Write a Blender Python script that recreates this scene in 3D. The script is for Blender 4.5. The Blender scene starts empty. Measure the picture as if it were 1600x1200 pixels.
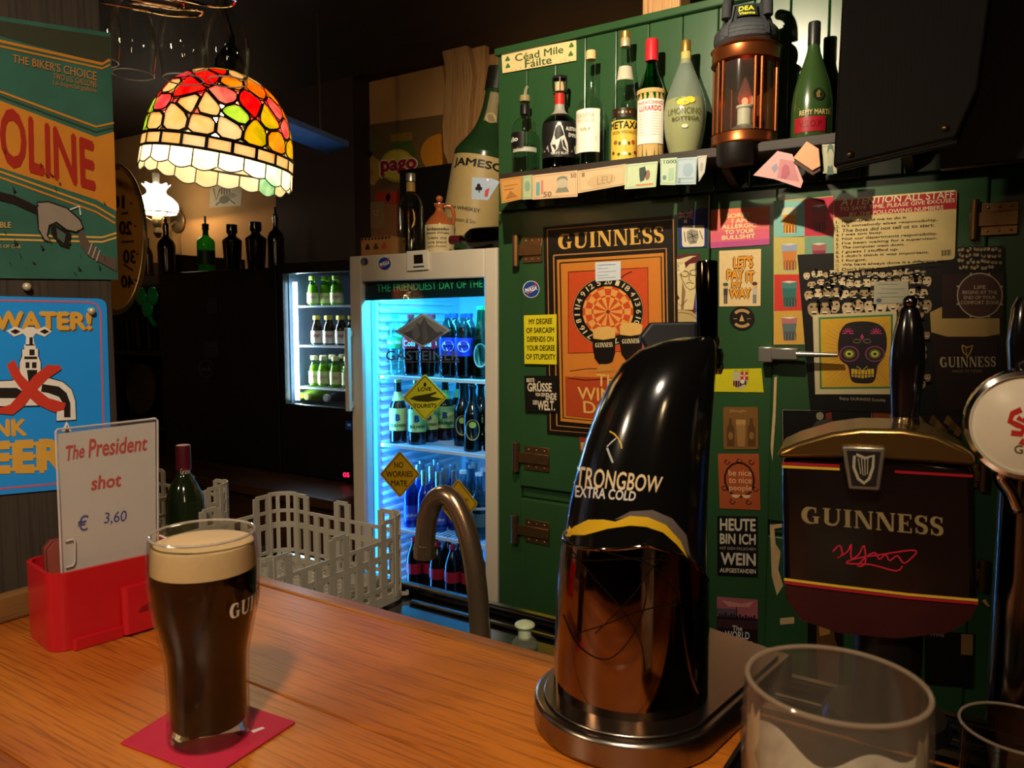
import bpy, math, random
from mathutils import Vector, Matrix
from mathutils.bvhtree import BVHTree
random.seed(7)
sc = bpy.context.scene
COL = sc.collection
PI = math.pi

# ------------------------------------------------------------------ camera
FPX = 1200.0                       # focal length in pixels of the 1600 x 1200 frame
YAW, PITCH = math.radians(33), math.radians(4.8)
CAM = Vector((0, 0, 1.41))
FW = Vector((-math.sin(YAW) * math.cos(PITCH), math.cos(YAW) * math.cos(PITCH), -math.sin(PITCH)))
RT = Vector((math.cos(YAW), math.sin(YAW), 0))
UP = RT.cross(FW)
cd = bpy.data.cameras.new('camera'); cam = bpy.data.objects.new('camera', cd); COL.objects.link(cam)
cd.sensor_width = 36; cd.lens = FPX * 36 / 1600; cd.clip_start = .02; cd.clip_end = 50
cam.location = CAM
cam.rotation_euler = Matrix((RT, UP, -FW)).transposed().to_euler()
cd.dof.use_dof = True; cd.dof.focus_distance = 1.15; cd.dof.aperture_fstop = 16.0
sc.camera = cam

# ------------------------------------------------------------------ world, lights, exposure
w = bpy.data.worlds.new('world'); sc.world = w; w.use_nodes = True
w.node_tree.nodes['Background'].inputs[0].default_value = (1, .62, .36, 1)
w.node_tree.nodes['Background'].inputs[1].default_value = .03
sc.view_settings.view_transform = 'Standard'; sc.view_settings.look = 'None'
sc.view_settings.gamma = 1; sc.view_settings.use_curve_mapping = False
sc.view_settings.exposure = 0.0
sc.cycles.transparent_max_bounces = 32; sc.cycles.max_bounces = 10
sc.cycles.sample_clamp_indirect = 4; sc.cycles.sample_clamp_direct = 0

def lamp(name, kind, loc, watt, col, size=.03, aim=None, cone=None, blend=.5, size_y=None):
    l = bpy.data.lights.new(name, kind); l.energy = watt; l.color = col
    if kind == 'AREA':
        l.size = size
        if size_y: l.shape = 'RECTANGLE'; l.size_y = size_y
    else: l.shadow_soft_size = size
    if cone: l.spot_size = math.radians(cone); l.spot_blend = blend
    o = bpy.data.objects.new(name, l); COL.objects.link(o); o.location = loc
    if aim is not None:
        o.rotation_euler = (Vector(aim) - Vector(loc)).to_track_quat('-Z', 'Y').to_euler()
    return o
WARM = (1, .72, .42)
lamp('shelf_spot', 'SPOT', (-.66, .92, 2.26), 72, (1, .83, .58), .012, (-.80, 1.86, 1.90), 84, .6)
lamp('room_lamp', 'POINT', (-1.05, -.75, 2.10), 24, (1, .78, .52), .06)      # pendant lamps along the guests' side of the bar
lamp('bar_spot', 'SPOT', (.05, -.30, 2.25), 66, (1, .84, .64), .05, (-.60, .42, 1.18), 68, .7)
lamp('room_lamp', 'POINT', (.55, -.45, 1.95), 5, (1, .66, .34), .05)

# ------------------------------------------------------------------ pixel helpers
def ray(x, y): return FW + RT * ((x - 800) / FPX) - UP * ((y - 600) / FPX)
def onY(x, y, Y): d = ray(x, y); return CAM + d * (Y / d.y)
def onX(x, y, X): d = ray(x, y); return CAM + d * (X / d.x)
def onZ(x, y, Z): d = ray(x, y); return CAM + d * ((Z - CAM.z) / d.z)
def onP(x, y, P0, n): d = ray(x, y); return CAM + d * ((P0 - CAM).dot(n) / d.dot(n))
def depth(P): return (P - CAM).dot(FW)
def wpx(px, P):                    # metres across for px pixels at P
    q = P - CAM; z = q.dot(FW); c = z / math.hypot(z, q.dot(RT))
    return px * z / FPX * c
def zat(y, P):                     # height over P that shows at image row y
    q = P - CAM; h = Vector((FW.x, FW.y, 0)); a = q.x * FW.x + q.y * FW.y; t = (600 - y) / FPX
    b = (q.x * UP.x + q.y * UP.y)
    # (b + dz*UP.z) = t*(a + dz*FW.z)
    return CAM.z + (t * a - b) / (UP.z - t * FW.z)

# ------------------------------------------------------------------ materials
def lin(c):
    if isinstance(c, str):
        c = c.lstrip('#'); c = [int(c[i:i + 2], 16) / 255 for i in (0, 2, 4)]
        c = [v / 12.92 if v <= .04045 else ((v + .055) / 1.055) ** 2.4 for v in c]
    return (c[0], c[1], c[2], 1)
MATS = {}
def mat(key, col='#808080', rough=.5, metal=0, var=.12, scale=30, bump=0, spec=.5, coat=0, emit=None, es=0, stretch=None, trans=0, ior=1.45, alpha=None, sub=0):
    if key in MATS: return MATS[key]
    m = bpy.data.materials.new(key); m.use_nodes = True; nt = m.node_tree; b = nt.nodes['Principled BSDF']
    c = lin(col)
    b.inputs['Base Color'].default_value = c; b.inputs['Roughness'].default_value = rough
    b.inputs['Metallic'].default_value = metal; b.inputs['Specular IOR Level'].default_value = spec
    b.inputs['Coat Weight'].default_value = coat; b.inputs['Coat Roughness'].default_value = .08
    b.inputs['IOR'].default_value = ior
    if trans: b.inputs['Transmission Weight'].default_value = trans
    if emit: b.inputs['Emission Color'].default_value = lin(emit); b.inputs['Emission Strength'].default_value = es
    if var or bump:
        tc = nt.nodes.new('ShaderNodeTexCoord'); mp = nt.nodes.new('ShaderNodeMapping')
        nz = nt.nodes.new('ShaderNodeTexNoise'); nz.inputs['Scale'].default_value = scale; nz.inputs['Detail'].default_value = 5
        if stretch: mp.inputs['Scale'].default_value = stretch
        nt.links.new(tc.outputs['Object'], mp.inputs[0]); nt.links.new(mp.outputs[0], nz.inputs['Vector'])
        if var:
            mx = nt.nodes.new('ShaderNodeMix'); mx.data_type = 'RGBA'
            mx.inputs[6].default_value = tuple(v * (1 - var) for v in c[:3]) + (1,)
            mx.inputs[7].default_value = tuple(min(1, v * (1 + var)) for v in c[:3]) + (1,)
            nt.links.new(nz.outputs[0], mx.inputs[0]); nt.links.new(mx.outputs[2], b.inputs['Base Color'])
        if bump:
            bp = nt.nodes.new('ShaderNodeBump'); bp.inputs['Strength'].default_value = bump; bp.inputs['Distance'].default_value = .004
            nt.links.new(nz.outputs[0], bp.inputs['Height']); nt.links.new(bp.outputs[0], b.inputs['Normal'])
    MATS[key] = m; return m
def ink(hexcol, rough=.45, spec=.3):                     # flat printed or painted colour
    return mat('ink_' + hexcol.strip('#') + ('' if rough == .45 else '_%d' % int(rough * 100)), hexcol, rough, var=.10, scale=60, spec=spec)
def glow(key, hexcol, strength):
    return mat(key, '#101010', .5, emit=hexcol, es=strength, var=0)
def thin_glass(key, tint=(1, 1, 1), rough=.02, ior=1.45, body=0, bodycol=(.5, .5, .5)):
    """a thin pane or bottle wall: tinted see-through plus a Fresnel reflection, with some milky body"""
    if key in MATS: return MATS[key]
    m = bpy.data.materials.new(key); m.use_nodes = True; nt = m.node_tree
    for n in list(nt.nodes): nt.nodes.remove(n)
    out = nt.nodes.new('ShaderNodeOutputMaterial'); tr = nt.nodes.new('ShaderNodeBsdfTransparent'); gl = nt.nodes.new('ShaderNodeBsdfGlossy')
    fr = nt.nodes.new('ShaderNodeFresnel'); mx = nt.nodes.new('ShaderNodeMixShader')
    tr.inputs[0].default_value = tuple(tint) + (1,); gl.inputs['Roughness'].default_value = rough; fr.inputs[0].default_value = ior
    ge = nt.nodes.new('ShaderNodeNewGeometry'); mr = nt.nodes.new('ShaderNodeMapRange'); nt.links.new(ge.outputs['Backfacing'], mr.inputs[0])
    mr.inputs[3].default_value = ior; mr.inputs[4].default_value = 1 / ior; nt.links.new(mr.outputs[0], fr.inputs[0])   # a thin wall never reflects totally
    nt.links.new(fr.outputs[0], mx.inputs[0]); nt.links.new(tr.outputs[0], mx.inputs[1]); nt.links.new(gl.outputs[0], mx.inputs[2])
    last = mx
    if body:
        df = nt.nodes.new('ShaderNodeBsdfDiffuse'); df.inputs[0].default_value = tuple(bodycol) + (1,)
        tl = nt.nodes.new('ShaderNodeBsdfTranslucent'); tl.inputs[0].default_value = tuple(bodycol) + (1,)
        m1 = nt.nodes.new('ShaderNodeMixShader'); nt.links.new(df.outputs[0], m1.inputs[1]); nt.links.new(tl.outputs[0], m1.inputs[2])
        m2 = nt.nodes.new('ShaderNodeMixShader'); m2.inputs[0].default_value = body
        nt.links.new(mx.outputs[0], m2.inputs[1]); nt.links.new(m1.outputs[0], m2.inputs[2]); last = m2
    nt.links.new(last.outputs[0], out.inputs[0]); MATS[key] = m; return m
def wood(key, c1, c2, axis='X', rough=.4, scale=6, coat=.0, ring=9, grain=70, fleck=None, bump=.12):
    if key in MATS: return MATS[key]
    m = bpy.data.materials.new(key); m.use_nodes = True; nt = m.node_tree; b = nt.nodes['Principled BSDF']
    N, L = nt.nodes.new, nt.links.new
    tc = N('ShaderNodeTexCoord'); mp = N('ShaderNodeMapping'); mp2 = N('ShaderNodeMapping')
    s = {'X': (.12, 1, 1), 'Y': (1, .12, 1), 'Z': (1, 1, .12)}[axis]
    s2 = {'X': (.03, 1, 1), 'Y': (1, .03, 1), 'Z': (1, 1, .03)}[axis]
    mp.inputs['Scale'].default_value = s; mp2.inputs['Scale'].default_value = s2
    oi = N('ShaderNodeObjectInfo'); ad = N('ShaderNodeVectorMath'); ad.operation = 'ADD'
    sc_ = N('ShaderNodeVectorMath'); sc_.operation = 'SCALE'; sc_.inputs[3].default_value = 7.0
    cmb = N('ShaderNodeCombineXYZ'); L(oi.outputs['Random'], cmb.inputs[0]); L(oi.outputs['Random'], cmb.inputs[1]); L(oi.outputs['Random'], cmb.inputs[2])
    L(cmb.outputs[0], sc_.inputs[0]); L(tc.outputs['Object'], ad.inputs[0]); L(sc_.outputs[0], ad.inputs[1])
    L(ad.outputs[0], mp.inputs[0]); L(ad.outputs[0], mp2.inputs[0])
    n1 = N('ShaderNodeTexNoise'); n1.inputs['Scale'].default_value = scale; n1.inputs['Detail'].default_value = 6; n1.inputs['Distortion'].default_value = 1.2
    n2 = N('ShaderNodeTexNoise'); n2.inputs['Scale'].default_value = grain * 4; n2.inputs['Detail'].default_value = 3
    L(mp.outputs[0], n1.inputs[0]); L(mp2.outputs[0], n2.inputs[0])
    r1 = N('ShaderNodeValToRGB'); r1.color_ramp.elements[0].position = .3; r1.color_ramp.elements[1].position = .7
    r1.color_ramp.elements[0].color = lin(c1); r1.color_ramp.elements[1].color = lin(c2); L(n1.outputs[0], r1.inputs[0])
    r2 = N('ShaderNodeValToRGB'); r2.color_ramp.elements[0].position = .36; r2.color_ramp.elements[1].position = .5
    r2.color_ramp.elements[0].color = (.52, .44, .38, 1); r2.color_ramp.elements[1].color = (1, 1, 1, 1); L(n2.outputs[0], r2.inputs[0])
    mx = N('ShaderNodeMix'); mx.data_type = 'RGBA'; mx.blend_type = 'MULTIPLY'; mx.inputs[0].default_value = .75
    L(r1.outputs[0], mx.inputs[6]); L(r2.outputs[0], mx.inputs[7]); L(mx.outputs[2], b.inputs['Base Color'])
    b.inputs['Roughness'].default_value = rough; b.inputs['Coat Weight'].default_value = coat; b.inputs['Coat Roughness'].default_value = .25
    bp = N('ShaderNodeBump'); bp.inputs['Strength'].default_value = bump; bp.inputs['Distance'].default_value = .002
    L(n2.outputs[0], bp.inputs['Height']); L(bp.outputs[0], b.inputs['Normal'])
    MATS[key] = m; return m

# ------------------------------------------------------------------ mesh helpers
def mw(o):
    m = Matrix.Identity(4)
    while o is not None:
        m = (Matrix.Translation(o.location) @ o.rotation_euler.to_matrix().to_4x4()) @ m; o = o.parent
    return m
class MB:
    def __init__(s): s.v = []; s.f = []
    def add(s, vs, fs):
        b = len(s.v); s.v += [Vector(v) for v in vs]; s.f += [tuple(b + i for i in f) for f in fs]; return s
    def box(s, c, d, R=None):
        c = Vector(c); hx, hy, hz = d[0] / 2, d[1] / 2, d[2] / 2
        vs = [Vector((x, y, z)) for x in (-hx, hx) for y in (-hy, hy) for z in (-hz, hz)]
        if R is not None: vs = [R @ v for v in vs]
        return s.add([c + v for v in vs], [(0, 1, 3, 2), (4, 6, 7, 5), (0, 4, 5, 1), (2, 3, 7, 6), (0, 2, 6, 4), (1, 5, 7, 3)])
    def span(s, a, b): return s.box([(a[i] + b[i]) / 2 for i in range(3)], [abs(b[i] - a[i]) for i in range(3)])
    def bar(s, a, b, wd, th, up=(0, 0, 1)):
        a, b = Vector(a), Vector(b); d = b - a; x = d.normalized(); y = Vector(up).cross(x)
        if y.length < 1e-6: y = Vector((1, 0, 0))
        y.normalize(); z = x.cross(y)
        return s.box((a + b) / 2, (d.length, wd, th), Matrix((x, y, z)).transposed())
    def lathe(s, prof, seg=24, c=(0, 0, 0), R=None, sx=1, sy=1, cap=True, a0=0, a1=2 * PI):
        c = Vector(c); full = abs(a1 - a0 - 2 * PI) < 1e-6; n = seg if full else seg + 1; vs = []
        for r, z in prof:
            for i in range(n):
                a = a0 + (a1 - a0) * i / seg; v = Vector((r * math.cos(a) * sx, r * math.sin(a) * sy, z))
                vs.append(c + (R @ v if R is not None else v))
        fs = []
        for j in range(len(prof) - 1):
            for i in range(seg):
                k = (i + 1) % n; fs.append((j * n + i, j * n + k, (j + 1) * n + k, (j + 1) * n + i))
        if cap and full:
            if prof[0][0] > 1e-5: fs.append(tuple(range(n - 1, -1, -1)))
            if prof[-1][0] > 1e-5: fs.append(tuple((len(prof) - 1) * n + i for i in range(n)))
        return s.add(vs, fs)
    def cyl(s, a, b, r, r2=None, seg=16):
        a, b = Vector(a), Vector(b); R = (b - a).to_track_quat('Z', 'Y').to_matrix(); h = (b - a).length
        return s.lathe([(r, 0), (r if r2 is None else r2, h)], seg, a, R)
    def tube(s, pts, r, seg=12, closed=False):
        P = [Vector(p) for p in pts]; n = len(P); rs = r if isinstance(r, (list, tuple)) else [r] * n; vs = []
        ref = None
        for i, p in enumerate(P):
            t = (P[(i + 1) % n] - P[i - 1]) if closed else (P[min(i + 1, n - 1)] - P[max(i - 1, 0)])
            t.normalize()
            if ref is None: ref = t.orthogonal().normalized()
            ref = (ref - t * ref.dot(t)).normalized(); q = t.cross(ref)
            for k in range(seg):
                a = 2 * PI * k / seg; vs.append(p + (ref * math.cos(a) + q * math.sin(a)) * rs[i])
        fs = []
        for i in range(n if closed else n - 1):
            j = (i + 1) % n
            for k in range(seg):
                l = (k + 1) % seg; fs.append((i * seg + k, i * seg + l, j * seg + l, j * seg + k))
        if not closed: fs.append(tuple(range(seg - 1, -1, -1))); fs.append(tuple((n - 1) * seg + k for k in range(seg)))
        return s.add(vs, fs)
    def prism(s, pts, d):                # outline in 3-D pushed along d
        P = [Vector(p) for p in pts]; n = len(P); d = Vector(d)
        nrm = sum(((P[i] - P[0]).cross(P[(i + 1) % n] - P[0]) for i in range(1, n - 1)), Vector())
        if nrm.dot(d) > 0: P = P[::-1]
        return s.add(P + [p + d for p in P], [tuple(range(n)), tuple(n + i for i in range(n - 1, -1, -1))] +
                     [(i, n + i, n + (i + 1) % n, (i + 1) % n) for i in range(n)])
    def sphere(s, c, r, seg=14, rings=8, sc3=(1, 1, 1)):
        pr = [(max(0, math.sin(PI * i / rings)), -math.cos(PI * i / rings)) for i in range(rings + 1)]
        c = Vector(c); vs = []; 
        t = MB().lathe(pr, seg, cap=False)
        return s.add([c + Vector((v.x * r * sc3[0], v.y * r * sc3[1], v.z * r * sc3[2])) for v in t.v], t.f)
    def build(s, name, m, parent=None, smooth=40, bevel=0, world=False, kind=None):
        vs = s.v; loc = None
        if parent is not None and world:
            inv = mw(parent).inverted(); vs = [inv @ v for v in vs]
        elif parent is None:
            lo = Vector([min(v[i] for v in vs) for i in range(3)]); hi = Vector([max(v[i] for v in vs) for i in range(3)])
            loc = Vector(((lo.x + hi.x) / 2, (lo.y + hi.y) / 2, lo.z)); vs = [v - loc for v in vs]
        me = bpy.data.meshes.new(name); me.from_pydata([tuple(v) for v in vs], [], s.f); me.validate(); me.update()
        if smooth:
            for p in me.polygons: p.use_smooth = True
            me.set_sharp_from_angle(angle=math.radians(smooth))
        me.materials.append(m)
        o = bpy.data.objects.new(name, me); COL.objects.link(o)
        if loc is not None: o.location = loc
        if parent is not None: o.parent = parent
        if bevel:
            b = o.modifiers.new('bevel', 'BEVEL'); b.width = bevel; b.segments = 2; b.limit_method = 'ANGLE'; b.angle_limit = math.radians(50)
        if kind: o['kind'] = kind
        return o
def tag(o, label, cat, group=None):
    o['label'] = label; o['category'] = cat
    if group: o['group'] = group
    return o
def thing(name, label, cat, loc=(0, 0, 0), rotz=0, group=None):
    o = bpy.data.objects.new(name, None); COL.objects.link(o); o.empty_display_size = .05
    o.location = loc; o.rotation_euler = (0, 0, rotz); tag(o, label, cat, group); return o
def struct(o): o['kind'] = 'structure'; return o
def dup(root, loc, rotz=0, label=None, group=None):
    def cp(o, par):
        c = o.copy(); COL.objects.link(c)
        if par is not None: c.parent = par
        for ch in list(o.children): cp(ch, c)
        return c
    r = cp(root, None); r.location = loc; r.rotation_euler = (0, 0, rotz)
    if label: r['label'] = label
    if group: r['group'] = group
    return r

# ------------------------------------------------------------------ lettering
_TX = {}
def text2d(t, bold=0.0):
    k = (t, bold)
    if k in _TX: return _TX[k]
    cu = bpy.data.curves.new('lettering', 'FONT'); cu.body = t; cu.resolution_u = 3; cu.fill_mode = 'FRONT'
    ob = bpy.data.objects.new('lettering', cu); COL.objects.link(ob)
    bpy.context.view_layer.update()
    me = bpy.data.meshes.new_from_object(ob.evaluated_get(bpy.context.evaluated_depsgraph_get()))
    V = [(v.co.x, v.co.y, 0) for v in me.vertices]; F = [tuple(p.vertices) for p in me.polygons]
    bpy.data.objects.remove(ob); bpy.data.curves.remove(cu); bpy.data.meshes.remove(me)
    x0 = min(v[0] for v in V); x1 = max(v[0] for v in V); y0 = min(v[1] for v in V); y1 = max(v[1] for v in V)
    if bold:                              # heavier weight: the same glyphs struck again a little to each side
        n = len(V); V0, F0 = V, F; V, F = [], []
        for k, (dx, dy) in enumerate(((-bold, 0), (bold, 0), (0, bold), (0, -bold))):
            V = V + [(x + dx, y + dy, k) for x, y, _ in V0]; F = F + [tuple(i + k * n for i in f) for f in F0]
        x0 -= bold; x1 += bold; y0 -= bold; y1 += bold
    V = [((x - x0) / max(1e-6, x1 - x0), (y - y0) / max(1e-6, y1 - y0), k_) for x, y, k_ in V]
    _TX[k] = (V, F, (x1 - x0) / max(1e-6, y1 - y0)); return _TX[k]
def stroke2d(pts, wds):                  # a pen stroke of changing width
    L, Rr = [], []; n = len(pts)
    for i, (x, y) in enumerate(pts):
        a = pts[max(0, i - 1)]; b = pts[min(n - 1, i + 1)]; dx, dy = b[0] - a[0], b[1] - a[1]; l = math.hypot(dx, dy) or 1
        h = wds[i] / 2 if isinstance(wds, (list, tuple)) else wds / 2
        L.append((x - dy / l * h, y + dx / l * h)); Rr.append((x + dy / l * h, y - dx / l * h))
    return L, Rr
def arc(cx, cy, rx, ry, a0, a1, n=14):
    return [(cx + rx * math.cos(math.radians(a0 + (a1 - a0) * i / (n - 1))), cy + ry * math.sin(math.radians(a0 + (a1 - a0) * i / (n - 1)))) for i in range(n)]
def serif_word(word):
    """bold slab-serif capitals G U I N E S drawn as polygons; returns V, F in the unit box"""
    V, F = [], []; x = 0.0
    def rect(a, b, c, d): n = len(V); V.extend([(a, b), (c, b), (c, d), (a, d)]); F.append((n, n + 1, n + 2, n + 3))
    def strk(p, wd):
        L, R = stroke2d(p, wd); n = len(V); m = len(L); V.extend(L + R)
        for i in range(m - 1): F.append((n + i, n + m + i, n + m + i + 1, n + i + 1))
    def vstem(cx, b=0, t=1, wd=.2, sl=True, sr=True, bot=True, top=True):
        rect(cx - wd / 2, b, cx + wd / 2, t)
        if bot: rect(cx - wd / 2 - .07, b, cx + wd / 2 + .07, b + .06)
        if top: rect(cx - wd / 2 - .07, t - .06, cx + wd / 2 + .07, t)
    for ch in word:
        if ch == 'I': vstem(x + .2); x += .44
        elif ch == 'U':
            vstem(x + .2, .3, 1, bot=False); vstem(x + .72, .3, 1, .08, bot=False)
            p = arc(x + .43, .3, .25, .25, 180, 360); strk(p, [.2 - .12 * i / 13 for i in range(14)]); x += .92
        elif ch == 'N':
            vstem(x + .16, wd=.08); vstem(x + .78, 0, 1, .08, bot=False)
            n = len(V); V.extend([(x + .1, 1), (x + .34, 1), (x + .82, 0), (x + .64, 0)]); F.append((n, n + 3, n + 2, n + 1)); x += .96
        elif ch == 'E':
            vstem(x + .2); rect(x + .1, 0, x + .66, .07); rect(x + .1, .93, x + .64, 1); rect(x + .2, .47, x + .5, .54)
            rect(x + .6, 0, x + .66, .28); rect(x + .58, .74, x + .64, 1); rect(x + .46, .36, x + .5, .64); x += .74
        elif ch == 'S':
            p = arc(x + .34, .74, .2, .23, 20, 270, 12) + arc(x + .34, .26, .2, .23, 80, -170, 12)
            wd = [.05, .06, .07, .09, .12, .14, .17, .18, .19, .2, .2, .2, .2, .2, .2, .19, .18, .17, .14, .12, .09, .07, .06, .05]
            strk(p, wd); rect(x + .52, .68, x + .58, .98); rect(x + .09, .02, x + .15, .32); x += .68
        elif ch == 'G':
            p = arc(x + .44, .5, .31, .46, 50, 290, 16); strk(p, [.06, .08, .12, .16, .2, .23, .24, .25, .25, .24, .23, .2, .16, .12, .09, .07])
            rect(x + .6, .66, x + .66, .98); vstem(x + .66, .05, .46, .18, bot=False); strk([(x + .5, .04), (x + .6, .07), (x + .7, .1)], .06); x += .92
        else: x += .4
    xm = max(v[0] for v in V); xn = min(v[0] for v in V); kk = {}
    for j, f in enumerate(F):
        for i in f: kk.setdefault(i, j)
    grp = {}; last = None; g = 0          # every stroke its own hair's breadth of height, so strokes never lie in one plane
    for j, f in enumerate(F):
        if not any(i in grp for i in f): g += 1
        gg = next((grp[i] for i in f if i in grp), g)
        for i in f: grp[i] = gg
    V = [((a - xn) / (xm - xn), min(1, max(0, b)), grp.get(i, 0) % 6) for i, (a, b) in enumerate(V)]
    return V, F, (xm - xn)
def bil(q, u, v):                        # unit box (v upward) into a quad TL TR BR BL
    a = (q[0][0] * (1 - u) + q[1][0] * u, q[0][1] * (1 - u) + q[1][1] * u); b = (q[3][0] * (1 - u) + q[2][0] * u, q[3][1] * (1 - u) + q[2][1] * u)
    return (b[0] * (1 - v) + a[0] * v, b[1] * (1 - v) + a[1] * v)
def subdiv(V, F, maxlen):                # split triangles until the edges are short (for bending round a body)
    V = list(V); T = []
    for f in F:
        for i in range(1, len(f) - 1): T.append((f[0], f[i], f[i + 1]))
    out = []; mid = {}
    def mp(a, b):
        k = (min(a, b), max(a, b))
        if k not in mid: mid[k] = len(V); V.append(((V[a][0] + V[b][0]) / 2, (V[a][1] + V[b][1]) / 2, V[a][2]))
        return mid[k]
    st = T; it = 0
    while st and it < 200000:
        it += 1; a, b, c = st.pop()
        e = [(math.dist(V[a][:2], V[b][:2]), 0), (math.dist(V[b][:2], V[c][:2]), 1), (math.dist(V[c][:2], V[a][:2]), 2)]; l, i = max(e)
        if l <= maxlen: out.append((a, b, c)); continue
        a, b, c = [(a, b, c), (b, c, a), (c, a, b)][i]; m = mp(a, b); st += [(a, m, c), (m, b, c)]
    return V, out

class Sheet:
    off = 0
    """a flat printed sheet: real slab in a plane, prints are thin children. Points are photo pixels cast onto the plane."""
    def __init__(s, name, label, cat, q, base, P0=None, n=None, Y=None, thick=.0015, group=None, lift=0, round_=0, parent=None, m=None):
        s.n = Vector(n).normalized() if n is not None else Vector((0, -1, 0))
        s.P0 = Vector(P0) if P0 is not None else Vector((0, Y, 0))
        s.P0 = s.P0 + s.n * lift; s.th = thick; s.q = q; s.parts = {}
        mb = MB(); pts = q if not round_ else s.rounded(q, round_)
        W = [onP(x, y, s.P0, s.n) for x, y in pts]
        mb.prism(W, s.n * thick)
        if parent is None: s.o = mb.build(name, m or ink(base), None, smooth=0); tag(s.o, label, cat, group)
        else: s.o = mb.build(name, m or ink(base), parent, smooth=0, world=True)
    def rounded(s, q, r):
        out = []; n = len(q)
        for i in range(n):
            p = Vector(q[i]); a = Vector(q[i - 1]); b = Vector(q[(i + 1) % n])
            A = p + (a - p).normalized() * r; B = p + (b - p).normalized() * r
            for k in range(5):
                t = k / 4; out.append(tuple(A * (1 - t) ** 2 + p * 2 * t * (1 - t) + B * t * t))
        return out
    def uv(s, u, v): return bil(s.q, u, 1 - v)          # v downward from the top edge
    def sub(s, u0, v0, u1, v1): return [s.uv(u0, v0), s.uv(u1, v0), s.uv(u1, v1), s.uv(u0, v1)]
    def w(s, x, y, layer): return onP(x, y, s.P0 + s.n * (s.th + .00025 * layer), s.n)
    def _get(s, name, m, layer):
        if name == 'stripe': s.off += 1; layer = (layer, s.off)
        return s.parts.setdefault((name, m.name, layer), (MB(), m))[0]
    def poly(s, name, pts, col, layer=1):
        m = col if not isinstance(col, str) else ink(col); mb = s._get(name, m, layer)
        W = [s.w(x, y, layer) for x, y in pts]
        nr = sum(((W[i] - W[0]).cross(W[i + 1] - W[0]) for i in range(1, len(W) - 1)), Vector())
        if nr.dot(s.n) < 0: W = W[::-1]
        mb.add(W, [tuple(range(len(W)))]); return s
    def rect(s, name, u0, v0, u1, v1, col, layer=1): return s.poly(name, s.sub(u0, v0, u1, v1), col, layer)
    def ell(s, name, u, v, ru, rv, col, layer=1, n=20, a0=0, a1=360):
        return s.poly(name, [s.uv(u + ru * math.cos(math.radians(a0 + (a1 - a0) * i / (n if a1 - a0 == 360 else n - 1))), v + rv * math.sin(math.radians(a0 + (a1 - a0) * i / (n if a1 - a0 == 360 else n - 1)))) for i in range(n)], col, layer)
    def line(s, name, pts, wd, col, layer=1, px=False, closed=False):     # pts uv (or px), wd in px
        P = [p if px else s.uv(*p) for p in pts]
        if closed: P = P + [P[0], P[1]]
        m = col if not isinstance(col, str) else ink(col); mb = s._get(name, m, layer); L, R = stroke2d(P, wd); n = len(L)
        W = [s.w(x, y, layer) for x, y in L + R]; mb.add(W, [(i, i + 1, n + i + 1, n + i) for i in range(n - 1)]); return s
    def text(s, name, t, q, col, layer=2, bold=.0, serif=False, arcf=0):
        V, F, _ = serif_word(t) if serif else text2d(t, bold); m = col if not isinstance(col, str) else ink(col); mb = s._get(name, m, layer)
        P = [bil(q, u, v + arcf * (1 - (2 * u - 1) ** 2)) + (k,) for u, v, k in V]
        mb.add([s.w(x, y, layer + .13 * k) for x, y, k in P], F); return s
    def tuv(s, name, t, u0, v0, u1, v1, col, layer=2, bold=.0, serif=False, arcf=0, slant=0):
        q = s.sub(u0, v0, u1, v1)
        if slant: q = [(q[0][0] + slant, q[0][1]), (q[1][0] + slant, q[1][1]), q[2], q[3]]
        return s.text(name, t, q, col, layer, bold, serif, arcf)
    def done(s):
        for (name, mn, l), (mb, m) in s.parts.items(): mb.build(name, m, s.o, smooth=0, world=True, kind='stuff' if name.startswith('crowd') else None)
        return s.o
class Decal:
    """print that follows a body: pixels cast onto the body's own surface, lifted a hair off it"""
    def __init__(s, body, lift=.0004):
        me = body.data; M = mw(body); vs = [M @ v.co for v in me.vertices]
        s.b = BVHTree.FromPolygons(vs, [tuple(p.vertices) for p in me.polygons]); s.o = body; s.l = lift
    def pt(s, x, y, lay=1):
        d = ray(x, y).normalized(); h = s.b.ray_cast(CAM, d)
        if h[0] is None: return None
        n = h[1] if h[1].dot(d) < 0 else -h[1]
        return h[0] + n * s.l * lay
    def mesh(s, name, V, F, m, lay=1, maxlen=5, parent=None):
        V, F = subdiv([tuple(v) + (0,) * (3 - len(v)) for v in V], F, maxlen); mb = MB(); W = [s.pt(x, y, lay + .13 * k) for x, y, k in V]
        idx = {}; vs = []; fs = []
        for f in F:
            if any(W[i] is None for i in f): continue
            g = []
            for i in f:
                if i not in idx: idx[i] = len(vs); vs.append(W[i])
                g.append(idx[i])
            fs.append(tuple(g))
        if not fs: return None
        mb.add(vs, fs); return mb.build(name, m, parent or s.o, smooth=0, world=True)
    def text(s, name, t, q, m, lay=1, bold=0, serif=False, maxlen=5, arcf=0, parent=None):
        V, F, _ = serif_word(t) if serif else text2d(t, bold)
        return s.mesh(name, [bil(q, u, v + arcf * (1 - (2 * u - 1) ** 2)) + (k,) for u, v, k in V], F, m, lay, maxlen, parent)
    def poly(s, name, pts, m, lay=1, maxlen=8, parent=None):
        from mathutils.geometry import tessellate_polygon
        T = tessellate_polygon([[Vector((x, y, 0)) for x, y in pts]]); return s.mesh(name, pts, [tuple(t) for t in T], m, lay, maxlen, parent)
    def line(s, name, pts, wd, m, lay=1, maxlen=6, parent=None):
        L, R = stroke2d(pts, wd); n = len(L); return s.mesh(name, L + R, [(i, i + 1, n + i + 1, n + i) for i in range(n - 1)], m, lay, maxlen, parent)
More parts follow.
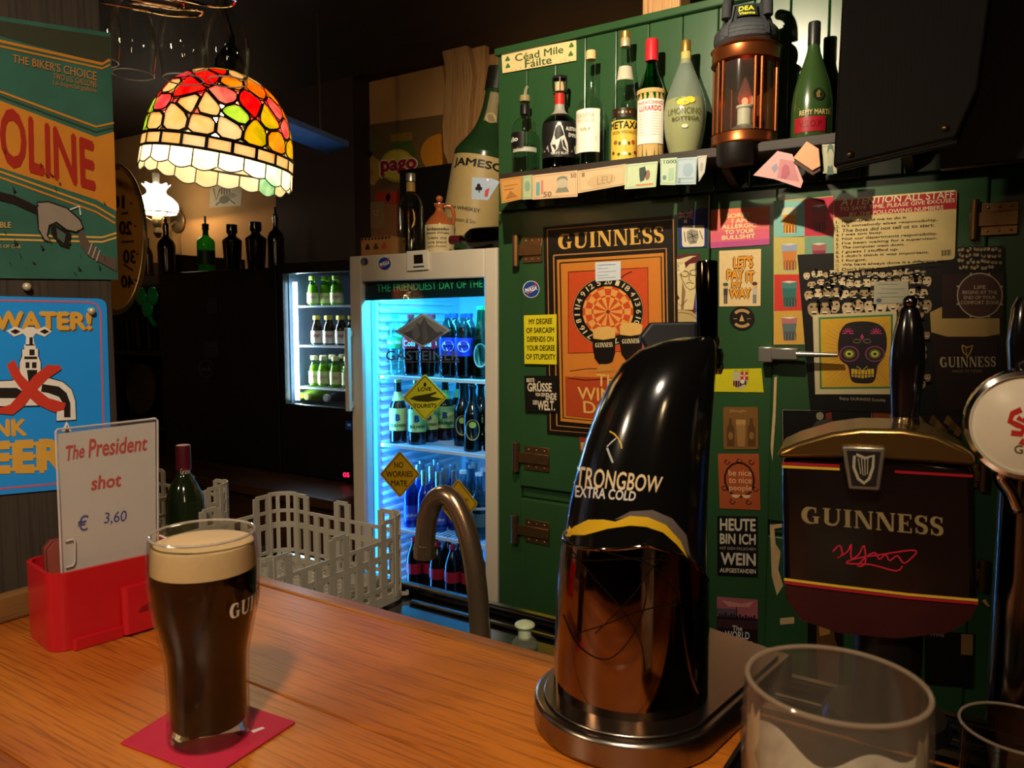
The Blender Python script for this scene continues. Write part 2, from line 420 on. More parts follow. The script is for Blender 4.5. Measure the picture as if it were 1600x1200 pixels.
def smooth_pts(P, n=6):                  # Catmull-Rom through the points
    P = [Vector(p) for p in P]; out = []
    for i in range(len(P) - 1):
        a, b, c, d = P[max(i - 1, 0)], P[i], P[i + 1], P[min(i + 2, len(P) - 1)]
        for k in range(n):
            t = k / n; out.append(.5 * ((2 * b) + (c - a) * t + (2 * a - 5 * b + 4 * c - d) * t * t + (3 * b - a - 3 * c + d) * t ** 3))
    out.append(P[-1]); return out

# ================================================================== SETTING
M_PLASTER = mat('wall_plaster', '#b98a52', .85, var=.25, scale=5, bump=.25)
M_SHADOWWALL = mat('shadowed_wall', '#3b2a26', .8, var=.25, scale=6, bump=.2)  # darker than the plaster: the wall's shadow put into the colour
M_CEIL = wood('ceiling_wood', '#1d120c', '#2c1c12', 'X', .7)
M_FLOOR = wood('floor_wood', '#20150d', '#33210f', 'Y', .6)
M_BACKWOOD = wood('back_counter_wood', '#2e1a0d', '#4a2a14', 'X', .45)
WY = 2.5
def slab(name, a, b, m, bevel=0): return struct(MB().span(a, b).build(name, m, smooth=0, bevel=bevel))
slab('floor', (-5.6, -4.0, -.06), (3.2, 2.7, 0), M_FLOOR)
slab('ceiling', (-5.6, -4.0, 2.42), (3.2, 2.7, 2.5), M_CEIL)
slab('wall_back', (-5.6, WY, 0), (3.2, WY + .12, 2.42), M_PLASTER)
slab('wall_left', (-5.72, -4.0, 0), (-5.6, 2.7, 2.42), M_PLASTER)
M_FARWALL = mat('far_wall_dark_panel', '#150e0a', .8, var=.2)
slab('wall_right', (3.2, -4.0, 0), (3.32, 2.7, 2.42), M_FARWALL)
slab('wall_front', (-5.6, -4.12, 0), (3.2, -4.0, 2.42), M_FARWALL)
a, b = onY(428, 200, WY - .10), onY(552, 200, WY - .10)
slab('wall_pier', (a.x, WY - .10, 1.66), (b.x, WY, 2.42), M_SHADOWWALL)
# pale timber post above the cabinet
p = onY(1003, 10, 1.95); q = onY(1062, 10, 1.95)
slab('trim_1', (p.x, 1.95, 2.13), (q.x, 2.03, 2.42), wood('pale_post', '#b98a55', '#d8ab74', 'Z', .6), .006)
# wavy rough-sawn boards standing behind the fridge
M_WAVY = wood('wavy_board_wood', '#8a6238', '#b4874f', 'Z', .7, scale=5)
def above(v): v.z = max(v.z, 1.624); return v
brd = thing('wavy_board', 'pale rough-sawn wavy-edged board standing behind the big bottle by the cabinet', 'board', onY(740, 385, 2.40))
brd.location.z = 1.624
L = [(690, 34), (694, 60), (700, 95), (704, 120), (701, 160), (698, 200), (700, 240), (712, 270), (716, 300), (716, 420)]
R1 = [(731, 22), (733, 60), (740, 90), (745, 120), (741, 160), (738, 200), (736, 240), (738, 300), (738, 420)]
MB().prism([above(onY(x, y, 2.40)) for x, y in L + R1[::-1]], (0, -.03, 0)).build('board_half', M_WAVY, brd, smooth=0, world=True, bevel=.004)
R2 = [(764, 32), (764, 420)]
MB().prism([above(onY(x, y, 2.43)) for x, y in [(733, 10)] + R1[1:] [::1] + R2[::-1] + [(764, 34)]], (0, -.025, 0)).build('board_half', M_WAVY, brd, smooth=0, world=True, bevel=.004)

# ------------------------------------------------------------------ bar counter
CZ, CE = 1.10, .597
M_BAR = [wood('bar_oak_%d' % i, c1, c2, 'X', .34, scale=7, coat=.2, bump=.08, grain=120) for i, (c1, c2) in enumerate((('#964a12', '#c97420'), ('#8a4410', '#bd691c'), ('#a05216', '#d07e28')))]
M_BARD = wood('bar_edge_oak', '#7a4218', '#a8672c', 'X', .3, coat=.3)
bar = thing('bar_counter', 'orange-brown varnished oak bar counter carrying the pint of stout', 'counter', (0, 0, 0))
edges = [-.62, -.44, -.27, -.10, .075, .245, .41, CE - .022]
for i in range(len(edges) - 1):
    MB().span((-.93, edges[i] + .0006, CZ - .04), (1.6, edges[i + 1] - .0006, CZ)).build('plank', M_BAR[i % 3], bar, smooth=0, bevel=.0012)
MB().span((-.93, CE - .0215, CZ - .05), (1.6, CE, CZ + .001)).build('edge_strip', M_BARD, bar, smooth=0, bevel=.003)
MB().span((-.93, .30, 0), (1.6, .34, CZ - .05)).build('front_panel', M_BACKWOOD, bar, smooth=0)
MB().span((-.93, -.60, CZ - .07), (1.6, CE - .03, CZ - .041)).build('underboard', M_BARD, bar, smooth=0)

# ------------------------------------------------------------------ end panel on the left carrying the tin signs
PXW = -.862
M_PANEL = wood('end_panel_board', '#2a2119', '#40362a', 'Z', .75, scale=8)
yE = onX(186, 700, PXW).y
slab('wall_end_panel', (PXW - .018, .12, CZ), (PXW, yE, 2.41), M_PANEL, .002)
slab('trim_2', (PXW, .12, CZ), (PXW + .012, onX(60, 960, PXW).y + .06, CZ + .030), wood('end_trim', '#6a4622', '#8a6030', 'Y', .5), .004)

# ------------------------------------------------------------------ steel sink unit behind the bar
M_STEEL = mat('brushed_steel', '#7c7c7c', .16, 1, var=.06, scale=120, stretch=(.05, 1, 1))
M_STEELD = mat('dull_steel', '#8a8680', .4, 1, var=.08, scale=90, stretch=(.05, 1, 1))
SZ = .95
snk = thing('sink_unit', 'long stainless steel sink top with raised back edge behind the bar', 'sink', (-.6, .78, 0))
bx_a, bx_b = -.42, .05
s = MB(); s.span((-1.75, .60, SZ - .03), (bx_a, .975, SZ)).span((bx_b, .60, SZ - .03), (1.5, .975, SZ)).span((bx_a, .60, SZ - .03), (bx_b, .66, SZ)).span((bx_a, .90, SZ - .03), (bx_b, .975, SZ)); s.build('worktop', M_STEEL, snk, smooth=0, world=True)
s = MB().span((bx_a, .66, SZ - .16), (bx_b, .90, SZ - .155))
for a, b in (((bx_a, .66, SZ - .155), (bx_a + .005, .9, SZ - .031)), ((bx_b - .005, .66, SZ - .155), (bx_b, .9, SZ - .031)), ((bx_a, .66, SZ - .155), (bx_b, .665, SZ - .031)), ((bx_a, .895, SZ - .155), (bx_b, .9, SZ - .031))): s.span(a, b)
s.build('basin', M_STEELD, snk, smooth=0, world=True)
MB().span((-1.75, .960, SZ + .0005), (1.5, .978, SZ + .016)).build('back_rim', M_STEEL, snk, smooth=0, world=True, bevel=.004)
MB().span((-.80, .925, SZ + .0003), (1.5, .935, SZ + .006)).build('drip_ridge', M_STEEL, snk, smooth=0, world=True, bevel=.002)
MB().span((-1.74, .62, 0), (1.49, .955, SZ - .165)).build('cupboard', mat('dark_plinth', '#15110e', .7), snk, smooth=0, world=True)

# ------------------------------------------------------------------ back counter under the black fridges
bc = thing('back_counter', 'dark brown wooden counter under the black fridges', 'counter', (-2.6, 2.1, 0))
MB().span((-3.142, 1.78, .775), (-1.862, WY - .002, .81)).build('worktop', M_BACKWOOD, bc, smooth=0, world=True, bevel=.004)
MB().span((-3.135, 1.82, 0), (-1.87, WY - .01, .7745)).build('cupboard', M_BACKWOOD, bc, smooth=0, world=True)

# ================================================================== GREEN CABINET
CY = 1.86
M_GREEN = mat('green_gloss_paint', '#2a4c2b', .30, var=.18, scale=14, bump=.10, spec=.6, stretch=(1, 1, .15))
M_HINGE = mat('aged_brass_hinge', '#7a5a3a', .4, .85, var=.3, scale=60)
M_RIVET = mat('rivet_brass', '#c9a878', .3, .9)
cab = thing('ice_cabinet', 'tall dark green panelled wooden cabinet with strap hinges, covered in stickers', 'cabinet', (-.2, 2.15, 0))
CX0, CX1 = -1.255, 1.25
ztop = 2.150
joints = [778, 824, 869, 915, 963, 1013, 1065, 1120, 1176, 1232, 1292, 1352, 1415, 1480, 1550, 1622]
JX = [CX0] + [onY(x, 150, CY).x for x in joints[1:]] + [.22, .34, .46, .58, .72, .86, 1.0, 1.12, CX1]
for i in range(len(JX) - 1):
    MB().span((JX[i] + .0008, CY, 1.72), (JX[i + 1] - .0008, CY + .018, ztop)).build('plank', M_GREEN, cab, smooth=0, world=True, bevel=.0025)
MB().span((CX0, CY + .0185, .08), (CX1, 2.45, ztop - .005)).build('carcass', M_GREEN, cab, smooth=0, world=True)
MB().span((CX0 - .004, CY - .014, ztop + .0005), (CX1, CY + .05, ztop + .020)).build('top_rail', M_GREEN, cab, smooth=0, world=True, bevel=.003)
zU = onY(840, 762, CY).z; zL = onY(840, 781, CY).z
def xat(px, py=560): return onY(px, py, CY).x
DZ = 1.715
def cpart(name, x0, x1, z0, z1, y=CY, th=.018, bevel=.003, parent=None):
    return MB().span((x0, y, z0), (x1, y + th, z1)).build(name, M_GREEN, parent or cab, smooth=0, world=True, bevel=bevel)
xa, xb, xc, xd = xat(815), xat(1106), xat(1208), onY(1532, 560, CY).x
cpart('stile', CX0, xa - .001, .08, DZ); cpart('stile', xb + .001, xc - .001, .08, DZ); cpart('stile', xd + .001, CX1, .08, DZ)
cpart('rail', xa, xb, zL + .002, zU - .002, CY + .008, .01); cpart('rail', xc, xd, zL + .002, zU - .002, CY + .008, .01)
DY = CY - .008
doors = {}
for k, (x0, x1, z0, z1) in dict(ul=(xa, xb, zU, DZ), ll=(xa, xb, .09, zL), ur=(xc, xd, zU, DZ), lr=(xc, xd, .09, zL)).items():
    doors[k] = cpart('door', x0, x1, z0, z1, DY, .02, .004)
def hinge(door, x0, y0, x1, y1, kx0, kx1, flip=False):
    a, b = onY(x0, y0, DY), onY(x1, y1, DY); h = MB()
    h.span((a.x, DY - .004, b.z), (b.x, DY - .0003, a.z)); zc = (a.z + b.z) / 2; hh = abs(a.z - b.z)
    k0, k1 = onY(kx0, y0, DY).x, onY(kx1, y0, DY).x
    h.span((min(k0, a.x), DY - .009, zc - hh * .22), (max(k1, b.x), DY - .0041, zc + hh * .22))
    h.cyl(((k0 + k1) / 2, DY - .009, zc - hh * .62), ((k0 + k1) / 2, DY - .009, zc + hh * .62), abs(k1 - k0) * .42, seg=12)
    o = h.build('hinge', M_HINGE, door, smooth=30, world=True, bevel=.0012)
    for i in range(3):
        for z in (zc + hh * .36, zc - hh * .36):
            MB().sphere((a.x + (b.x - a.x) * (.18 + .32 * i), DY - .0045, z), .0028, 8, 5).build('rivet', M_RIVET, o, world=True)
hinge(doors['ul'], 818, 371, 848, 410, 803, 814); hinge(doors['ul'], 820, 696, 859, 738, 803, 814); hinge(doors['ll'], 821, 810, 859, 853, 801, 812)
hinge(doors['ur'], 1500, 722, 1528, 762, 1530, 1546); hinge(doors['lr'], 1495, 872, 1526, 916, 1530, 1546)
hinge(doors['ur'], 1534, 318, 1590, 366, 1516, 1532)
# chrome lever latch on the right-hand door
M_CHROME = mat('chrome', '#d8d8d6', .08, 1, var=0)
M_DCHROME = mat('dark_chrome', '#6e665e', .14, 1, var=.1)
lt = MB(); a, b = onY(1190, 541, DY), onY(1212, 566, DY)
lt.span((a.x, DY - .030, b.z), (b.x, DY - .0004, a.z))
M_LATCH = mat('pale_chrome', '#a8a49c', .25, .75, var=.1)  # chrome paled and made less metallic in place of bright reflections
o = lt.build('latch', M_LATCH, doors['ur'], smooth=30, world=True, bevel=.003)
a, b = onY(1206, 543, DY - .03), onY(1248, 563, DY - .03)
MB().span((a.x, DY - .040, b.z), (b.x, DY - .028, a.z)).build('lever_block', M_LATCH, o, smooth=30, world=True, bevel=.003)
c = onY(1310, 552, DY - .03); MB().cyl((b.x - .004, DY - .034, (a.z + b.z) / 2), (c.x, DY - .034, (a.z + b.z) / 2), .0075, .0045).build('lever_arm', M_LATCH, o, world=True)
# old paper remnants pasted on the doors
M_PEEL = mat('peeled_paper', '#c9a878', .8, var=.3, scale=40)
def strip(pts, Y, door, nm='paper_remnant', m=M_PEEL): MB().prism([onY(x, y, Y) for x, y in pts], (0, -.0008, 0)).build(nm, m, door, smooth=0, world=True)
strip([(1092, 700), (1103, 695), (1103, 788), (1098, 790), (1101, 740), (1093, 730)], DY, doors['ul'])
strip([(1082, 806), (1104, 803), (1104, 1000), (1098, 1004), (1099, 930), (1092, 905), (1099, 860), (1096, 820), (1082, 818)], DY, doors['ll'])
strip([(1210, 590), (1214, 588), (1212, 650), (1207, 720), (1204, 700), (1208, 640)], DY, doors['ur'])
strip([(1203, 820), (1222, 818), (1222, 824), (1210, 826), (1212, 850), (1220, 862), (1216, 890), (1224, 915), (1214, 930), (1206, 900)], DY, doors['lr'])
strip([(1219, 966), (1241, 964), (1241, 974), (1219, 976)], DY, doors['lr'])
strip([(1534, 938), (1540, 936), (1547, 948), (1542, 947)], DY, doors['lr'])

# ------------------------------------------------------------------ bottle shelf on the cabinet
SHZ = 1.795; SHY = 1.725
M_SHELF = wood('shelf_dark_wood', '#1c130d', '#2a1c12', 'X', .6)
shelf = thing('bottle_shelf', 'dark wooden shelf on the green cabinet holding liqueur bottles', 'shelf', (-.6, 1.8, SHZ - .03))
MB().span((onY(779, 280, SHY).x, SHY, SHZ - .022), (.10, CY - .0005, SHZ)).build('board', M_SHELF, shelf, smooth=0, world=True, bevel=.002)
for px in (830, 985, 1150, 1270, 1420):
    X = onY(px, 330, CY).x
    MB().prism([(X - .009, CY - .0006, SHZ - .0225), (X - .009, SHY + .02, SHZ - .0225), (X - .009, SHY + .05, SHZ - .045), (X - .009, CY - .0006, SHZ - .074)], (.018, 0, 0)).build('bracket', M_SHELF, shelf, smooth=0, world=True)

# ================================================================== WHITE GLASS-DOOR FRIDGE
FY = 1.862; FX0, FX1 = -1.852, -1.262; FZ = 1.62
M_WHITE = mat('fridge_white_enamel', '#cfc4b2', .35, var=.06, scale=20)
M_INNER = mat('fridge_inner_plastic', '#dfe8ee', .4, var=.03)
fr = thing('glass_door_fridge', 'tall white bottle fridge with glass door, glowing blue inside', 'fridge', ((FX0 + FX1) / 2, 2.15, 0))
t = .035
body = MB()
body.span((FX0, FY + .05, .03), (FX0 + t, 2.45, FZ)).span((FX1 - t, FY + .05, .03), (FX1, 2.45, FZ)).span((FX0 + t, 2.45 - t, .03), (FX1 - t, 2.45, FZ))
body.span((FX0 + t, FY + .05, FZ - .06), (FX1 - t, 2.45 - t, FZ)).span((FX0 + t, FY + .05, .03), (FX1 - t, 2.45 - t, .14))
body.build('body', M_WHITE, fr, smooth=0, world=True)
inn = MB(); e = .002
ix0, ix1, iy1, iz0, iz1 = FX0 + t + e, FX1 - t - e, 2.45 - t - e, .142, FZ - .062
inn.span((ix0, FY + .06, iz0), (ix0 + .004, iy1, iz1)).span((ix1 - .004, FY + .06, iz0), (ix1, iy1, iz1)).span((ix0, iy1 - .004, iz0), (ix1, iy1, iz1))
inn.span((ix0, FY + .06, iz1 - .004), (ix1, iy1, iz1)).span((ix0, FY + .06, iz0), (ix1, iy1, iz0 + .004))
lining = inn.build('lining', M_INNER, fr, smooth=0, world=True)
for i in range(46):
    z = iz0 + .03 + i * .030
    if z > iz1 - .03: break
    for x0_, x1_ in ((ix0 + .004, ix0 + .016), (ix1 - .016, ix1 - .004)): MB().span((x0_, FY + .09, z), (x1_, iy1 - .05, z + .013)).build('shelf_rib', M_INNER, lining, smooth=0, world=True, bevel=.004)
back = MB()
for i in range(9): back.cyl((ix0 + .30 + i * .024, iy1 - .008, 1.2), (ix0 + .30 + i * .024, iy1 - .008, iz1 - .03), .0025, seg=6)
back.build('grille', M_STEELD, lining, world=True)
# door: frame, pane, header strip, handle
oL, oR = onY(566, 560, FY).x, onY(757, 560, FY).x
oT = onY(660, 437, FY).z; oB = .20
dr = MB()
dr.span((FX0, FY, .10), (oL, FY + .045, FZ - .002)).span((oR, FY, .10), (FX1, FY + .045, FZ - .002)).span((oL, FY, oT), (oR, FY + .045, FZ - .002)).span((oL, FY, .10), (oR, FY + .045, oB))
door = dr.build('door', M_WHITE, fr, smooth=0, world=True, bevel=.004)
M_PANE = thin_glass('clear_pane', (.93, .97, .98))
MB().span((oL, FY + .012, oB), (oR, FY + .016, oT)).build('pane', M_PANE, door, smooth=0, world=True)
a = onY(542, 512, FY - .02); b = onY(550, 643, FY - .02)
hd = MB().span((a.x - .004, FY - .030, b.z), (a.x + .014, FY - .014, a.z)).span((a.x, FY - .016, b.z + .01), (a.x + .012, FY - .0003, b.z + .03)).span((a.x, FY - .016, a.z - .03), (a.x + .012, FY - .0003, a.z - .01))
hd.build('handle', M_WHITE, door, smooth=30, world=True, bevel=.003)
hs = Sheet('header_strip', '', '', [(566, 441), (756, 432), (757, 463), (567, 470)], '#0d2b2e', Y=FY + .019, thick=.001, parent=door)
hs.text('lettering', 'THE FRIENDLIEST DAY OF THE', [(588, 444), (753.5, 437), (754, 449), (589, 456.5)], '#35c98b', 1, .012); hs.done()
th = Sheet('thermostat', '', '', [(637, 393), (669, 390.5), (671, 421), (638, 423.5)], '#d8d0c0', Y=FY, thick=.006, parent=door)
th.rect('display', .28, .2, .72, .66, '#15100c', 1); th.rect('mark', .24, .78, .76, .86, '#22304a', 1); th.done()
# wire shelves
M_WIRE = mat('white_wire', '#d5dde2', .3, var=0)
shz = [onY(670, y, FY + .07).z for y in (593, 704, 838)] + [onY(700, 958, FY + .07).z]
for z in shz:
    s = MB(); s.bar((ix0 + .018, FY + .075, z), (ix1 - .018, FY + .075, z), .008, .010); s.bar((ix0 + .018, iy1 - .03, z), (ix1 - .018, iy1 - .03, z), .006, .006)
    n = 30
    for i in range(n + 1):
        x = ix0 + .02 + (ix1 - ix0 - .04) * i / n; s.bar((x, FY + .075, z + .003), (x, iy1 - .03, z + .003), .003, .003)
    s.build('wire_shelf', M_WIRE, fr, smooth=0, world=True)
CYAN = (.03, .56, 1.0)
M_LED = glow('fridge_led', '#38c4ff', 8)
lt_ = MB().span((ix0 + .06, FY + .062, iz1 - .018), (ix1 - .06, FY + .085, iz1 - .006)).build('light_tube', M_LED, fr, smooth=0, world=True)
lamp('fridge_light', 'AREA', ((ix0 + ix1) / 2, FY + .075, iz1 - .025), 9, CYAN, .44, ((ix0 + ix1) / 2, FY + .16, .2), size_y=.03)
lamp('fridge_light', 'AREA', (ix0 + .03, FY + .068, 0.95), 8, (.03, .30, 1.0), 1.0, (ix0 + .3, FY + .25, .95), size_y=.012).rotation_euler = (Vector((1, .8, 0)).to_track_quat('-Z', 'X')).to_euler()
MB().span((ix0 + .006, FY + .058, .25), (ix0 + .016, FY + .066, iz1 - .02)).build('light_tube', glow('fridge_led_side', '#2a94ff', 4), fr, smooth=0, world=True)

# ================================================================== BLACK FRIDGES
BY = 2.0
M_BLACK = mat('black_enamel', '#0b0c11', .35, var=.1)
M_BLACK2 = mat('black_plastic', '#0a0a0c', .45, var=.1)
bx0, bx1, bz0, bz1 = onY(435, 500, BY).x, FX0 - .006, .811, 1.622
bf = thing('black_display_fridge', 'black countertop fridge with lit glass door full of juice bottles', 'fridge', ((bx0 + bx1) / 2, 2.2, bz0))
t = .02; b = MB()
b.span((bx0, BY + .03, bz0), (bx0 + t, 2.46, bz1)).span((bx1 - t, BY + .03, bz0), (bx1, 2.46, bz1)).span((bx0 + t, 2.44, bz0), (bx1 - t, 2.46, bz1))
gz0 = onY(490, 634, BY).z; gz1 = onY(490, 426, BY).z
b.span((bx0 + t, BY + .03, gz1 + .012), (bx1 - t, 2.44, bz1)).span((bx0 + t, BY + .03, bz0), (bx1 - t, 2.44, gz0 - .012))
b.build('body', M_BLACK, bf, smooth=0, world=True)
gx0, gx1 = onY(443, 520, BY).x, bx1 - .03
d = MB().span((bx0, BY, bz0 + .005), (gx0, BY + .028, bz1)).span((gx1, BY, bz0 + .005), (bx1, BY + .028, bz1)).span((gx0, BY, gz1), (gx1, BY + .028, bz1)).span((gx0, BY, bz0 + .005), (gx1, BY + .028, gz0))
bd = d.build('door', M_BLACK, bf, smooth=0, world=True, bevel=.003)
MB().span((gx0, BY + .008, gz0), (gx1, BY + .012, gz1)).build('pane', M_PANE, bd, smooth=0, world=True)
M_CHR = M_STEELD
MB().span((gx0 + .012, BY + .04, gz0 + .01), (gx0 + .026, BY + .05, gz1 - .03)).build('light_tube', glow('fridge_led_white', '#bfe2ff', 26), bf, smooth=0, world=True)
lamp('black_fridge_light', 'AREA', (gx0 + .035, BY + .045, (gz0 + gz1) / 2), 3.2, (.72, .88, 1.0), .5, (0, 0, 0), size_y=.012).rotation_euler = (Vector((1, .55, 0)).to_track_quat('-Z', 'X')).to_euler()
lin2 = MB().span((bx0 + t + .001, BY + .035, gz0 - .01), (bx0 + t + .004, 2.43, gz1 + .01)).span((bx1 - t - .004, BY + .035, gz0 - .01), (bx1 - t - .001, 2.43, gz1 + .01)).span((bx0 + t + .005, 2.43, gz0 - .01), (bx1 - t - .005, 2.437, gz1 + .01))
lin2.build('lining', mat('grey_lining', '#4a5866', .4), bf, smooth=0, world=True)
bsz = [onY(495, y, BY + .06).z for y in (479, 541.5, 607)] + [gz0 - .008]
for z in bsz[:3]:
    s = MB(); s.bar((bx0 + t + .006, BY + .055, z), (bx1 - t - .006, BY + .055, z), .006, .006); s.bar((bx0 + t + .006, 2.41, z), (bx1 - t - .006, 2.41, z), .005, .005)
    for i in range(17):
        x = bx0 + t + .01 + (bx1 - bx0 - 2 * t - .02) * i / 16; s.bar((x, BY + .055, z + .003), (x, 2.41, z + .003), .003, .003)
    s.build('wire_shelf', M_WIRE, bf, smooth=0, world=True)
st = Sheet('display', '', '', [(533, 735), (550, 735.5), (550, 748), (533, 747)], '#08080a', Y=BY, thick=.002, parent=bd)
st.text('digits', '05', [(536, 738), (546, 738.5), (546, 746), (536, 745.5)], glow('red_digits', '#ff2050', 3.0), 1, .02); st.done()
vg = MB()
for i in range(3): a = onY(437, 722 + i * 5, BY); c = onY(456, 722 + i * 5, BY); vg.span((max(a.x, bx0 + .003), BY - .003, a.z - .003), (c.x, BY - .0003, a.z + .002))
vg.build('vent_slats', M_BLACK2, bd, smooth=0, world=True)
bl = Sheet('badge', '', '', [(540, 658), (551, 658), (551, 672), (540, 671)], '#1b3d8c', Y=BY, thick=.001, parent=bd); bl.rect('mark', .25, .3, .75, .6, '#8fb4ff', 1); bl.done()
cx0 = onY(252, 500, BY).x
bk = thing('black_refrigerator', 'plain matt black refrigerator with faded stickers, bottles standing on top', 'refrigerator', ((cx0 + bx0) / 2, 2.2, .811))
MB().span((cx0, BY + .02, .811), (bx0 - .004, 2.46, 1.612)).build('body', M_BLACK2, bk, smooth=0, world=True, bevel=.004)
bkd = MB().span((cx0, BY - .006, .815), (bx0 - .004, BY + .018, 1.610)).build('door', M_BLACK2, bk, smooth=0, world=True, bevel=.004)
for q, c in (([(323, 465), (340, 467), (340, 488), (323, 490)], '#2a2a2e'), ([(317, 534), (340, 532), (343, 557), (320, 559)], '#2c2c30')):
    s_ = Sheet('sticker', '', '', q, c, Y=BY - .006, thick=.0008, parent=bkd); s_.rect('print', .2, .25, .8, .4, '#3a3a40', 1); s_.done()
s_ = Sheet('round_sticker', '', '', [(322 + 12 * math.cos(i * .3142), 576 + 15 * math.sin(i * .3142)) for i in range(20)], '#34343a', Y=BY - .006, thick=.0008, parent=bkd)
s_.poly('print', [(322 + 9 * math.cos(i * .3142), 576 + 12 * math.sin(i * .3142)) for i in range(20)], '#1a1a1e', 1)
s_.poly('print', [(314, 580), (318, 572), (322, 579), (326, 571), (330, 580)], '#3c3c42', 2); s_.done()

# ================================================================== BOTTLES
def facing(P): return math.atan2(CAM.y - P[1], CAM.x - P[0])     # local +X looks at the guest's seat
def r_at(prof, z):
    for (r0, z0), (r1, z1) in zip(prof, prof[1:]):
        if z0 <= z <= z1 and z1 > z0: return r0 + (r1 - r0) * (z - z0) / (z1 - z0)
    return prof[-1][0]
def wrap(prof, z0, z1, a0, a1, lift=.0007, nz=6, seg=14):
    zs = [z0 + (z1 - z0) * i / nz for i in range(nz + 1)]
    return MB().lathe([(r_at(prof, z) + lift, z) for z in zs], seg, cap=False, a0=math.radians(a0), a1=math.radians(a1))
def wtext(prof, t, z0, z1, a0, a1, lift=.0012, bold=0, serif=False):
    V, F, _ = serif_word(t) if serif else text2d(t, bold); q = []
    for u, v, k in V:
        z = z0 + (z1 - z0) * v; a = math.radians(a0 + (a1 - a0) * u); r = r_at(prof, z) + lift + k * .00004; q.append((r * math.cos(a), r * math.sin(a), z))
    return MB().add(q, F)
def wpoly(prof, pts, lift=.0012):        # pts (angle deg, z)
    return MB().add([((r_at(prof, z) + lift) * math.cos(math.radians(a)), (r_at(prof, z) + lift) * math.sin(math.radians(a)), z) for a, z in pts], [tuple(range(len(pts)))])
def smoothprof(p, n=4):
    q = smooth_pts([(r, z, 0) for r, z in p], n); out = []
    for v in q:
        if not out or v.y > out[-1][1] + 1e-6 or abs(v.x - out[-1][0]) > 1e-6: out.append((max(0, v.x), v.y))
    return out
def bottle(name, label, cat, P, prof, glass, group=None, cap=None, labels=(), texts=(), polys=(), liquid=None, seg=20, rot=None, neck=None):
    t = thing(name, label, cat, P, facing(P) if rot is None else rot, group)
    MB().lathe([(0, 0)] + prof, seg, cap=False).build('glass', glass, t)
    if liquid:
        m, top = liquid; lp = [(max(.001, r - .0022), max(.003, z)) for r, z in prof if z <= top]; lp.append((max(.001, r_at(prof, top) - .0022), top)); lp.append((0, top + .0002))
        MB().lathe([(0, .003)] + lp, seg, cap=False).build('liquid', m, t)
    if cap:
        for nm, r, z0, z1, m in cap: MB().lathe([(r, z0), (r, z1 - (z1 - z0) * .08), (r * .93, z1)], 16).build(nm, m, t, smooth=30)
    last = t
    for nm, z0, z1, a0, a1, m in labels: last = wrap(prof, z0, z1, a0, a1).build(nm, m, t)
    for s_, z0, z1, a0, a1, m, b in texts: wtext(prof, s_, z0, z1, a0, a1, bold=b).build('lettering', m, last, smooth=0)
    for pts, m in polys: wpoly(prof, pts).build('print', m, last, smooth=0)
    return t
def ell_az(ac, zc, ra, rz, n=16): return [(ac + ra * math.cos(2 * PI * i / n), zc + rz * math.sin(2 * PI * i / n)) for i in range(n)]
G_CLEAR = thin_glass('clear_bottle_glass', (.86, .90, .88), .03)
G_GREEN = thin_glass('green_bottle_glass', (.06, .42, .12), .03)
G_DARKGREEN = mat('dark_green_glass', '#12240f', .12, spec=.6, var=.1)
G_BLACKG = mat('black_bottle_glass', '#0b0908', .12, spec=.6, var=0)
G_FROST = thin_glass('frosted_glass', (.7, .75, .72), .25, body=.35, bodycol=(.6, .7, .62))
L_CLEAR = thin_glass('clear_spirit', (.92, .95, .93), .02)
GOLD = mat('gold_foil', '#c9a050', .3, .8)
CORK = mat('cork', '#d8b27a', .7, var=.2, scale=200)
BLK = ink('#14110f'); CREAM = ink('#e9dcc0'); WHT = ink('#e8e4da')
SBY = 1.795
def spot(cx, by, ty, wd, Y=SBY, Z=None):
    P = onY(cx, by, Y); P.z = SHZ if Z is None else Z; P.z += .0004
    return P, wpx(wd, P) / 2, zat(ty, P) - P.z
# 1 clear bottle with pourer
P, R, H = spot(820, 272, 158, 41)
pr = smoothprof([(R * .96, .0), (R, H * .06), (R, H * .35), (R, H * .62), (R * .8, H * .72), (R * .36, H * .80), (R * .34, H * .9), (R * .36, H)])
b = bottle('gin_bottle', 'short clear spirit bottle with a metal pourer and black label on the shelf', 'bottle', P, pr, G_CLEAR,
           cap=[('collar', R * .40, H * .99, H * 1.07, mat('pourer_cork', '#8a7a50', .6)), ('neck_band', R * .36, H * .82, H * .95, BLK)], labels=[('label', H * .34, H * .56, -95, -5, BLK), ('label', H * .30, H * .36, -60, 60, ink('#a8a696'))],
           texts=[('allo', H * .44, H * .50, -80, -30, WHT, .02)], liquid=(L_CLEAR, H * .4))
MB().tube([(0, 0, H * 1.06), (0, .001, H * 1.12), (-.004, .003, H * 1.17), (-.01, .006, H * 1.20)], .004, 8).build('pourer', mat('pourer_metal', '#c8bc9c', .3, .6), b)
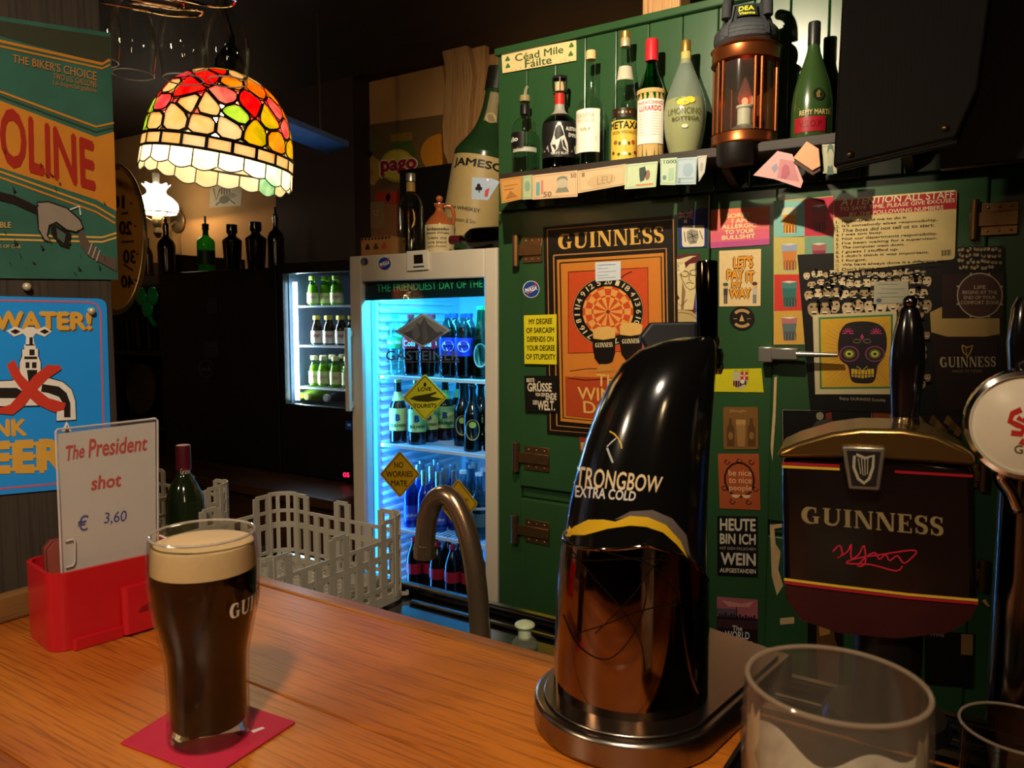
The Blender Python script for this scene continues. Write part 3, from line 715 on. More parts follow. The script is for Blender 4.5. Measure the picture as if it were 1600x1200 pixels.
# 2 dark rum with skull label
P, R, H = spot(874, 266, 150, 54)
pr = smoothprof([(R * .96, 0), (R, H * .05), (R, H * .3), (R * 1.0, H * .58), (R * .86, H * .68), (R * .36, H * .78), (R * .28, H * .86), (R * .28, H)])
b = bottle('rum_bottle', 'squat black rum bottle with silver figure label and lantern-shaped stopper', 'bottle', P, pr, thin_glass('smoke_glass', (.30, .30, .28), .03),
           labels=[('neck_label', H * .74, H * .88, -80, 80, ink('#9a968c')), ('label', H * .16, H * .62, -92, 92, ink('#1b1a19'))], liquid=(G_BLACKG, H * .2),
           texts=[('AUSTRIAN', H * .50, H * .55, 20, 70, WHT, .01), ('EMPIRE', H * .42, H * .47, 30, 70, WHT, .01), ('NAVY RUM', H * .19, H * .225, -28, 28, WHT, .0)],
           polys=[([(-22, H * .2), (-30, H * .33), (-20, H * .43), (-12, H * .56), (0, H * .60), (10, H * .55), (16, H * .44), (26, H * .34), (30, H * .22), (12, H * .26), (4, H * .40), (-6, H * .26)], ink('#c8c6c0')),
                  ([(-60, H * .24), (-40, H * .32), (-34, H * .23)], ink('#a8a6a0')), ([(40, H * .23), (62, H * .33), (66, H * .22)], ink('#a8a6a0')), (ell_az(-1, H * .585, 7, H * .022), ink('#e0dcd4'))])
MB().lathe([(R * .30, H * .88), (R * .30, H * 1.02)], 12).build('neck_sleeve', ink('#b3251c'), b)
MB().lathe([(R * .24, H * 1.02), (R * .28, H * 1.1), (R * .2, H * 1.18)], 12).build('cork', CORK, b)
fr_ = MB()
for i in range(6):
    a0, a1 = i * PI / 3, (i + 1) * PI / 3
    p0 = Vector((math.cos(a0), math.sin(a0), 0)); p1 = Vector((math.cos(a1), math.sin(a1), 0))
    fr_.bar(p0 * R * .40 + Vector((0, 0, H * 1.04)), p0 * R * .46 + Vector((0, 0, H * 1.22)), .003, .003); fr_.bar(p0 * R * .46 + Vector((0, 0, H * 1.22)), p1 * R * .46 + Vector((0, 0, H * 1.22)), .003, .003); fr_.bar(p0 * R * .40 + Vector((0, 0, H * 1.04)), p1 * R * .40 + Vector((0, 0, H * 1.04)), .003, .003)
fr_.lathe([(R * .48, H * 1.225), (R * .48, H * 1.245)], 6)
fr_.build('stopper_cage', mat('stopper_metal', '#2e2a26', .4, .6), b)
# 3 grappa: tall neck, white label with blue stripe
P, R, H = spot(922, 263, 92, 44)
pr = smoothprof([(R * .95, 0), (R, H * .04), (R, H * .4), (R, H * .52), (R * .84, H * .60), (R * .40, H * .66), (R * .33, H * .72), (R * .32, H * .98), (R * .34, H)])
bottle('grappa_bottle', 'tall clear long-necked bottle with white label and blue stripe', 'bottle', P, pr, G_CLEAR, cap=[('cork', R * .36, H * .99, H * 1.07, CORK)],
       labels=[('label', H * .13, H * .52, -90, 40, ink('#eee6d4'))], liquid=(L_CLEAR, H * .5),
       texts=[('GRAPPA', H * .44, H * .48, -62, 16, ink('#a8986e'), 0), ('TREVISANA', H * .40, H * .43, -62, 16, ink('#a8986e'), 0)],
       polys=[([(-70, H * .22), (24, H * .22), (24, H * .275), (-70, H * .275)], ink('#37478f')), ([(-45, H * .30), (-24, H * .36), (-4, H * .30), (-12, H * .315), (-24, H * .33), (-38, H * .315)], ink('#c8a860')), ([(-42, H * .33), (-39, H * .36), (-36, H * .33)], ink('#4a6a3a')), ([(-8, H * .33), (-5, H * .36), (-2, H * .33)], ink('#4a6a3a'))])
# 4 brandy, tapering bottle with yellow label
P, R, H = spot(975, 256, 60, 41)
pr = smoothprof([(R * .96, 0), (R, H * .04), (R, H * .33), (R * .97, H * .42), (R * .80, H * .58), (R * .52, H * .76), (R * .36, H * .88), (R * .34, H)])
GO = ink('#d8b648')
bottle('brandy_bottle', 'tall tapering clear bottle with yellow ornamental label and gold stopper', 'bottle', P, pr, G_CLEAR, cap=[('stopper', R * .40, H * 1.0, H * 1.05, GOLD), ('neck_foil', R * .38, H * .93, H * 1.0, mat('pale_foil', '#c9b48a', .4, .5))],
       labels=[('neck_label', H * .66, H * .77, -60, 70, ink('#b8b09a')), ('medallion', H * .355, H * .43, -65, 65, ink('#2a1a10')), ('label', H * .02, H * .335, -110, 110, GO)], liquid=(L_CLEAR, H * .6),
       texts=[('METAXA', H * .265, H * .325, -74, 74, BLK, .03), ('GREEK SPECIALITY', H * .225, H * .25, -60, 60, ink('#4a3a14'), 0)],
       polys=[(ell_az(a, H * z, ra, H * rz, 10), m) for a, z, ra, rz, m in ((-40, .16, 10, .018, ink('#8a5a20')), (40, .16, 10, .018, ink('#b04a20')), (0, .155, 10, .025, ink('#e9dcc0')), (-20, .15, 6, .015, ink('#3a5a2a')), (20, .15, 6, .015, ink('#3a5a2a')), (0, .07, 14, .016, ink('#e9dcc0')), (-24, .065, 7, .012, ink('#3a5a2a')), (24, .065, 7, .012, ink('#3a5a2a')), (-52, .08, 9, .014, ink('#7a3a1a')), (52, .08, 9, .014, ink('#7a3a1a')))] +
             [(ell_az(-25 + 16 * i, H * .395, 5, H * .010, 5), GOLD) for i in range(4)])
# 5 maraschino in straw wrapping with red cap
P, R, H = spot(1016, 253, 66, 42)
pr = smoothprof([(R * .98, 0), (R, H * .04), (R, H * .4), (R * .99, H * .58), (R * .80, H * .66), (R * .46, H * .76), (R * .36, H * .84), (R * .36, H)])
RED = ink('#c0202a')
STR = mat('straw_wrap', '#c9a468', .8, var=.3, scale=160, stretch=(1, 1, 6), bump=.4)
b = bottle('maraschino_bottle', 'green bottle in a straw sleeve with white label and red cap', 'bottle', P, pr, G_GREEN, cap=[('cap', R * .48, H * .84, H * 1.02, RED)],
           labels=[('straw_sleeve', H * .0, H * .585, -180, 180, STR)], liquid=(thin_glass('green_spirit', (.3, .7, .35), .02), H * .7))
pr2 = [(r + .0012, z) for r, z in pr]
lb = wrap(pr2, H * .13, H * .50, -70, 60).build('label', ink('#ece6da'), b)
wtext(pr2, 'MARASCHINO', H * .455, H * .485, -60, 50, bold=.01).build('lettering', RED, lb, smooth=0); wtext(pr2, 'LUXARDO', H * .40, H * .445, -52, 44, bold=.03).build('lettering', RED, lb, smooth=0)
for i in range(9): wtext(pr2, 'originale zara liqueur ' + 'aie'[i % 3], H * (.375 - .022 * i), H * (.387 - .022 * i), -56, 36).build('lettering', ink('#7a7a86'), lb, smooth=0)
MB().lathe([(R * 1.06, H * .555), (R * 1.08, H * .57), (R * 1.06, H * .59)], 24).build('straw_collar', STR, b)
# 6 limoncino, drop-shaped
P, R, H = spot(1069, 247, 76, 66)
pr = smoothprof([(R * .62, 0), (R * .72, H * .03), (R * .92, H * .2), (R, H * .38), (R * .90, H * .54), (R * .62, H * .70), (R * .34, H * .84), (R * .22, H * .92), (R * .21, H)])
b = bottle('lemon_liqueur_bottle', 'drop-shaped frosted bottle of pale yellow lemon liqueur with gold cap', 'bottle', P, pr, G_FROST, cap=[('cap', R * .25, H * .97, H * 1.07, GOLD), ('neck_label', R * .24, H * .86, H * .97, ink('#b8a860'))],
           liquid=(mat('lemon_liqueur', '#c3b453', .3, var=.05), H * .52),
           texts=[('LIMONCINO', H * .36, H * .415, -50, 46, ink('#54582e'), 0), ('BOTTEGA', H * .30, H * .335, -36, 40, ink('#3a3c20'), .01)],
           polys=[(ell_az(-5, H * .47, 18, H * .035), ink('#e8b92e')), (ell_az(14, H * .485, 14, H * .03), ink('#f0c638')), ([(-30, H * .49), (-14, H * .53), (-10, H * .5)], ink('#5a7a3a')), (ell_az(0, H * .25, 9, H * .018), ink('#d8d0b0'))])
# 7 cognac magnum-shape dark green bottle
P, R, H = spot(1267, 222, 44, 66)
pr = smoothprof([(R * .92, 0), (R, H * .04), (R * 1.0, H * .22), (R * .97, H * .36), (R * .80, H * .52), (R * .48, H * .70), (R * .32, H * .80), (R * .27, H * .90), (R * .26, H)])
G_COG = mat('cognac_glass', '#2c4320', .22, spec=.6, var=.1)
b = bottle('cognac_bottle', 'dark green frosted cognac bottle with red label, last on the shelf', 'bottle', P, pr, G_COG, cap=[('capsule', R * .30, H * .85, H * 1.05, mat('black_capsule', '#1a1a1a', .4))],
           labels=[('label', H * .06, H * .19, -50, 40, ink('#8f1220'))], texts=[('REMY MARTIN', H * .205, H * .25, -34, 60, ink('#c9b070'), .01), ('V.S.O.P', H * .10, H * .155, -34, 26, ink('#5a0a12'), .0)],
           polys=[(ell_az(18, H * .38, 17, H * .055), ink('#17200f')), ([(12, H * .35), (10, H * .39), (18, H * .42), (24, H * .40), (20, H * .38), (22, H * .35)], ink('#6a5a30')), ([(-40, H * .27), (-36, H * .265), (56, H * .262), (56, H * .266), (-36, H * .27)], ink('#8a7a40'))])

# ------------------------------------------------------------------ ship's lantern with a mini vest over its top
COPPER = mat('aged_copper', '#8a4a26', .32, .85, var=.25, scale=25)
LC = onY(1162, 236, 1.772); LC.z = SHZ + .0005
R = wpx(112, LC) / 2 * .93
zb1 = zat(212, LC) - LC.z; zt0 = zat(104, LC) - LC.z; zt1 = zat(80, LC) - LC.z
lan = thing('ship_lantern', 'round copper lantern with curved panes and a small flame bulb inside', 'lantern', LC, facing(LC))
MB().lathe([(R * .98, 0), (R * 1.02, .004), (R, .008), (R, zb1 * .9), (R * 1.03, zb1 * .95), (R * .97, zb1), (R * .2, zb1 + .001)], 40).build('base_ring', COPPER, lan)
MB().lathe([(R * .3, zt0 - .001), (R * .97, zt0), (R * 1.05, zt0 + .003), (R * 1.02, zt0 + .006), (R * 1.02, zt1 - .004), (R * 1.07, zt1), (R * .86, zt1 + .010), (R * .5, zt1 + .045), (R * .42, zt1 + .062), (R * .3, zt1 + .07), (0, zt1 + .072)], 40).build('top_ring', COPPER, lan)
for k, a in enumerate((-100, -55, -43, 18, 30, 75, 100, 150, 205)):
    x, y = R * .95 * math.cos(math.radians(a)), R * .95 * math.sin(math.radians(a))
    MB().cyl((x, y, zb1 - .002), (x, y, zt0 + .002), .0038, seg=8).build('post', COPPER, lan)
for a0, a1, cl in ((-43, 18, (.78, .82, .80)), (30, 75, (.62, .50, .30)), (-100, -55, (.66, .55, .36))):
    MB().lathe([(R * .91, zb1), (R * .91, zt0)], 8, cap=False, a0=math.radians(a0), a1=math.radians(a1)).build('pane', thin_glass('lantern_pane_%d' % (a0 + 200), cl, .08, body=.06, bodycol=(.6, .55, .45)), lan)
MB().lathe([(R * .93, zb1), (R * .93, zt0)], 20, cap=False, a0=math.radians(80), a1=math.radians(255)).build('back_plate', mat('lantern_back', '#5a3a20', .4, .6), lan)
MB().lathe([(R * .55, zb1 + .002), (R * .40, zb1 + .016), (R * .25, zb1 + .022)], 20).build('bulb_holder', mat('holder_metal', '#a8a090', .3, .7), lan)
hz = (zt0 - zb1)
MB().lathe([(R * .22, zb1 + .023), (R * .22, zb1 + hz * .38), (R * .26, zb1 + hz * .40), (R * .26, zb1 + hz * .43)], 16).build('candle_socket', mat('white_socket', '#d8cdb8', .5), lan)
fb = smoothprof([(R * .12, zb1 + hz * .435), (R * .22, zb1 + hz * .52), (R * .16, zb1 + hz * .68), (R * .05, zb1 + hz * .82), (.0005, zb1 + hz * .88)])
MB().lathe(fb, 14).build('flame_bulb', thin_glass('flame_bulb_glass', (1, .75, .66), .03, body=.12, bodycol=(1, .5, .4)), lan)
MB().sphere((0, 0, zb1 + hz * .50), R * .10, 10, 6, (1, 1, 1.1)).build('filament', glow('red_filament', '#ff4a30', 14), lan)
hb = MB().lathe([(R * .56, 0), (R * .62, .01), (R * .62, .045)], 24, c=(LC.x, SHY - .0012, SHZ - .048), a0=PI, a1=2 * PI, cap=False)
hb.lathe([(.0, .0), (R * .56, 0)], 24, c=(LC.x, SHY - .0012, SHZ - .048), a0=PI, a1=2 * PI, cap=False)
hb.build('black_half_drum', BLK, lan, world=True)  # black half drum below the lantern, against the shelf's front edge
# mini tactical vest
VEST = mat('black_nylon', '#2a2c30', .8, var=.25, scale=120, bump=.3); VEST2 = mat('black_nylon_web', '#3a3d42', .75, var=.2, scale=160, bump=.3)
VC = Vector((LC.x, LC.y, 0)) + Vector((CAM.x - LC.x, CAM.y - LC.y, 0)).normalized() * .004
zv0 = zat(79, LC + (CAM - LC).normalized() * .08); zv1 = zat(-6, LC)
vest = thing('mini_vest', 'small black toy tactical vest with yellow lettering draped over the copper lantern', 'vest', (LC.x, LC.y, LC.z + zt1 + .003), facing(LC))
v0 = .004; v1 = (zv1 - LC.z - zt1 - .003) * .74
wR = R * .98
vp = smoothprof([(wR * .92, v0), (wR * 1.0, v0 + (v1 - v0) * .12), (wR * .98, v0 + (v1 - v0) * .36), (wR * .80, v0 + (v1 - v0) * .55), (wR * .70, v0 + (v1 - v0) * .78), (wR * .62, v1)])
sh = MB().lathe(vp, 28, cap=False, a0=math.radians(-88), a1=math.radians(88), sx=.9); sh.lathe([(r * .94, z) for r, z in vp], 28, cap=False, a0=math.radians(-88), a1=math.radians(88), sx=.9)
fb_ = sh.build('front', VEST, vest)
vps = [(r * .9 + .0006, z) for r, z in vp]
for k in range(4):
    z = v0 + (v1 - v0) * (.06 + .105 * k)
    MB().lathe([(r_at(vps, z + d_) + (.004 if 0 < i < 3 else .0008), z + d_) for i, d_ in enumerate((0, .003, .010, .013))], 26, cap=False, a0=math.radians(-84), a1=math.radians(84)).build('webbing', VEST2, fb_)
for a in (-38, 38):
    MB().lathe([(r_at(vps, z) + .006, z) for z in [v0 + (v1 - v0) * k / 8 for k in range(9)]], 3, cap=False, a0=math.radians(a - 5), a1=math.radians(a + 5)).build('strap', VEST2, fb_)
for a in (-58, 58):
    x, y = wR * .55 * math.cos(math.radians(a)), wR * .72 * math.sin(math.radians(a))
    MB().tube(smooth_pts([(x + .02, y, v1 - .03), (x + .016, y * .98, v1), (x, y * .9, v1 + .018), (x - .03, y * .9, v1 + .02)]), .011, 10).build('shoulder_strap', VEST, vest)
pz = v0 + (v1 - v0) * .62
pt = wrap(vps, pz, pz + (v1 - v0) * .30, -26, 24, .0066).build('patch', ink('#26282a'), fb_)
vpl = [(r + .007, z) for r, z in vps]
wtext(vpl, 'DEA', pz + (v1 - v0) * .14, pz + (v1 - v0) * .27, -20, 16, .0008, .02).build('lettering', ink('#e0d838'), pt, smooth=0)
wtext(vpl, 'Vienna', pz + (v1 - v0) * .03, pz + (v1 - v0) * .11, -18, 18, .0008, .02).build('lettering', ink('#e0d838'), pt, smooth=0)

# ------------------------------------------------------------------ banknotes pinned along the shelf edge
NY = SHY - .002
def note(label, q, base, marks, lift=.0):
    s_ = Sheet('banknote', label, 'banknote', q, base, Y=NY, thick=.0006, lift=lift, group='banknotes pinned to the shelf edge')
    s_.line('border', [(.04, .07), (.96, .07), (.96, .93), (.04, .93), (.04, .07)], .8, marks[0], 1)
    for m in marks[1]:
        if m[0] == 't': s_.tuv('lettering', m[1], *m[2:6], m[6], 2, .01)
        elif m[0] == 'e': s_.ell('portrait', *m[1:5], m[5], m[6] if len(m) > 6 else 2)
        elif m[0] == 'r': s_.rect('print', *m[1:5], m[5], 1)
        elif m[0] == 'p': s_.poly('print', [s_.uv(*k) for k in m[1]], m[2], m[3] if len(m) > 3 else 2)
    s_.done()
face = lambda u, v, k, c1, c2: [('p', [(u - .9 * k, v + 2.2 * k), (u - .6 * k, v + 1.1 * k), (u + .6 * k, v + 1.1 * k), (u + .9 * k, v + 2.2 * k)], c2), ('e', u, v, .7 * k, 1.25 * k, c1, 3), ('p', [(u - .75 * k, v - .3 * k), (u - .6 * k, v - 1.3 * k), (u, v - 1.6 * k), (u + .6 * k, v - 1.3 * k), (u + .75 * k, v - .3 * k), (u + .3 * k, v - .9 * k), (u - .3 * k, v - .9 * k)], c2, 4)]
note('ochre brown banknote at the left end of the shelf edge', [(781, 280), (816, 275), (816, 311), (784, 318)], '#c08a4a', ('#8a5a2a', [('r', .15, .3, .8, .34, '#9a6a34'), ('r', .15, .45, .6, .5, '#9a6a34'), ('p', [(.2, .85), (.45, .55), (.8, .85)], '#a06a30')]))
note('narrow pale green folded banknote next to the ochre one', [(816.5, 275), (831.5, 273), (831.5, 311), (816.5, 312)], '#a9b48c', ('#6a8a6a', [('e', .5, .45, .3, .22, '#7f9a84')]), .001)
note('pink and teal fifty banknote with a grey portrait', [(832, 274), (902.5, 266), (902.5, 307), (832, 312)], '#d0b08a', ('#a87a5a', [('t', '50', .84, .1, .97, .26, '#5a5a4a'), ('t', '50', .24, .72, .42, .92, '#6a5a4a'), ('r', .08, .3, .16, .85, '#5fa09a'), ('r', .19, .25, .24, .8, '#c87a6a')] + face(.66, .42, .17, '#b8ac94', '#7f7f72')))
note('tan banknote lettered LEU at the middle of the shelf edge', [(903, 267), (978, 256), (977, 289), (903, 302)], '#c9b08a', ('#9a8460', [('t', 'LEU', .4, .42, .72, .78, '#a08a68'), ('e', .5, .6, .3, .3, '#c0a47c', 1), ('t', '1', .08, .12, .14, .3, '#8a7450')]), .0005)
note('pale green banknote with a dark bird picture', [(978.5, 257), (1028, 252), (1025, 292), (976, 296)], '#b9c8a4', ('#8aa07a', [('p', [(.42, .2), (.6, .15), (.66, .4), (.6, .7), (.48, .75), (.44, .5)], '#3f4a44'), ('e', .7, .5, .08, .2, '#8a6a5a'), ('r', .35, .84, .9, .9, '#c8784a')]), .001)
note('light green thousand banknote beside the lantern', [(1032, 248), (1058, 246), (1056, 289), (1032, 289)], '#b5c9ae', ('#7a9a80', [('t', '1000', .2, .08, .95, .2, '#4a5a4e'), ('e', .25, .72, .12, .09, '#6a8a74'), ('p', [(.5, .4), (.8, .35), (.85, .8), (.5, .85)], '#a0bba0')]))
note('pale blue banknote beside the thousand note', [(1058.5, 247.5), (1089.5, 245), (1087.5, 288), (1056.5, 288.5)], '#a9bcc4', ('#7a94a8', [('t', '20', .08, .74, .2, .95, '#5a7490'), ('e', .55, .45, .25, .25, '#94abbc'), ('r', .2, .75, .85, .8, '#8aa2b4')]), .0008)
note('slanting pale grey banknote touching the lantern', [(1089.5, 244), (1105, 242.5), (1101, 270), (1092, 284)], '#b8b8ae', ('#8a8a84', [('e', .45, .5, .2, .2, '#9a9a94')]), .0012)
note('grey-green banknote with a moustached portrait under the cognac', [(1284.5, 226), (1309.5, 224.5), (1307.5, 271), (1286, 271)], '#a8a88a', ('#7a7a64', face(.52, .42, .28, '#9c9c84', '#4f5f58') + [('r', .42, .50, .66, .535, '#3f4f4a')]))
# crumpled pink note and a small block of paper slips in front of the lantern
ns = Sheet('banknote', 'creased pink banknote with a portrait hanging at an angle from the shelf', 'banknote', [(1215, 236), (1238, 241), (1255, 283), (1251, 294), (1210, 280), (1177, 274)], '#cf9a98', Y=NY - .004, thick=.0008, group='banknotes pinned to the shelf edge')
ns.poly('print', [(1219, 248), (1240, 252), (1249, 284), (1214, 278)], '#b87a80', 1); ns.poly('portrait', [(1222, 262), (1227, 256), (1233, 260), (1234, 272), (1228, 280), (1220, 278)], '#a8586a', 2); ns.poly('print', [(1205, 262), (1213, 255), (1216, 262), (1209, 270)], '#8a8aa0', 2); ns.done()
pb = thing('paper_slips', 'small block of salmon paper slips wedged at the shelf edge under the cognac', 'paper block', onY(1258, 262, NY - .012))
q = [(1240, 247), (1261, 221), (1280, 233), (1282.5, 260), (1270, 267)]
MB().prism([onY(x, y, NY - .010) for x, y in q], (0, -.004, 0)).build('block', ink('#cf9b72'), pb, smooth=0, world=True, bevel=.001)
MB().prism([onY(x, y + 7, NY - .006) for x, y in q], (0, -.0038, 0)).build('backing', ink('#4a2a18'), pb, smooth=0, world=True)
# plaque
pl = Sheet('welcome_plaque', 'small cream plaque with Irish welcome lettering on the green boards', 'plaque', [(784.5, 85), (901, 63), (901, 95), (786, 115)], '#d8c48a', Y=CY - .003, thick=.003)
pl.tuv('lettering', 'Céad Míle', .17, .12, .82, .50, '#2a4a22', 2, .012); pl.tuv('lettering', 'Fáilte', .30, .52, .66, .92, '#2a4a22', 2, .012)
for u, v in ((.07, .3), (.07, .66), (.93, .2), (.92, .62)):
    for k in range(3): pl.ell('shamrock', u + .018 * math.cos(k * 2.09 + 1.57), v - .07 * math.sin(k * 2.09 + 1.57), .017, .075, '#3f6a34', 1, 10)
for k in range(14): pl.ell('speck', .12 + .06 * k, .9 + .05 * math.sin(k * 2), .006, .03, '#b0402a' if k % 3 == 0 else '#4a6a30', 1, 6)
pl.done()

# ================================================================== SIGNS AND STICKERS ON THE CABINET
def sheet(name, label, cat, q, base, Y=None, **k): return Sheet(name, label, cat, q, base, Y=Y if Y else DY - .0002, **k)
# big framed dartboard picture
OF = [(850, 355), (1057, 336), (1063, 694), (856, 677)]
pic = Sheet('framed_advert', 'large framed stout advertisement with dartboard and two dark pints', 'framed picture', OF, '#17100c', Y=DY - .0003, thick=.004)
gf = '#8a5a2c'
pic.line('gold_line', [(855, 359), (1052, 343), (1057, 688), (860, 672), (855, 359)], 1.4, '#b0793e', 1, px=True)
pic.line('gold_line', [(865, 399), (1041, 388), (1046, 680), (870, 665), (865, 399)], 2.2, '#b0793e', 1, px=True)
pic.poly('mount', [(870, 406), (1037, 395), (1042, 674), (876, 658)], '#c07a2c', 1)
pic.line('inner_line', [(875, 411), (1033, 401), (1038, 668), (880, 653), (875, 411)], 2.4, '#3a1f12', 2, px=True)
pic.poly('picture', [(880, 417), (1030, 407), (1034, 664), (884, 650)], '#c8762a', 3)
pic.poly('board_back', [(888, 425), (1012, 418), (1014, 548), (888, 552)], '#c2481e', 4)
pic.line('board_line', [(888, 425), (1012, 418), (1014, 548), (888, 552), (888, 425)], 1.3, '#3a1a0c', 5, px=True)
cx, cy = 950, 487
pic.poly('dart_ring', [(cx + 56 * math.cos(i * PI / 20), cy + 55 * math.sin(i * PI / 20)) for i in range(40)], '#120d0a', 5)
pic.line('dart_rim', [(cx + 55 * math.cos(i * PI / 20), cy + 54 * math.sin(i * PI / 20)) for i in range(41)], 1.0, '#c08a50', 6, px=True)
for i in range(20):
    a0, a1 = (i - .5) * PI / 10, (i + .5) * PI / 10
    for k, (r0, r1) in enumerate(((2.5, 23), (23, 26), (26, 36), (36, 40))):
        c = ('#d99a4c', '#c2481e')[(i + (k in (1, 3))) % 2]
        pic.poly('dart_sector', [(cx + r0 * math.cos(a0), cy + r0 * math.sin(a0)), (cx + r1 * math.cos(a0), cy + r1 * math.sin(a0)), (cx + r1 * math.cos(a1), cy + r1 * math.sin(a1)), (cx + r0 * math.cos(a1), cy + r0 * math.sin(a1))], c, 6)
for i, n in enumerate(('6', '13', '4', '18', '1', '20', '5', '12', '9', '14', '11', '8', '16', '7', '19', '3', '17', '2', '15', '10')):
    a = -i * PI / 10; x, y = cx + 48 * math.cos(a), cy + 47 * math.sin(a); wd = 3.0 * len(n)
    t = Vector((-math.sin(a), math.cos(a))); o_ = Vector((math.cos(a), math.sin(a))); c0 = Vector((x, y))
    pic.text('numbers', n, [tuple(c0 - t * wd + o_ * 4.2), tuple(c0 + t * wd + o_ * 4.2), tuple(c0 + t * wd - o_ * 4.2), tuple(c0 - t * wd - o_ * 4.2)], '#d8c8a0', 7, .01)
pic.poly('bullseye', [(cx + 3 * math.cos(i), cy + 3 * math.sin(i)) for i in range(7)], '#7a1a10', 8)
pic.line('dart', [(967, 437), (975, 430), (987, 424)], 1.2, '#2a160c', 8, px=True)
for gi, (gx, gy) in enumerate(((944, 512), (986, 506))):
    pic.poly('pint', [(gx - 18, gy + 4), (gx + 18, gy + 2), (gx + 17, gy + 40), (gx + 13, gy + 53), (gx + 2, gy + 58), (gx - 8, gy + 57), (gx - 15, gy + 48), (gx - 18, gy + 30)], '#150c0a', 9 + .01 * gi)
    pic.poly('froth', [(gx - 18, gy + 4), (gx - 10, gy - 1), (gx + 8, gy - 2), (gx + 18, gy + 2), (gx + 17, gy + 16), (gx - 1, gy + 19), (gx - 17, gy + 17)], '#d8a95c', 10 + .01 * gi)
    pic.poly('stem', [(gx - 6, gy + 57), (gx + 7, gy + 57), (gx + 16, gy + 68), (gx - 14, gy + 69)], '#c08038', 9 + .01 * gi)
    pic.text('lettering', 'GUINNESS', [(gx - 14, gy + 24), (gx + 13, gy + 22.5), (gx + 13, gy + 30), (gx - 14, gy + 31)], '#e0cfa0', 11 + .01 * gi, serif=True)
pic.poly('table', [(883, 588), (1033, 592), (1034, 664), (884, 650)], '#a8401c', 4)
pic.poly('ribbon', [(890, 580), (918, 576), (955, 577), (955, 581), (914, 583), (890, 590)], '#c8742c', 5); pic.line('ribbon_edge', [(890, 580), (918, 576), (955, 577)], 1.2, '#2a160c', 6, px=True); pic.line('ribbon_edge', [(888, 591), (914, 594), (948, 592)], 1.4, '#3a1a0c', 6, px=True)
pic.text('title', 'The', [(932, 584), (972, 587), (972, 607), (932, 603)], '#d8a95c', 8, .012)
pic.text('title', 'WINNING', [(902, 604), (1026, 611), (1026, 634), (903, 624)], '#d8a95c', 8, .012)
pic.text('title', 'DOUBLE', [(911, 626), (1022, 637), (1022, 660), (912, 645)], '#d8a95c', 8, .012)
pic.text('heading', 'GUINNESS', [(871.7, 366), (1036.7, 353), (1037.5, 379), (872, 390)], '#cfa04c', 3, serif=True)
pic.done()
sl = sheet('price_slip', 'small white slip stuck over the dartboard picture', 'paper slip', [(930, 410), (970, 408), (970, 437), (930.5, 440)], '#c9d0d8', Y=DY - .0045 - .003, thick=.0005)
for i, v in enumerate((.16, .34, .52, .70, .84)): sl.line('writing', [(.08, v), (.5 if i % 2 else .8, v)], .9, '#5a6aa0' if i == 0 else '#8a94a0', 1)
sl.done()
# flag sticker
f_ = sheet('flag_sticker', 'blue southern flag sticker with a cream emblem panel', 'sticker', [(1059, 332), (1104.5, 325), (1104.5, 386), (1061.5, 388.5)], '#2b2f78')
f_.poly('cross', [(1061, 336), (1064, 335), (1082, 340), (1080, 342)], '#d8d0cc', 1)
for a, b, wd, c, l in (((1060, 332), (1083, 341), 3, '#ddd4d0', 1), ((1060, 341), (1083, 329), 3, '#ddd4d0', 1), ((1060, 332), (1083, 341), 1.2, '#b02838', 2), ((1060, 341), (1083, 329), 1.2, '#b02838', 2), ((1071.5, 330), (1071.5, 342), 4, '#ddd4d0', 3), ((1060, 336.5), (1083, 334.5), 4, '#ddd4d0', 3), ((1071.5, 330), (1071.5, 342), 2, '#b02838', 4), ((1060, 336.5), (1083, 334.5), 2, '#b02838', 4)):
    f_.line('union_cross', [a, b], wd, c, l, px=True)
f_.poly('star', [(1071 + (4 if i % 2 else 2) * math.cos(i * .785), 346 + (4 if i % 2 else 2) * math.sin(i * .785)) for i in range(8)], '#e8e2d8', 1)
f_.poly('emblem_panel', f_.rounded([(1065, 353), (1100.5, 351.5), (1100.5, 385), (1066, 386)], 4), '#d8cdb4', 1)
f_.poly('emblem', [(1073, 362), (1080, 358), (1090, 360), (1092, 370), (1088, 380), (1078, 382), (1073, 374)], '#8f8a7a', 2)
for p in ([(1076, 364), (1088, 372)], [(1075, 372), (1090, 366)], [(1079, 378), (1088, 378)], [(1093, 360), (1098, 374)], [(1069, 362), (1071, 378)], [(1080, 361), (1084, 377)]): f_.line('emblem_lines', p, 1.3, '#4a443c', 3, px=True)
f_.done()
# pop-art man with a speech bubble
pm = sheet('comic_sticker', 'cream and maroon comic-style sticker of a man in glasses with a speech bubble', 'sticker', [(1034, 400), (1094, 396), (1090, 504), (1037, 504)], '#5a2026')
pm.poly('figure', [(1040, 420), (1060, 405), (1078, 400), (1091, 400), (1089, 460), (1085, 484), (1042, 484), (1046, 470), (1043, 452), (1038, 437)], '#d2be8a', 1)
for p, c in (([(1063, 423), (1070, 410), (1082, 402), (1092, 399), (1092, 410), (1078, 412), (1070, 420)], '#5a2026'), ([(1086, 460), (1091, 452), (1090, 484), (1083, 484)], '#5a2026'), ([(1050, 462), (1057, 458), (1062, 466), (1056, 472)], '#5a2026'), ([(1066, 440), (1071, 455), (1068, 484), (1064, 484)], '#8a6a50')): pm.poly('hair_and_jacket', p, c, 2)
for x, y in ((1070, 428), (1084, 426)): pm.line('glasses', [(x + 6 * math.cos(i * .524), y + 4.5 * math.sin(i * .524)) for i in range(13)], 1.1, '#3a1a16', 3, px=True)
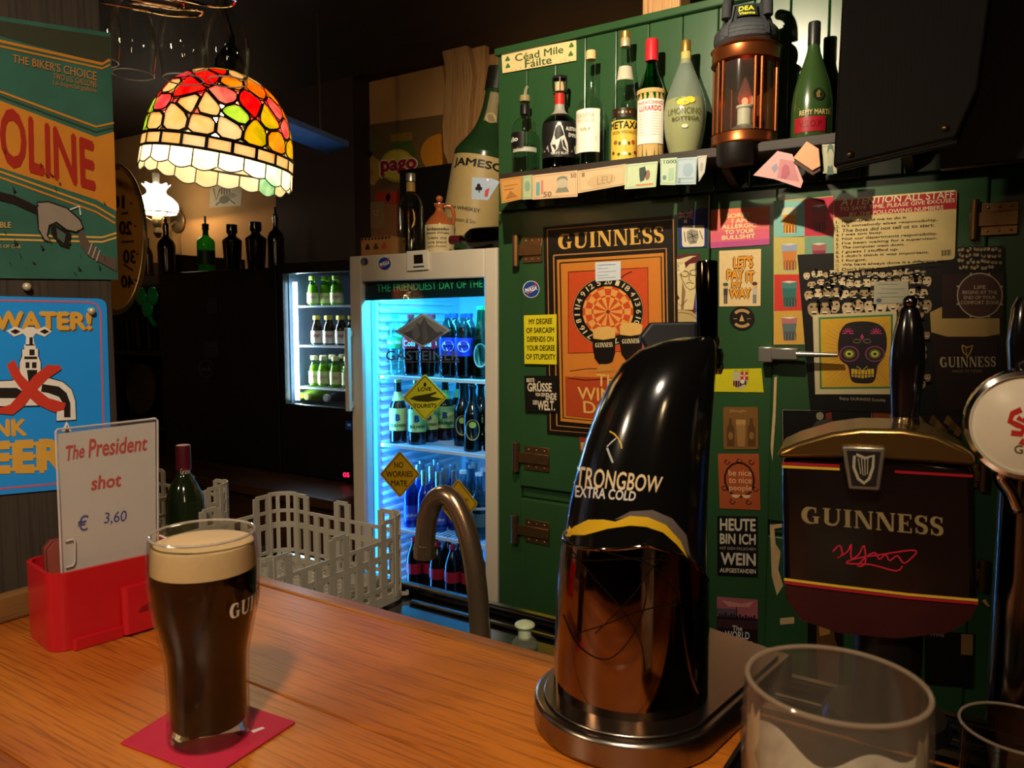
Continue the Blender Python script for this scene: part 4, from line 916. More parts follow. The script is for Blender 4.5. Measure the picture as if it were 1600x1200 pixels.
for p in ([(1062, 427), (1066, 437), (1072, 448), (1078, 453), (1085, 450), (1090, 440)], [(1078, 428), (1076, 437), (1080, 439)], [(1072, 443), (1077, 441), (1084, 443)], [(1044, 484), (1054, 470), (1064, 478), (1074, 468)], [(1046, 448), (1052, 460), (1047, 476)]): pm.line('outline', p, 1.0, '#3a1a16', 3, px=True)
pm.poly('bubble', [(1052 + 19 * math.cos(i * .314), 417 + 13 * math.sin(i * .314)) for i in range(20)], '#dccb9a', 4); pm.poly('bubble', [(1044, 427), (1052, 427), (1055, 437)], '#dccb9a', 4)
for i, t in enumerate(('WE FOUND BLOOD', 'IN YOUR', 'ALCOHOL')): pm.text('lettering', t, [(1037 + 4 * (i > 0), 410 + 5 * i), (1067 - 5 * (i > 0), 409 + 5 * i), (1067 - 5 * (i > 0), 413 + 5 * i), (1037 + 4 * (i > 0), 414 + 5 * i)], '#6a4a34', 5)
pm.poly('bottom_badge', [(1037, 503), (1040, 493), (1050, 486), (1064, 484), (1080, 486), (1091, 494), (1091, 503)], '#b8a06a', 4); pm.line('badge_line', [(1041, 500), (1050, 491), (1064, 488), (1080, 491), (1088, 498)], 1, '#6a5434', 5, px=True)
pm.done()
# space agency roundel: disc with orbit and vector
def roundel(name, label, px, py, r, Y, parent=None):
    s_ = Sheet(name, label, 'sticker', [(px + r * math.cos(i * PI / 12), py + r * 1.03 * math.sin(i * PI / 12)) for i in range(24)], '#d8d8d8', Y=Y, thick=.0008)
    s_.poly('disc', [(px + r * .92 * math.cos(i * PI / 12), py + r * .95 * math.sin(i * PI / 12)) for i in range(24)], '#1f3f8c', 1)
    s_.line('orbit', [(px + r * .7 * math.cos(i * .4) * math.cos(-.5) - r * .3 * math.sin(i * .4) * math.sin(-.5), py + r * .7 * math.cos(i * .4) * math.sin(-.5) + r * .3 * math.sin(i * .4) * math.cos(-.5)) for i in range(17)], .8, '#c8d0e0', 2, px=True)
    s_.line('vector', [(px - r * .5, py + r * .7), (px, py + r * .1), (px + r * .7, py - r * .9)], 1.6, '#c8283a', 3, px=True)
    s_.text('lettering', 'NASA', [(px - r * .72, py - r * .12), (px + r * .72, py - r * .38), (px + r * .72, py + r * .08), (px - r * .72, py + r * .36)], '#f0f0f0', 4, .03); s_.done()
roundel('round_sticker', 'round blue space agency sticker on the cabinet door edge', 830, 452, 13, DY - .0002)
roundel('round_sticker', 'round blue space agency sticker on the white fridge', 601, 412, 10.5, FY - .0002)
mg = Sheet('fridge_magnet', 'small round grey magnet near the fridge corner', 'magnet', [(570 + 5.5 * math.cos(i * .3), 408.5 + 6 * math.sin(i * .3)) for i in range(21)], '#6a6a6c', Y=FY - .0002, thick=.004); mg.poly('swirl', [(568, 404), (573, 405), (574, 411), (570, 413), (571, 408)], '#2a2a2c', 1); mg.done()
yc = sheet('sarcasm_card', 'yellow card with five lines of black lettering on the cabinet door', 'card', [(819, 493), (870, 491), (870, 569.5), (820, 568.5)], '#d8c81e', lift=.0065)
for i, t in enumerate(('MY DEGREE', 'OF SARCASM', 'DEPENDS ON', 'YOUR DEGREE', 'OF STUPIDITY')): yc.tuv('lettering', t, *((.14, .86), (.06, .92), (.08, .90), (.06, .94), (.04, .96))[i][:1], .075 + .18 * i, ((.14, .86), (.06, .92), (.08, .90), (.06, .94), (.04, .96))[i][1], .19 + .18 * i, '#16140c', 1, .03)
yc.done()
gc = sheet('greeting_card', 'black card with white greeting lettering below the yellow card', 'card', [(819.5, 587), (871.5, 587), (871, 645), (821, 643)], '#15120f', lift=.0065)
for t, u0, v0, u1, v1 in (('BESTE', .06, .07, .30, .18), ('GRÜSSE', .08, .15, .82, .44), ('VON DEM', .32, .47, .62, .57), ('ENDE', .64, .47, .97, .66), ('DER', .24, .68, .38, .80), ('WELT.', .38, .68, .92, .95)): gc.tuv('lettering', t, u0, v0, u1, v1, '#d8c8ac', 1, .03)
gc.done()
red = sheet('red_scrap', 'scrap of red and cream sticker below the framed advert', 'sticker', [(905, 678), (918, 679), (918, 707), (907, 706)], '#8a2e1c'); red.rect('print', .1, .45, .9, .9, '#b89a6a', 1); red.done()
S_Y = CY - .0002
ab = sheet('allergy_card', 'coral pink card with stacked cream lettering on the cabinet stile', 'card', [(1110, 328), (1202, 322), (1202.5, 382), (1110.5, 388)], '#d8607a', Y=S_Y)
ab.rect('gradient', 0, 0, 1, .35, '#e0785a', 1); ab.rect('gradient', 0, .35, 1, .6, '#dc6c68', 1); ab.rect('gradient', 0, .85, 1, 1, '#b8508a', 1)
for i, (t, u0, u1) in enumerate((('SORRY', .27, .70), ('I AM', .36, .62), ('ALLERGIC', .19, .78), ('TO YOUR', .24, .74), ('BULLSHIT', .19, .76))): ab.tuv('lettering', t, u0, .13 + .14 * i, u1, .245 + .14 * i, '#e8cf9e', 2, .035)
ab.done()
lp = sheet('pay_card', 'cream card with orange cartoon lettering and two small figures', 'card', [(1124, 392), (1189.5, 389), (1188.5, 478), (1124, 479)], '#dcc08c', Y=S_Y)
def cartoon(t, u0, v0, u1, v1):
    lp.tuv('lettering_shadow', t, u0 - .02, v0 - .012, u1 + .02, v1 + .02, '#4a2412', 1, .11); lp.tuv('lettering', t, u0, v0, u1, v1, '#e0962a', 2, .045)
for a in (("LET'S", .34, .11, .80, .32), ('PAY', .18, .34, .58, .53), ('IT', .64, .38, .84, .58), ('MY', .30, .56, .54, .67), ('WAY', .24, .68, .76, .86)): cartoon(*a)
for u, top, leg, hat in ((.15, '#3a3a3c', '#2a3040', '#3a5a3a'), (.85, '#b8b0a0', '#5a6a80', '#4a2a1c')):
    lp.rect('figure', u - .05, .68, u + .05, .80, top, 3); lp.rect('figure', u - .04, .80, u - .005, .95, leg, 3); lp.rect('figure', u + .005, .80, u + .04, .95, leg, 3)
    lp.ell('figure', u, .635, .055, .045, '#d8a878', 4); lp.ell('figure', u, .605, .065, .032, hat, 5)
lp.done()
rb = sheet('round_badge', 'round black sticker with two cream banners and a flame', 'sticker', [(1159.5 + 19.5 * math.cos(i * PI / 15), 497.5 + 18.5 * math.sin(i * PI / 15)) for i in range(30)], '#191310', Y=S_Y)
for sy in (-1, 1): rb.line('banner', [(1159.5 + 14 * math.cos(math.radians(a)), 497.5 + sy * 12.5 * math.sin(math.radians(a))) for a in range(40, 141, 10)], 4.6, '#b08a58', 1, px=True)
rb.poly('flame', [(1155, 502), (1159, 491), (1163, 502)], '#c0985e', 1); rb.line('rule', [(1146, 498), (1152, 498)], .8, '#b08a58', 1, px=True); rb.line('rule', [(1167, 498), (1173, 498)], .8, '#b08a58', 1, px=True); rb.done()
fc = sheet('football_card', 'yellow card with a small football club crest', 'card', [(1116, 577), (1190, 575.5), (1193.5, 613), (1114, 612)], '#c9be1c', Y=S_Y)
fc.poly('crest', [(1145, 581), (1169, 581), (1169, 596), (1163, 606), (1157, 610), (1150, 605), (1145, 596)], '#b8b088', 1); fc.poly('crest', [(1157, 581), (1169, 581), (1169, 594), (1157, 594)], '#b03030', 2)
fc.line('crest_cross', [(1163, 581), (1163, 594)], 2, '#d8c8a0', 3, px=True); fc.line('crest_cross', [(1157, 587), (1169, 587)], 2, '#d8c8a0', 3, px=True)
for i, x in enumerate((1147, 1150.5, 1154, 1157.5, 1161, 1164.5)): fc.line('crest_stripe', [(x, 595), (x, 603 + 2 * math.sin(i))], 3, ('#7a1f2c', '#1b1f3a')[i % 2], 2, px=True)
fc.ell('crest_ball', .585, .55, .045, .09, '#d8d0b8', 4); fc.tuv('lettering', 'A.S. CALCIO', .42, .05, .74, .12, '#5a5410', 1); fc.done()
tc_ = sheet('embossed_card', 'tan embossed card showing two bottles and a glass', 'card', [(1130, 636), (1184.5, 636), (1185.5, 702), (1131, 702)], '#7a5428', Y=S_Y, round_=4)
for u in (.2, .8): tc_.poly('bottle_relief', [tc_.uv(u - .11, .93), tc_.uv(u - .11, .5), tc_.uv(u - .04, .38), tc_.uv(u - .04, .26), tc_.uv(u + .04, .26), tc_.uv(u + .04, .38), tc_.uv(u + .11, .5), tc_.uv(u + .11, .93)], '#5a3a1c', 1); tc_.ell('label_relief', u, .68, .07, .09, '#8a6434', 2)
tc_.poly('glass_relief', [tc_.uv(.36, .36), tc_.uv(.64, .36), tc_.uv(.6, .93), tc_.uv(.4, .93)], '#9a7040', 1); tc_.rect('froth_relief', .36, .30, .64, .42, '#b08850', 2); tc_.tuv('lettering', 'Draught', .2, .06, .66, .14, '#b89060', 1); tc_.done()
bn = sheet('nice_card', 'rust-orange card about nice people in black scrollwork', 'card', [(1122, 709), (1186, 709), (1188.5, 797), (1125, 794)], '#a8512a', Y=S_Y)
for i, t in enumerate(('be nice', 'to nice', 'people')): bn.tuv('lettering', t, .24, .29 + .135 * i, .80, .40 + .135 * i + (.03 if i == 2 else 0), '#e0a878', 2, .02)
bn.line('scroll', [(.5 + .36 * math.cos(i * .42), .47 + .31 * math.sin(i * .42)) for i in range(16)], 3.2, '#3a1a12', 1)
for u, v in ((.2, .14), (.8, .14), (.12, .62), (.88, .62), (.3, .86), (.7, .86), (.5, .12)): bn.line('scroll', [(u + .08 * math.cos(k * .8) * (1 - k / 9), v + .07 * math.sin(k * .8) * (1 - k / 9)) for k in range(8)], 1.6, '#3a1a12', 1)
bn.ell('cup', .40, .74, .11, .06, '#e0b890', 2, 12, 0, 180); bn.ell('cup', .66, .74, .11, .06, '#e0b890', 2, 12, 0, 180); bn.done()
hw = sheet('wine_card', 'black card with bold white German lettering about wine', 'card', [(1121, 806), (1184, 807), (1184, 902), (1121, 899)], '#14110f', Y=S_Y)
for t, v0, v1, u0, u1, c in (('HEUTE', .04, .25, .06, .95, '#cdc2ac'), ('BIN ICH', .29, .47, .06, .95, '#cdc2ac'), ('MIT DEM FALSCHEN', .515, .565, .06, .95, '#8a8272'), ('WEIN', .61, .82, .08, .95, '#cdc2ac'), ('AUFGESTANDEN', .87, .945, .06, .95, '#cdc2ac')): hw.tuv('lettering', t, u0, v0, u1, v1, c, 1, .03)
hw.done()
wy = sheet('city_card', 'card with pink city sunset and brush lettering about the world', 'card', [(1120, 932), (1184, 937), (1184, 1016), (1120, 1013)], '#1f1515', Y=S_Y)
wy.rect('sky', 0, 0, 1, .38, '#a05860', 1); wy.rect('sky', 0, .22, .5, .38, '#5a4a58', 2); wy.poly('cloud', [wy.uv(.1, .06), wy.uv(.6, .1), wy.uv(.9, .04), wy.uv(.8, .16), wy.uv(.3, .18)], '#c88078', 2)
for i in range(13): h = .05 + .08 * random.random(); wy.rect('skyline', .05 + i * .07, .40 - h, .10 + i * .07, .42, '#2a1a1c', 3)
wy.rect('tower', .47, .17, .49, .4, '#2a1a1c', 3); wy.rect('ground', 0, .40, 1, .60, '#3a2224', 3)
for t, u0, v0, u1, v1 in (('The', .38, .54, .62, .64), ('WORLD', .20, .65, .80, .80), ('IS YOURS', .10, .83, .88, .96)): wy.tuv('lettering', t, u0, v0, u1, v1, '#d8d0c4', 4, .015)
wy.done()
# poster of coloured tumblers
tg = sheet('tumbler_poster', 'poster of tumblers on coloured squares beside the staff notice', 'poster', [(1209, 314), (1302.5, 306), (1303, 538), (1209, 538.5)], '#b8a060')
def tumbler(q, bg, body, liq):
    tg.poly('square', q, bg, 1)
    g = lambda u, v: bil(q, u, 1 - v)
    tg.poly('tumbler', [g(.24, .2), g(.76, .2), g(.68, .9), g(.32, .9)], body, 2); tg.poly('drink', [g(.27, .38), g(.73, .38), g(.68, .88), g(.32, .88)], liq, 3); tg.poly('tumbler_rim', [g(.24, .2), g(.5, .17), g(.76, .2), g(.5, .24)], '#d0c8b0', 3)
    for k in range(4): u = .33 + k * .1; tg.line('facet', [g(u, .88), g(u, .68), g(u + .045, .62), g(u + .09, .68), g(u + .085, .88)], .9, '#4a2a2a', 4, px=True)
ys1 = [315, 371, 429, 486, 538]
cl = (('#7fb8b0', '#c8d0b0', '#e0952a'), ('#c0b060', '#8fa0c0', '#c87a3a'), ('#c8382c', '#4a7a78', '#2f6a64'), ('#c89a40', '#b06a6a', '#5a6a6a'))
for i in range(4): tumbler([(1209.5, ys1[i]), (1257, ys1[i] - (2 if i < 2 else 0)), (1257, ys1[i + 1] - 1), (1209.5, ys1[i + 1])], *cl[i])
tumbler([(1257.5, 312), (1302, 307), (1302, 368), (1257.5, 369)], '#c02c48', '#8a4a50', '#a03a40'); tumbler([(1257.5, 370), (1302, 369), (1302, 426), (1257.5, 428)], '#6f9a80', '#a0605a', '#8a2f4a')
tg.done()
# stout poster with laughing crowd
cw = sheet('crowd_poster', 'wide black poster of laughing faces beside a tall pint of stout', 'poster', [(1246, 398), (1567, 384), (1571, 652), (1266, 640)], '#100d0c', lift=.0022)
rnd = random.Random(3)
def mug(x, y, r, tone):
    cw.poly('crowd_face', [(x + r * .62 * math.cos(i * .628), y + r * .82 * math.sin(i * .628)) for i in range(10)], tone, 1)
    cw.poly('crowd_hair', [(x - r * .7, y - r * .1), (x - r * .66, y - r * .75), (x, y - r * 1.08), (x + r * .66, y - r * .72), (x + r * .7, y - r * .1), (x + r * .4, y - r * .5), (x - r * .35, y - r * .48)], '#171210', 2)
    for sx in (-1, 1): cw.poly('crowd_eye', [(x + sx * r * .26 + r * .13 * math.cos(i * 1.05), y - r * .14 + r * .1 * math.sin(i * 1.05)) for i in range(6)], '#1a1412', 2)
    cw.poly('crowd_mouth', [(x - r * .3, y + r * .3), (x + r * .3, y + r * .3), (x + r * .12, y + r * .58), (x - r * .12, y + r * .58)], '#2a1a16', 2); cw.line('crowd_teeth', [(x - r * .24, y + r * .34), (x + r * .24, y + r * .34)], r * .12, '#e8dcc0', 3, px=True)
    cw.poly('crowd_shoulder', [(x - r * .25, y + r * .75), (x + r * .25, y + r * .75), (x + r * .9, y + r * 1.3), (x - r * .9, y + r * 1.3)], '#1c1815', 0)
tones = ['#c8b088', '#b49a74', '#a08862', '#d2bc94']
for row, (y, r, n) in enumerate(((430, 9, 20), (443, 12, 16), (460, 15, 13), (480, 17, 11))):
    for i in range(n):
        x = 1262 + (i + .5 * (row % 2)) * (1455 - 1262) / n + rnd.uniform(-3, 3); mug(x, y + rnd.uniform(-3, 3) - (x - 1260) * .02, r * rnd.uniform(.85, 1.1), rnd.choice(tones))
for i in range(46): mug(1500 + (i % 12) * 5.6 + rnd.uniform(-2, 2), 390 + (i // 12) * 9 + rnd.uniform(-2, 2), 4.4, rnd.choice(tones[1:3]))
for i in range(12): mug(1420 + rnd.uniform(0, 32), 490 + i * 11, 9, tones[2])
cw.poly('pint_body', [(1454, 492), (1562, 492), (1558, 560), (1548, 645), (1470, 640), (1460, 570)], '#24100a', 4)
cw.poly('pint_froth', [(1453, 488), (1470, 480), (1545, 478), (1562, 488), (1562, 522), (1540, 526), (1480, 526), (1455, 519)], '#b8985a', 5)
cw.line('harp', [(1503, 540), (1505, 550), (1512, 557), (1517, 549), (1520, 540), (1511, 543), (1503, 539)], 2.4, '#b8924a', 6, px=True); cw.line('harp', [(1509, 544), (1511, 554)], 1, '#b8924a', 6, px=True)
cw.text('lettering', 'GUINNESS', [(1468, 558), (1556, 557), (1556, 573), (1469, 574)], '#b8a888', 6, serif=True); cw.text('lettering', 'MADE OF MORE', [(1488, 578), (1534, 577.5), (1534, 581.5), (1488, 582)], '#8a7a5a', 6)
cw.text('lettering', 'Enjoy GUINNESS Sensibly', [(1312, 620), (1384, 623), (1384, 629), (1312, 626)], '#a89a80', 6); cw.done()
an = sheet('staff_notice', 'cream and red numbered staff notice with rounded corners', 'sign', [(1302.5, 311.5), (1495.5, 296.5), (1492, 405), (1303.5, 426.5)], '#cdb67c', round_=6, lift=.0045)
an.poly('header', [(1303, 314), (1494, 299), (1494.5, 326), (1303.3, 340)], '#a8202a', 1)
for t, q in (('ATTENTION ALL STAFF', [(1316, 309), (1491, 297), (1491, 308), (1313, 321)]), ('TO SAVE TIME, PLEASE GIVE EXCUSES', [(1312, 323), (1492, 308.5), (1492, 315.5), (1311, 330)]), ('BY THE FOLLOWING NUMBERS', [(1328, 331), (1474, 319.5), (1474, 326), (1327, 337)])): an.text('lettering', t, [(q[0][0], q[0][1] + 1), (q[1][0], q[1][1] + 1), (q[2][0], q[2][1] + 1), (q[3][0], q[3][1] + 1)], '#e0cfa8', 2, .012)
ex = ['Nobody told me to do it.', "It's somebody elses responsibility.", 'The boss did not tell us to start.', 'I was too busy.', 'Not our departments responsibility.', "I've been waiting for a supervisor.", 'The computer went down.', 'I guess I stuffed up.', "I didn't think it was important.", 'I forgot.', 'We have always done it a different way.', "Don't blame me, I wasn't even there."]
for i, t in enumerate(ex):
    y = 344.2 + 6.75 * i; x1 = 1314.5 + len(t) * 4.35 * (.98 if len(t) > 10 else 1); dy = lambda x: -(x - 1314) * (.068 - .0025 * i)
    hgt = 5.4
    an.text('lettering', t, [(1316, y), (x1 + 1, y + dy(x1)), (x1, y + hgt + dy(x1)), (1315, y + hgt)], '#2a2018', 2, .012); an.text('lettering', '%d.' % (i + 1), [(1306, y + .8), (1311.5, y + .5), (1311.5, y + 5.2), (1306, y + 5.5)], '#2a2018', 2, .01)
for k in range(9): an.line('barcode', [(1472 + k * 1.7, 391 - k * .15), (1472 + k * 1.7, 400 - k * .15)], .5 + .7 * (k % 3 == 0), '#1a1410', 2, px=True)
an.done()
sk = sheet('skull_card', 'yellow card with a decorated black sugar skull and rays', 'card', [(1270, 492), (1401, 486), (1402, 616), (1274, 616)], '#c8b890', lift=.0045)
sk.poly('green_border', [(1279, 496), (1395, 491), (1395, 607), (1281, 608)], '#3f7a4a', 1); sk.poly('yellow_ground', [(1282, 499), (1392, 494), (1392, 604), (1284, 605)], '#d0a02c', 2)
cx, cy = 1347, 550
for i in range(56):
    a = i * 2 * PI / 56; r1 = 74
    def cl_(x, y): return (min(1392, max(1283, x)), min(604, max(497, y)))
    sk.poly('ray', [(cx + 24 * math.cos(a - .02), cy + 24 * math.sin(a - .02)), cl_(cx + r1 * math.cos(a), cy + r1 * math.sin(a)), (cx + 24 * math.cos(a + .02), cy + 24 * math.sin(a + .02))], '#b04a28' if i % 2 else '#a83a6a', 3)
so = smooth_pts([(x, y, 0) for x, y in [(1312, 520), (1322, 506), (1347, 502), (1372, 506), (1384, 520), (1385, 545), (1378, 562), (1371, 572), (1368, 590), (1362, 598), (1347, 599), (1333, 597), (1328, 588), (1325, 572), (1313, 562), (1309, 542), (1312, 520)]], 3)
sk.poly('skull', [(v.x, v.y) for v in so], '#241c20', 4)
for sx in (-1, 1):
    ex_ = cx + sx * 20
    for rr, c, l in ((15, '#7a3a5a', 5), (12.5, '#2a2024', 6), (9, '#5a5a2a', 7), (6, '#b8b83a', 8), (2.5, '#1a1a10', 9)): sk.poly('eye_ring', [(ex_ + rr * 1.05 * math.cos(i * .35), 553 + rr * .85 * math.sin(i * .35)) for i in range(18)], c, l)
    for k in range(8): sk.poly('petal', [(ex_ + sx * 4 + 11 * math.cos(k * .42 - PI) * 1.1 + d * .1, 519 + 10 * math.sin(k * .42 - PI) + e_) for d, e_ in ((-1, 0), (0, -3), (1, 0), (0, 2))], '#2f8a8a', 5)
    for k in range(7): a = PI + k * PI / 6; sk.line('fan', [(cx + sx * 22, 521), (cx + sx * 22 + 9 * math.cos(a), 521 + 9 * math.sin(a))], 1.6, '#b03a6a', 6, px=True)
    sk.line('scroll', [(cx + sx * (8 + 6 * math.cos(k * .7)), 533 + 3 * math.sin(k * .7)) for k in range(9)], .9, '#8a7a6a', 5, px=True)
    sk.line('nostril', [(cx + sx * 2, 577), (cx + sx * 8, 572), (cx + sx * 9, 577), (cx + sx * 3, 580)], 1.0, '#b8a05a', 5, px=True)
for k in range(7): x = 1330 + k * 5.2; sk.poly('tooth', [(x, 578 + abs(k - 3) * -.6), (x + 4.4, 578 + abs(k - 3) * -.6), (x + 4.2, 585), (x + .3, 585)], '#d0a83a', 5); sk.poly('tooth', [(x, 586), (x + 4.4, 586), (x + 4, 591 - abs(k - 3) * .7), (x + .5, 591 - abs(k - 3) * .7)], '#c09a34', 5)
sk.poly('forehead_mark', [(1344, 527), (1347, 521), (1350, 527), (1347, 532)], '#b03a6a', 5); sk.done()
s2 = sheet('price_slip', 'small pale slip with handwriting stuck over the crowd poster', 'paper slip', [(1366, 440), (1419, 439), (1420.5, 473), (1365, 475)], '#a8a48c', lift=.0046, thick=.0005)
for i, v in enumerate((.12, .34, .52, .7)): s2.line('writing', [(.1 + .1 * (i % 2), v), (.7 + .2 * (i % 2), v + .02)], .8, '#6a6a6a', 1)
s2.ell('stamp', .15, .85, .08, .1, '#4a5a7a', 1); s2.done()
lc = sheet('comfort_card', 'dark brown card with a circled saying about the comfort zone', 'card', [(1472, 429), (1568, 427), (1568, 497), (1472, 497)], '#2e1a14', lift=.0046)
lc.poly('circle_fill', [(1531 + 33 * math.cos(i * .2094), 461.5 + 33 * math.sin(i * .2094)) for i in range(30)], '#4a3026', 1); lc.line('circle', [(1531 + 35 * math.cos(i * .2094), 461.5 + 34.5 * math.sin(i * .2094)) for i in range(31)], 2.0, '#b8a48c', 2, px=True)
for i in range(8): a = i * PI / 4 + .4; lc.poly('tick', [(1531 + 36 * math.cos(a - .06), 461.5 + 35 * math.sin(a - .06)), (1531 + 40 * math.cos(a), 461.5 + 39 * math.sin(a)), (1531 + 36 * math.cos(a + .06), 461.5 + 35 * math.sin(a + .06))], '#b8a48c', 2)
for i, (t, hw_) in enumerate((('LIFE', 9), ('BEGINS AT THE', 27), ('END OF YOUR', 25), ('COMFORT ZONE', 30))): lc.text('lettering', t, [(1531 - hw_, 446 + i * 8), (1531 + hw_, 446 + i * 8), (1531 + hw_, 451.5 + i * 8), (1531 - hw_, 451.5 + i * 8)], '#c0a888', 2, .01)
lc.done()
dp = sheet('dark_photo', 'dark photograph of a figure drinking, thin white border line', 'photograph', [(1221, 639), (1363, 641), (1365, 780), (1223, 776)], '#0f0d0e')
dp.line('border', [(.01, .01), (.99, .01), (.99, .99), (.01, .99), (.01, .01)], 1, '#8a8678', 1)
dp.poly('figure', [(1265, 684), (1268, 668), (1276, 658), (1286, 656), (1296, 652), (1304, 660), (1302, 674), (1298, 692), (1262, 694)], '#3f3c34', 1); dp.poly('figure_head', [(1281 + 6 * math.cos(i * .6), 650 + 6.5 * math.sin(i * .6)) for i in range(11)], '#8f8468', 2); dp.poly('figure_cap', [(1290, 646), (1299, 644), (1300, 654), (1291, 655)], '#7a2a24', 2); dp.done()
orp = sheet('orange_scrap', 'torn orange and brown picture strip behind the tall black tap lever', 'poster', [(1364, 640), (1402, 642), (1402, 690), (1364, 690)], '#7a3416'); orp.poly('print', [orp.uv(.1, .4), orp.uv(.8, .2), orp.uv(.9, .8), orp.uv(.3, .9)], '#5a2812', 1); orp.done()
gp = sheet('leaf_picture', 'dark picture of golden leaves behind the fonts', 'picture', [(1425, 640), (1502, 642), (1502, 690), (1425, 690)], '#1a130c')
for i in range(9): u, v = .12 + .1 * i, .3 + .35 * (i % 3) / 2; gp.poly('leaf', [gp.uv(u - .08, v + .1), gp.uv(u, v - .18), gp.uv(u + .1, v), gp.uv(u + .03, v + .2)], '#5a4420' if i % 2 else '#7a5a2a', 1)
gp.done()
lb_ = sheet('bottle_photo', 'narrow dark photograph with an amber bottle low on the cabinet door', 'photograph', [(1262, 955), (1318, 960), (1318, 1085), (1262, 1080)], '#120e0d')
lb_.poly('bottle_print', [lb_.uv(.25, .1), lb_.uv(.7, .06), lb_.uv(.75, .3), lb_.uv(.9, .5), lb_.uv(.85, .9), lb_.uv(.3, .9), lb_.uv(.25, .5)], '#5a3a18', 1); lb_.poly('bottle_print', [lb_.uv(.3, .14), lb_.uv(.6, .1), lb_.uv(.62, .26), lb_.uv(.34, .3)], '#a87a3a', 2); lb_.done()
ln = sheet('lower_card', 'dark card with a cream strip low on the right-hand door', 'card', [(1445, 985), (1522, 990), (1520, 1075), (1445, 1070)], '#110d0c'); ln.rect('strip', .74, .02, .98, .4, '#8a6a3a', 1); ln.tuv('lettering', 'WINE', .1, .02, .4, .1, '#8a8474', 1); ln.done()

# ================================================================== ON TOP OF THE WHITE FRIDGE
TZ = FZ
P, R, H = spot(643, 388, 275, 37, 1.95, TZ)
pr = smoothprof([(R * .97, 0), (R, H * .05), (R, H * .4), (R, H * .62), (R * .84, H * .72), (R * .42, H * .78), (R * .36, H * .84), (R * .36, H)])
bottle('vodka_bottle', 'clear vodka bottle with a gold feather motif on the white fridge', 'bottle', P, pr, G_CLEAR, cap=[('cap', R * .40, H * .93, H * 1.03, mat('silver_cap', '#a8a494', .3, .8)), ('neck_label', R * .38, H * .80, H * .92, ink('#8a6a30'))], liquid=(L_CLEAR, H * .6),
       texts=[('OCEAN', H * .14, H * .18, -50, 10, BLK, .03)], polys=[([(0, H * .32), (14, H * .36), (20, H * .44), (16, H * .52), (6, H * .57), (10, H * .5), (12, H * .42), (4, H * .36)], ink('#c08a3a'))])
P, R, H = spot(687, 387, 318, 46, 1.97, TZ)
BRN = mat('brown_glaze', '#a2562c', .15, coat=.5, var=.15); CRG = mat('cream_glaze', '#c9b58a', .2, coat=.4, var=.1)
pr = smoothprof([(R * .95, 0), (R, H * .05), (R, H * .5), (R * .96, H * .6), (R * .66, H * .72), (R * .34, H * .82), (R * .26, H * .9), (R * .36, H * .96), (R * .36, H)])
jug = thing('stoneware_jug', 'stoneware whisky jug, brown glaze over cream, with looped handle', 'jug', P, facing(P))
MB().lathe([(0, 0)] + [p for p in pr if p[1] <= H * .56] + [(r_at(pr, H * .56), H * .56)], 24, cap=False).build('body', CRG, jug)
MB().lathe([(r_at(pr, H * .56), H * .56)] + [p for p in pr if p[1] > H * .56] + [(0, H)], 24, cap=False).build('shoulder', BRN, jug)
MB().sphere((0, 0, H * 1.09), R * .24, 12, 8).build('stopper', BRN, jug)
MB().tube(smooth_pts([(0, R * .30, H * .93), (0, R * .72, H * .95), (0, R * .98, H * .80), (0, R * .92, H * .60)]), R * .13, 10).build('handle', BRN, jug)
for i, (t, b_) in enumerate((('Ambassador', .02), ('Scotch Whisky', .01), ('finest old', 0), ('rare blend', 0), ('product of scotland', 0))): wtext(pr, t, H * (.44 - .085 * i), H * (.49 - .085 * i + .01 * (i < 2)), -58 + 8 * (i > 1), 40 - 14 * (i > 1), bold=b_).build('lettering', BLK, jug, smooth=0)
# giant display whiskey bottle, leaning
P = onY(731, 390, 2.17); P.z = TZ + .022
H = (onY(774, 98, 2.17) - P).length; R = wpx(94, P) / 2
gb = thing('giant_whiskey_bottle', 'oversized green display whiskey bottle with cream label leaning by the cabinet', 'bottle', P, facing(P))
lean = math.atan2(onY(774, 98, 2.17).x - P.x, onY(774, 98, 2.17).z - P.z)
RL = Matrix.Rotation(-lean * .95, 3, 'X')
pr = smoothprof([(R * .95, 0), (R, H * .03), (R, H * .3), (R, H * .50), (R * .94, H * .55), (R * .55, H * .65), (R * .38, H * .74), (R * .33, H * .84), (R * .33, H)])
def rl(mb): mb.v = [RL @ v for v in mb.v]; return mb
rl(MB().lathe([(0, 0)] + pr, 28, cap=False)).build('body', mat('display_green_plastic', '#223c1f', .18, spec=.6, var=.1), gb)
rl(MB().lathe([(R * .38, H * .88), (R * .38, H * 1.0), (R * .3, H * 1.005)], 18)).build('cap', mat('dark_cap', '#1c1a14', .4), gb)
lb = rl(wrap(pr, H * .04, H * .50, -100, 100, .001)).build('label', ink('#b39a66'), gb)
rl(wtext(pr, 'JAMESON', H * .42, H * .475, -62, 62, .002, .03)).build('lettering', BLK, lb, smooth=0); rl(wtext(pr, 'IRISH WHISKEY', H * .20, H * .22, -60, 10, .002, .02)).build('lettering', BLK, lb, smooth=0); rl(wtext(pr, 'John Jameson & Son', H * .13, H * .16, -55, 5, .002)).build('lettering', BLK, lb, smooth=0)
rl(wrap(pr, H * .70, H * .86, -30, 30, .001)).build('neck_label', ink('#8a7a58'), gb)
rl(wpoly(pr, ell_az(0, H * .72, 26, H * .028), .0022)).build('seal', ink('#b8a070'), gb, smooth=0)
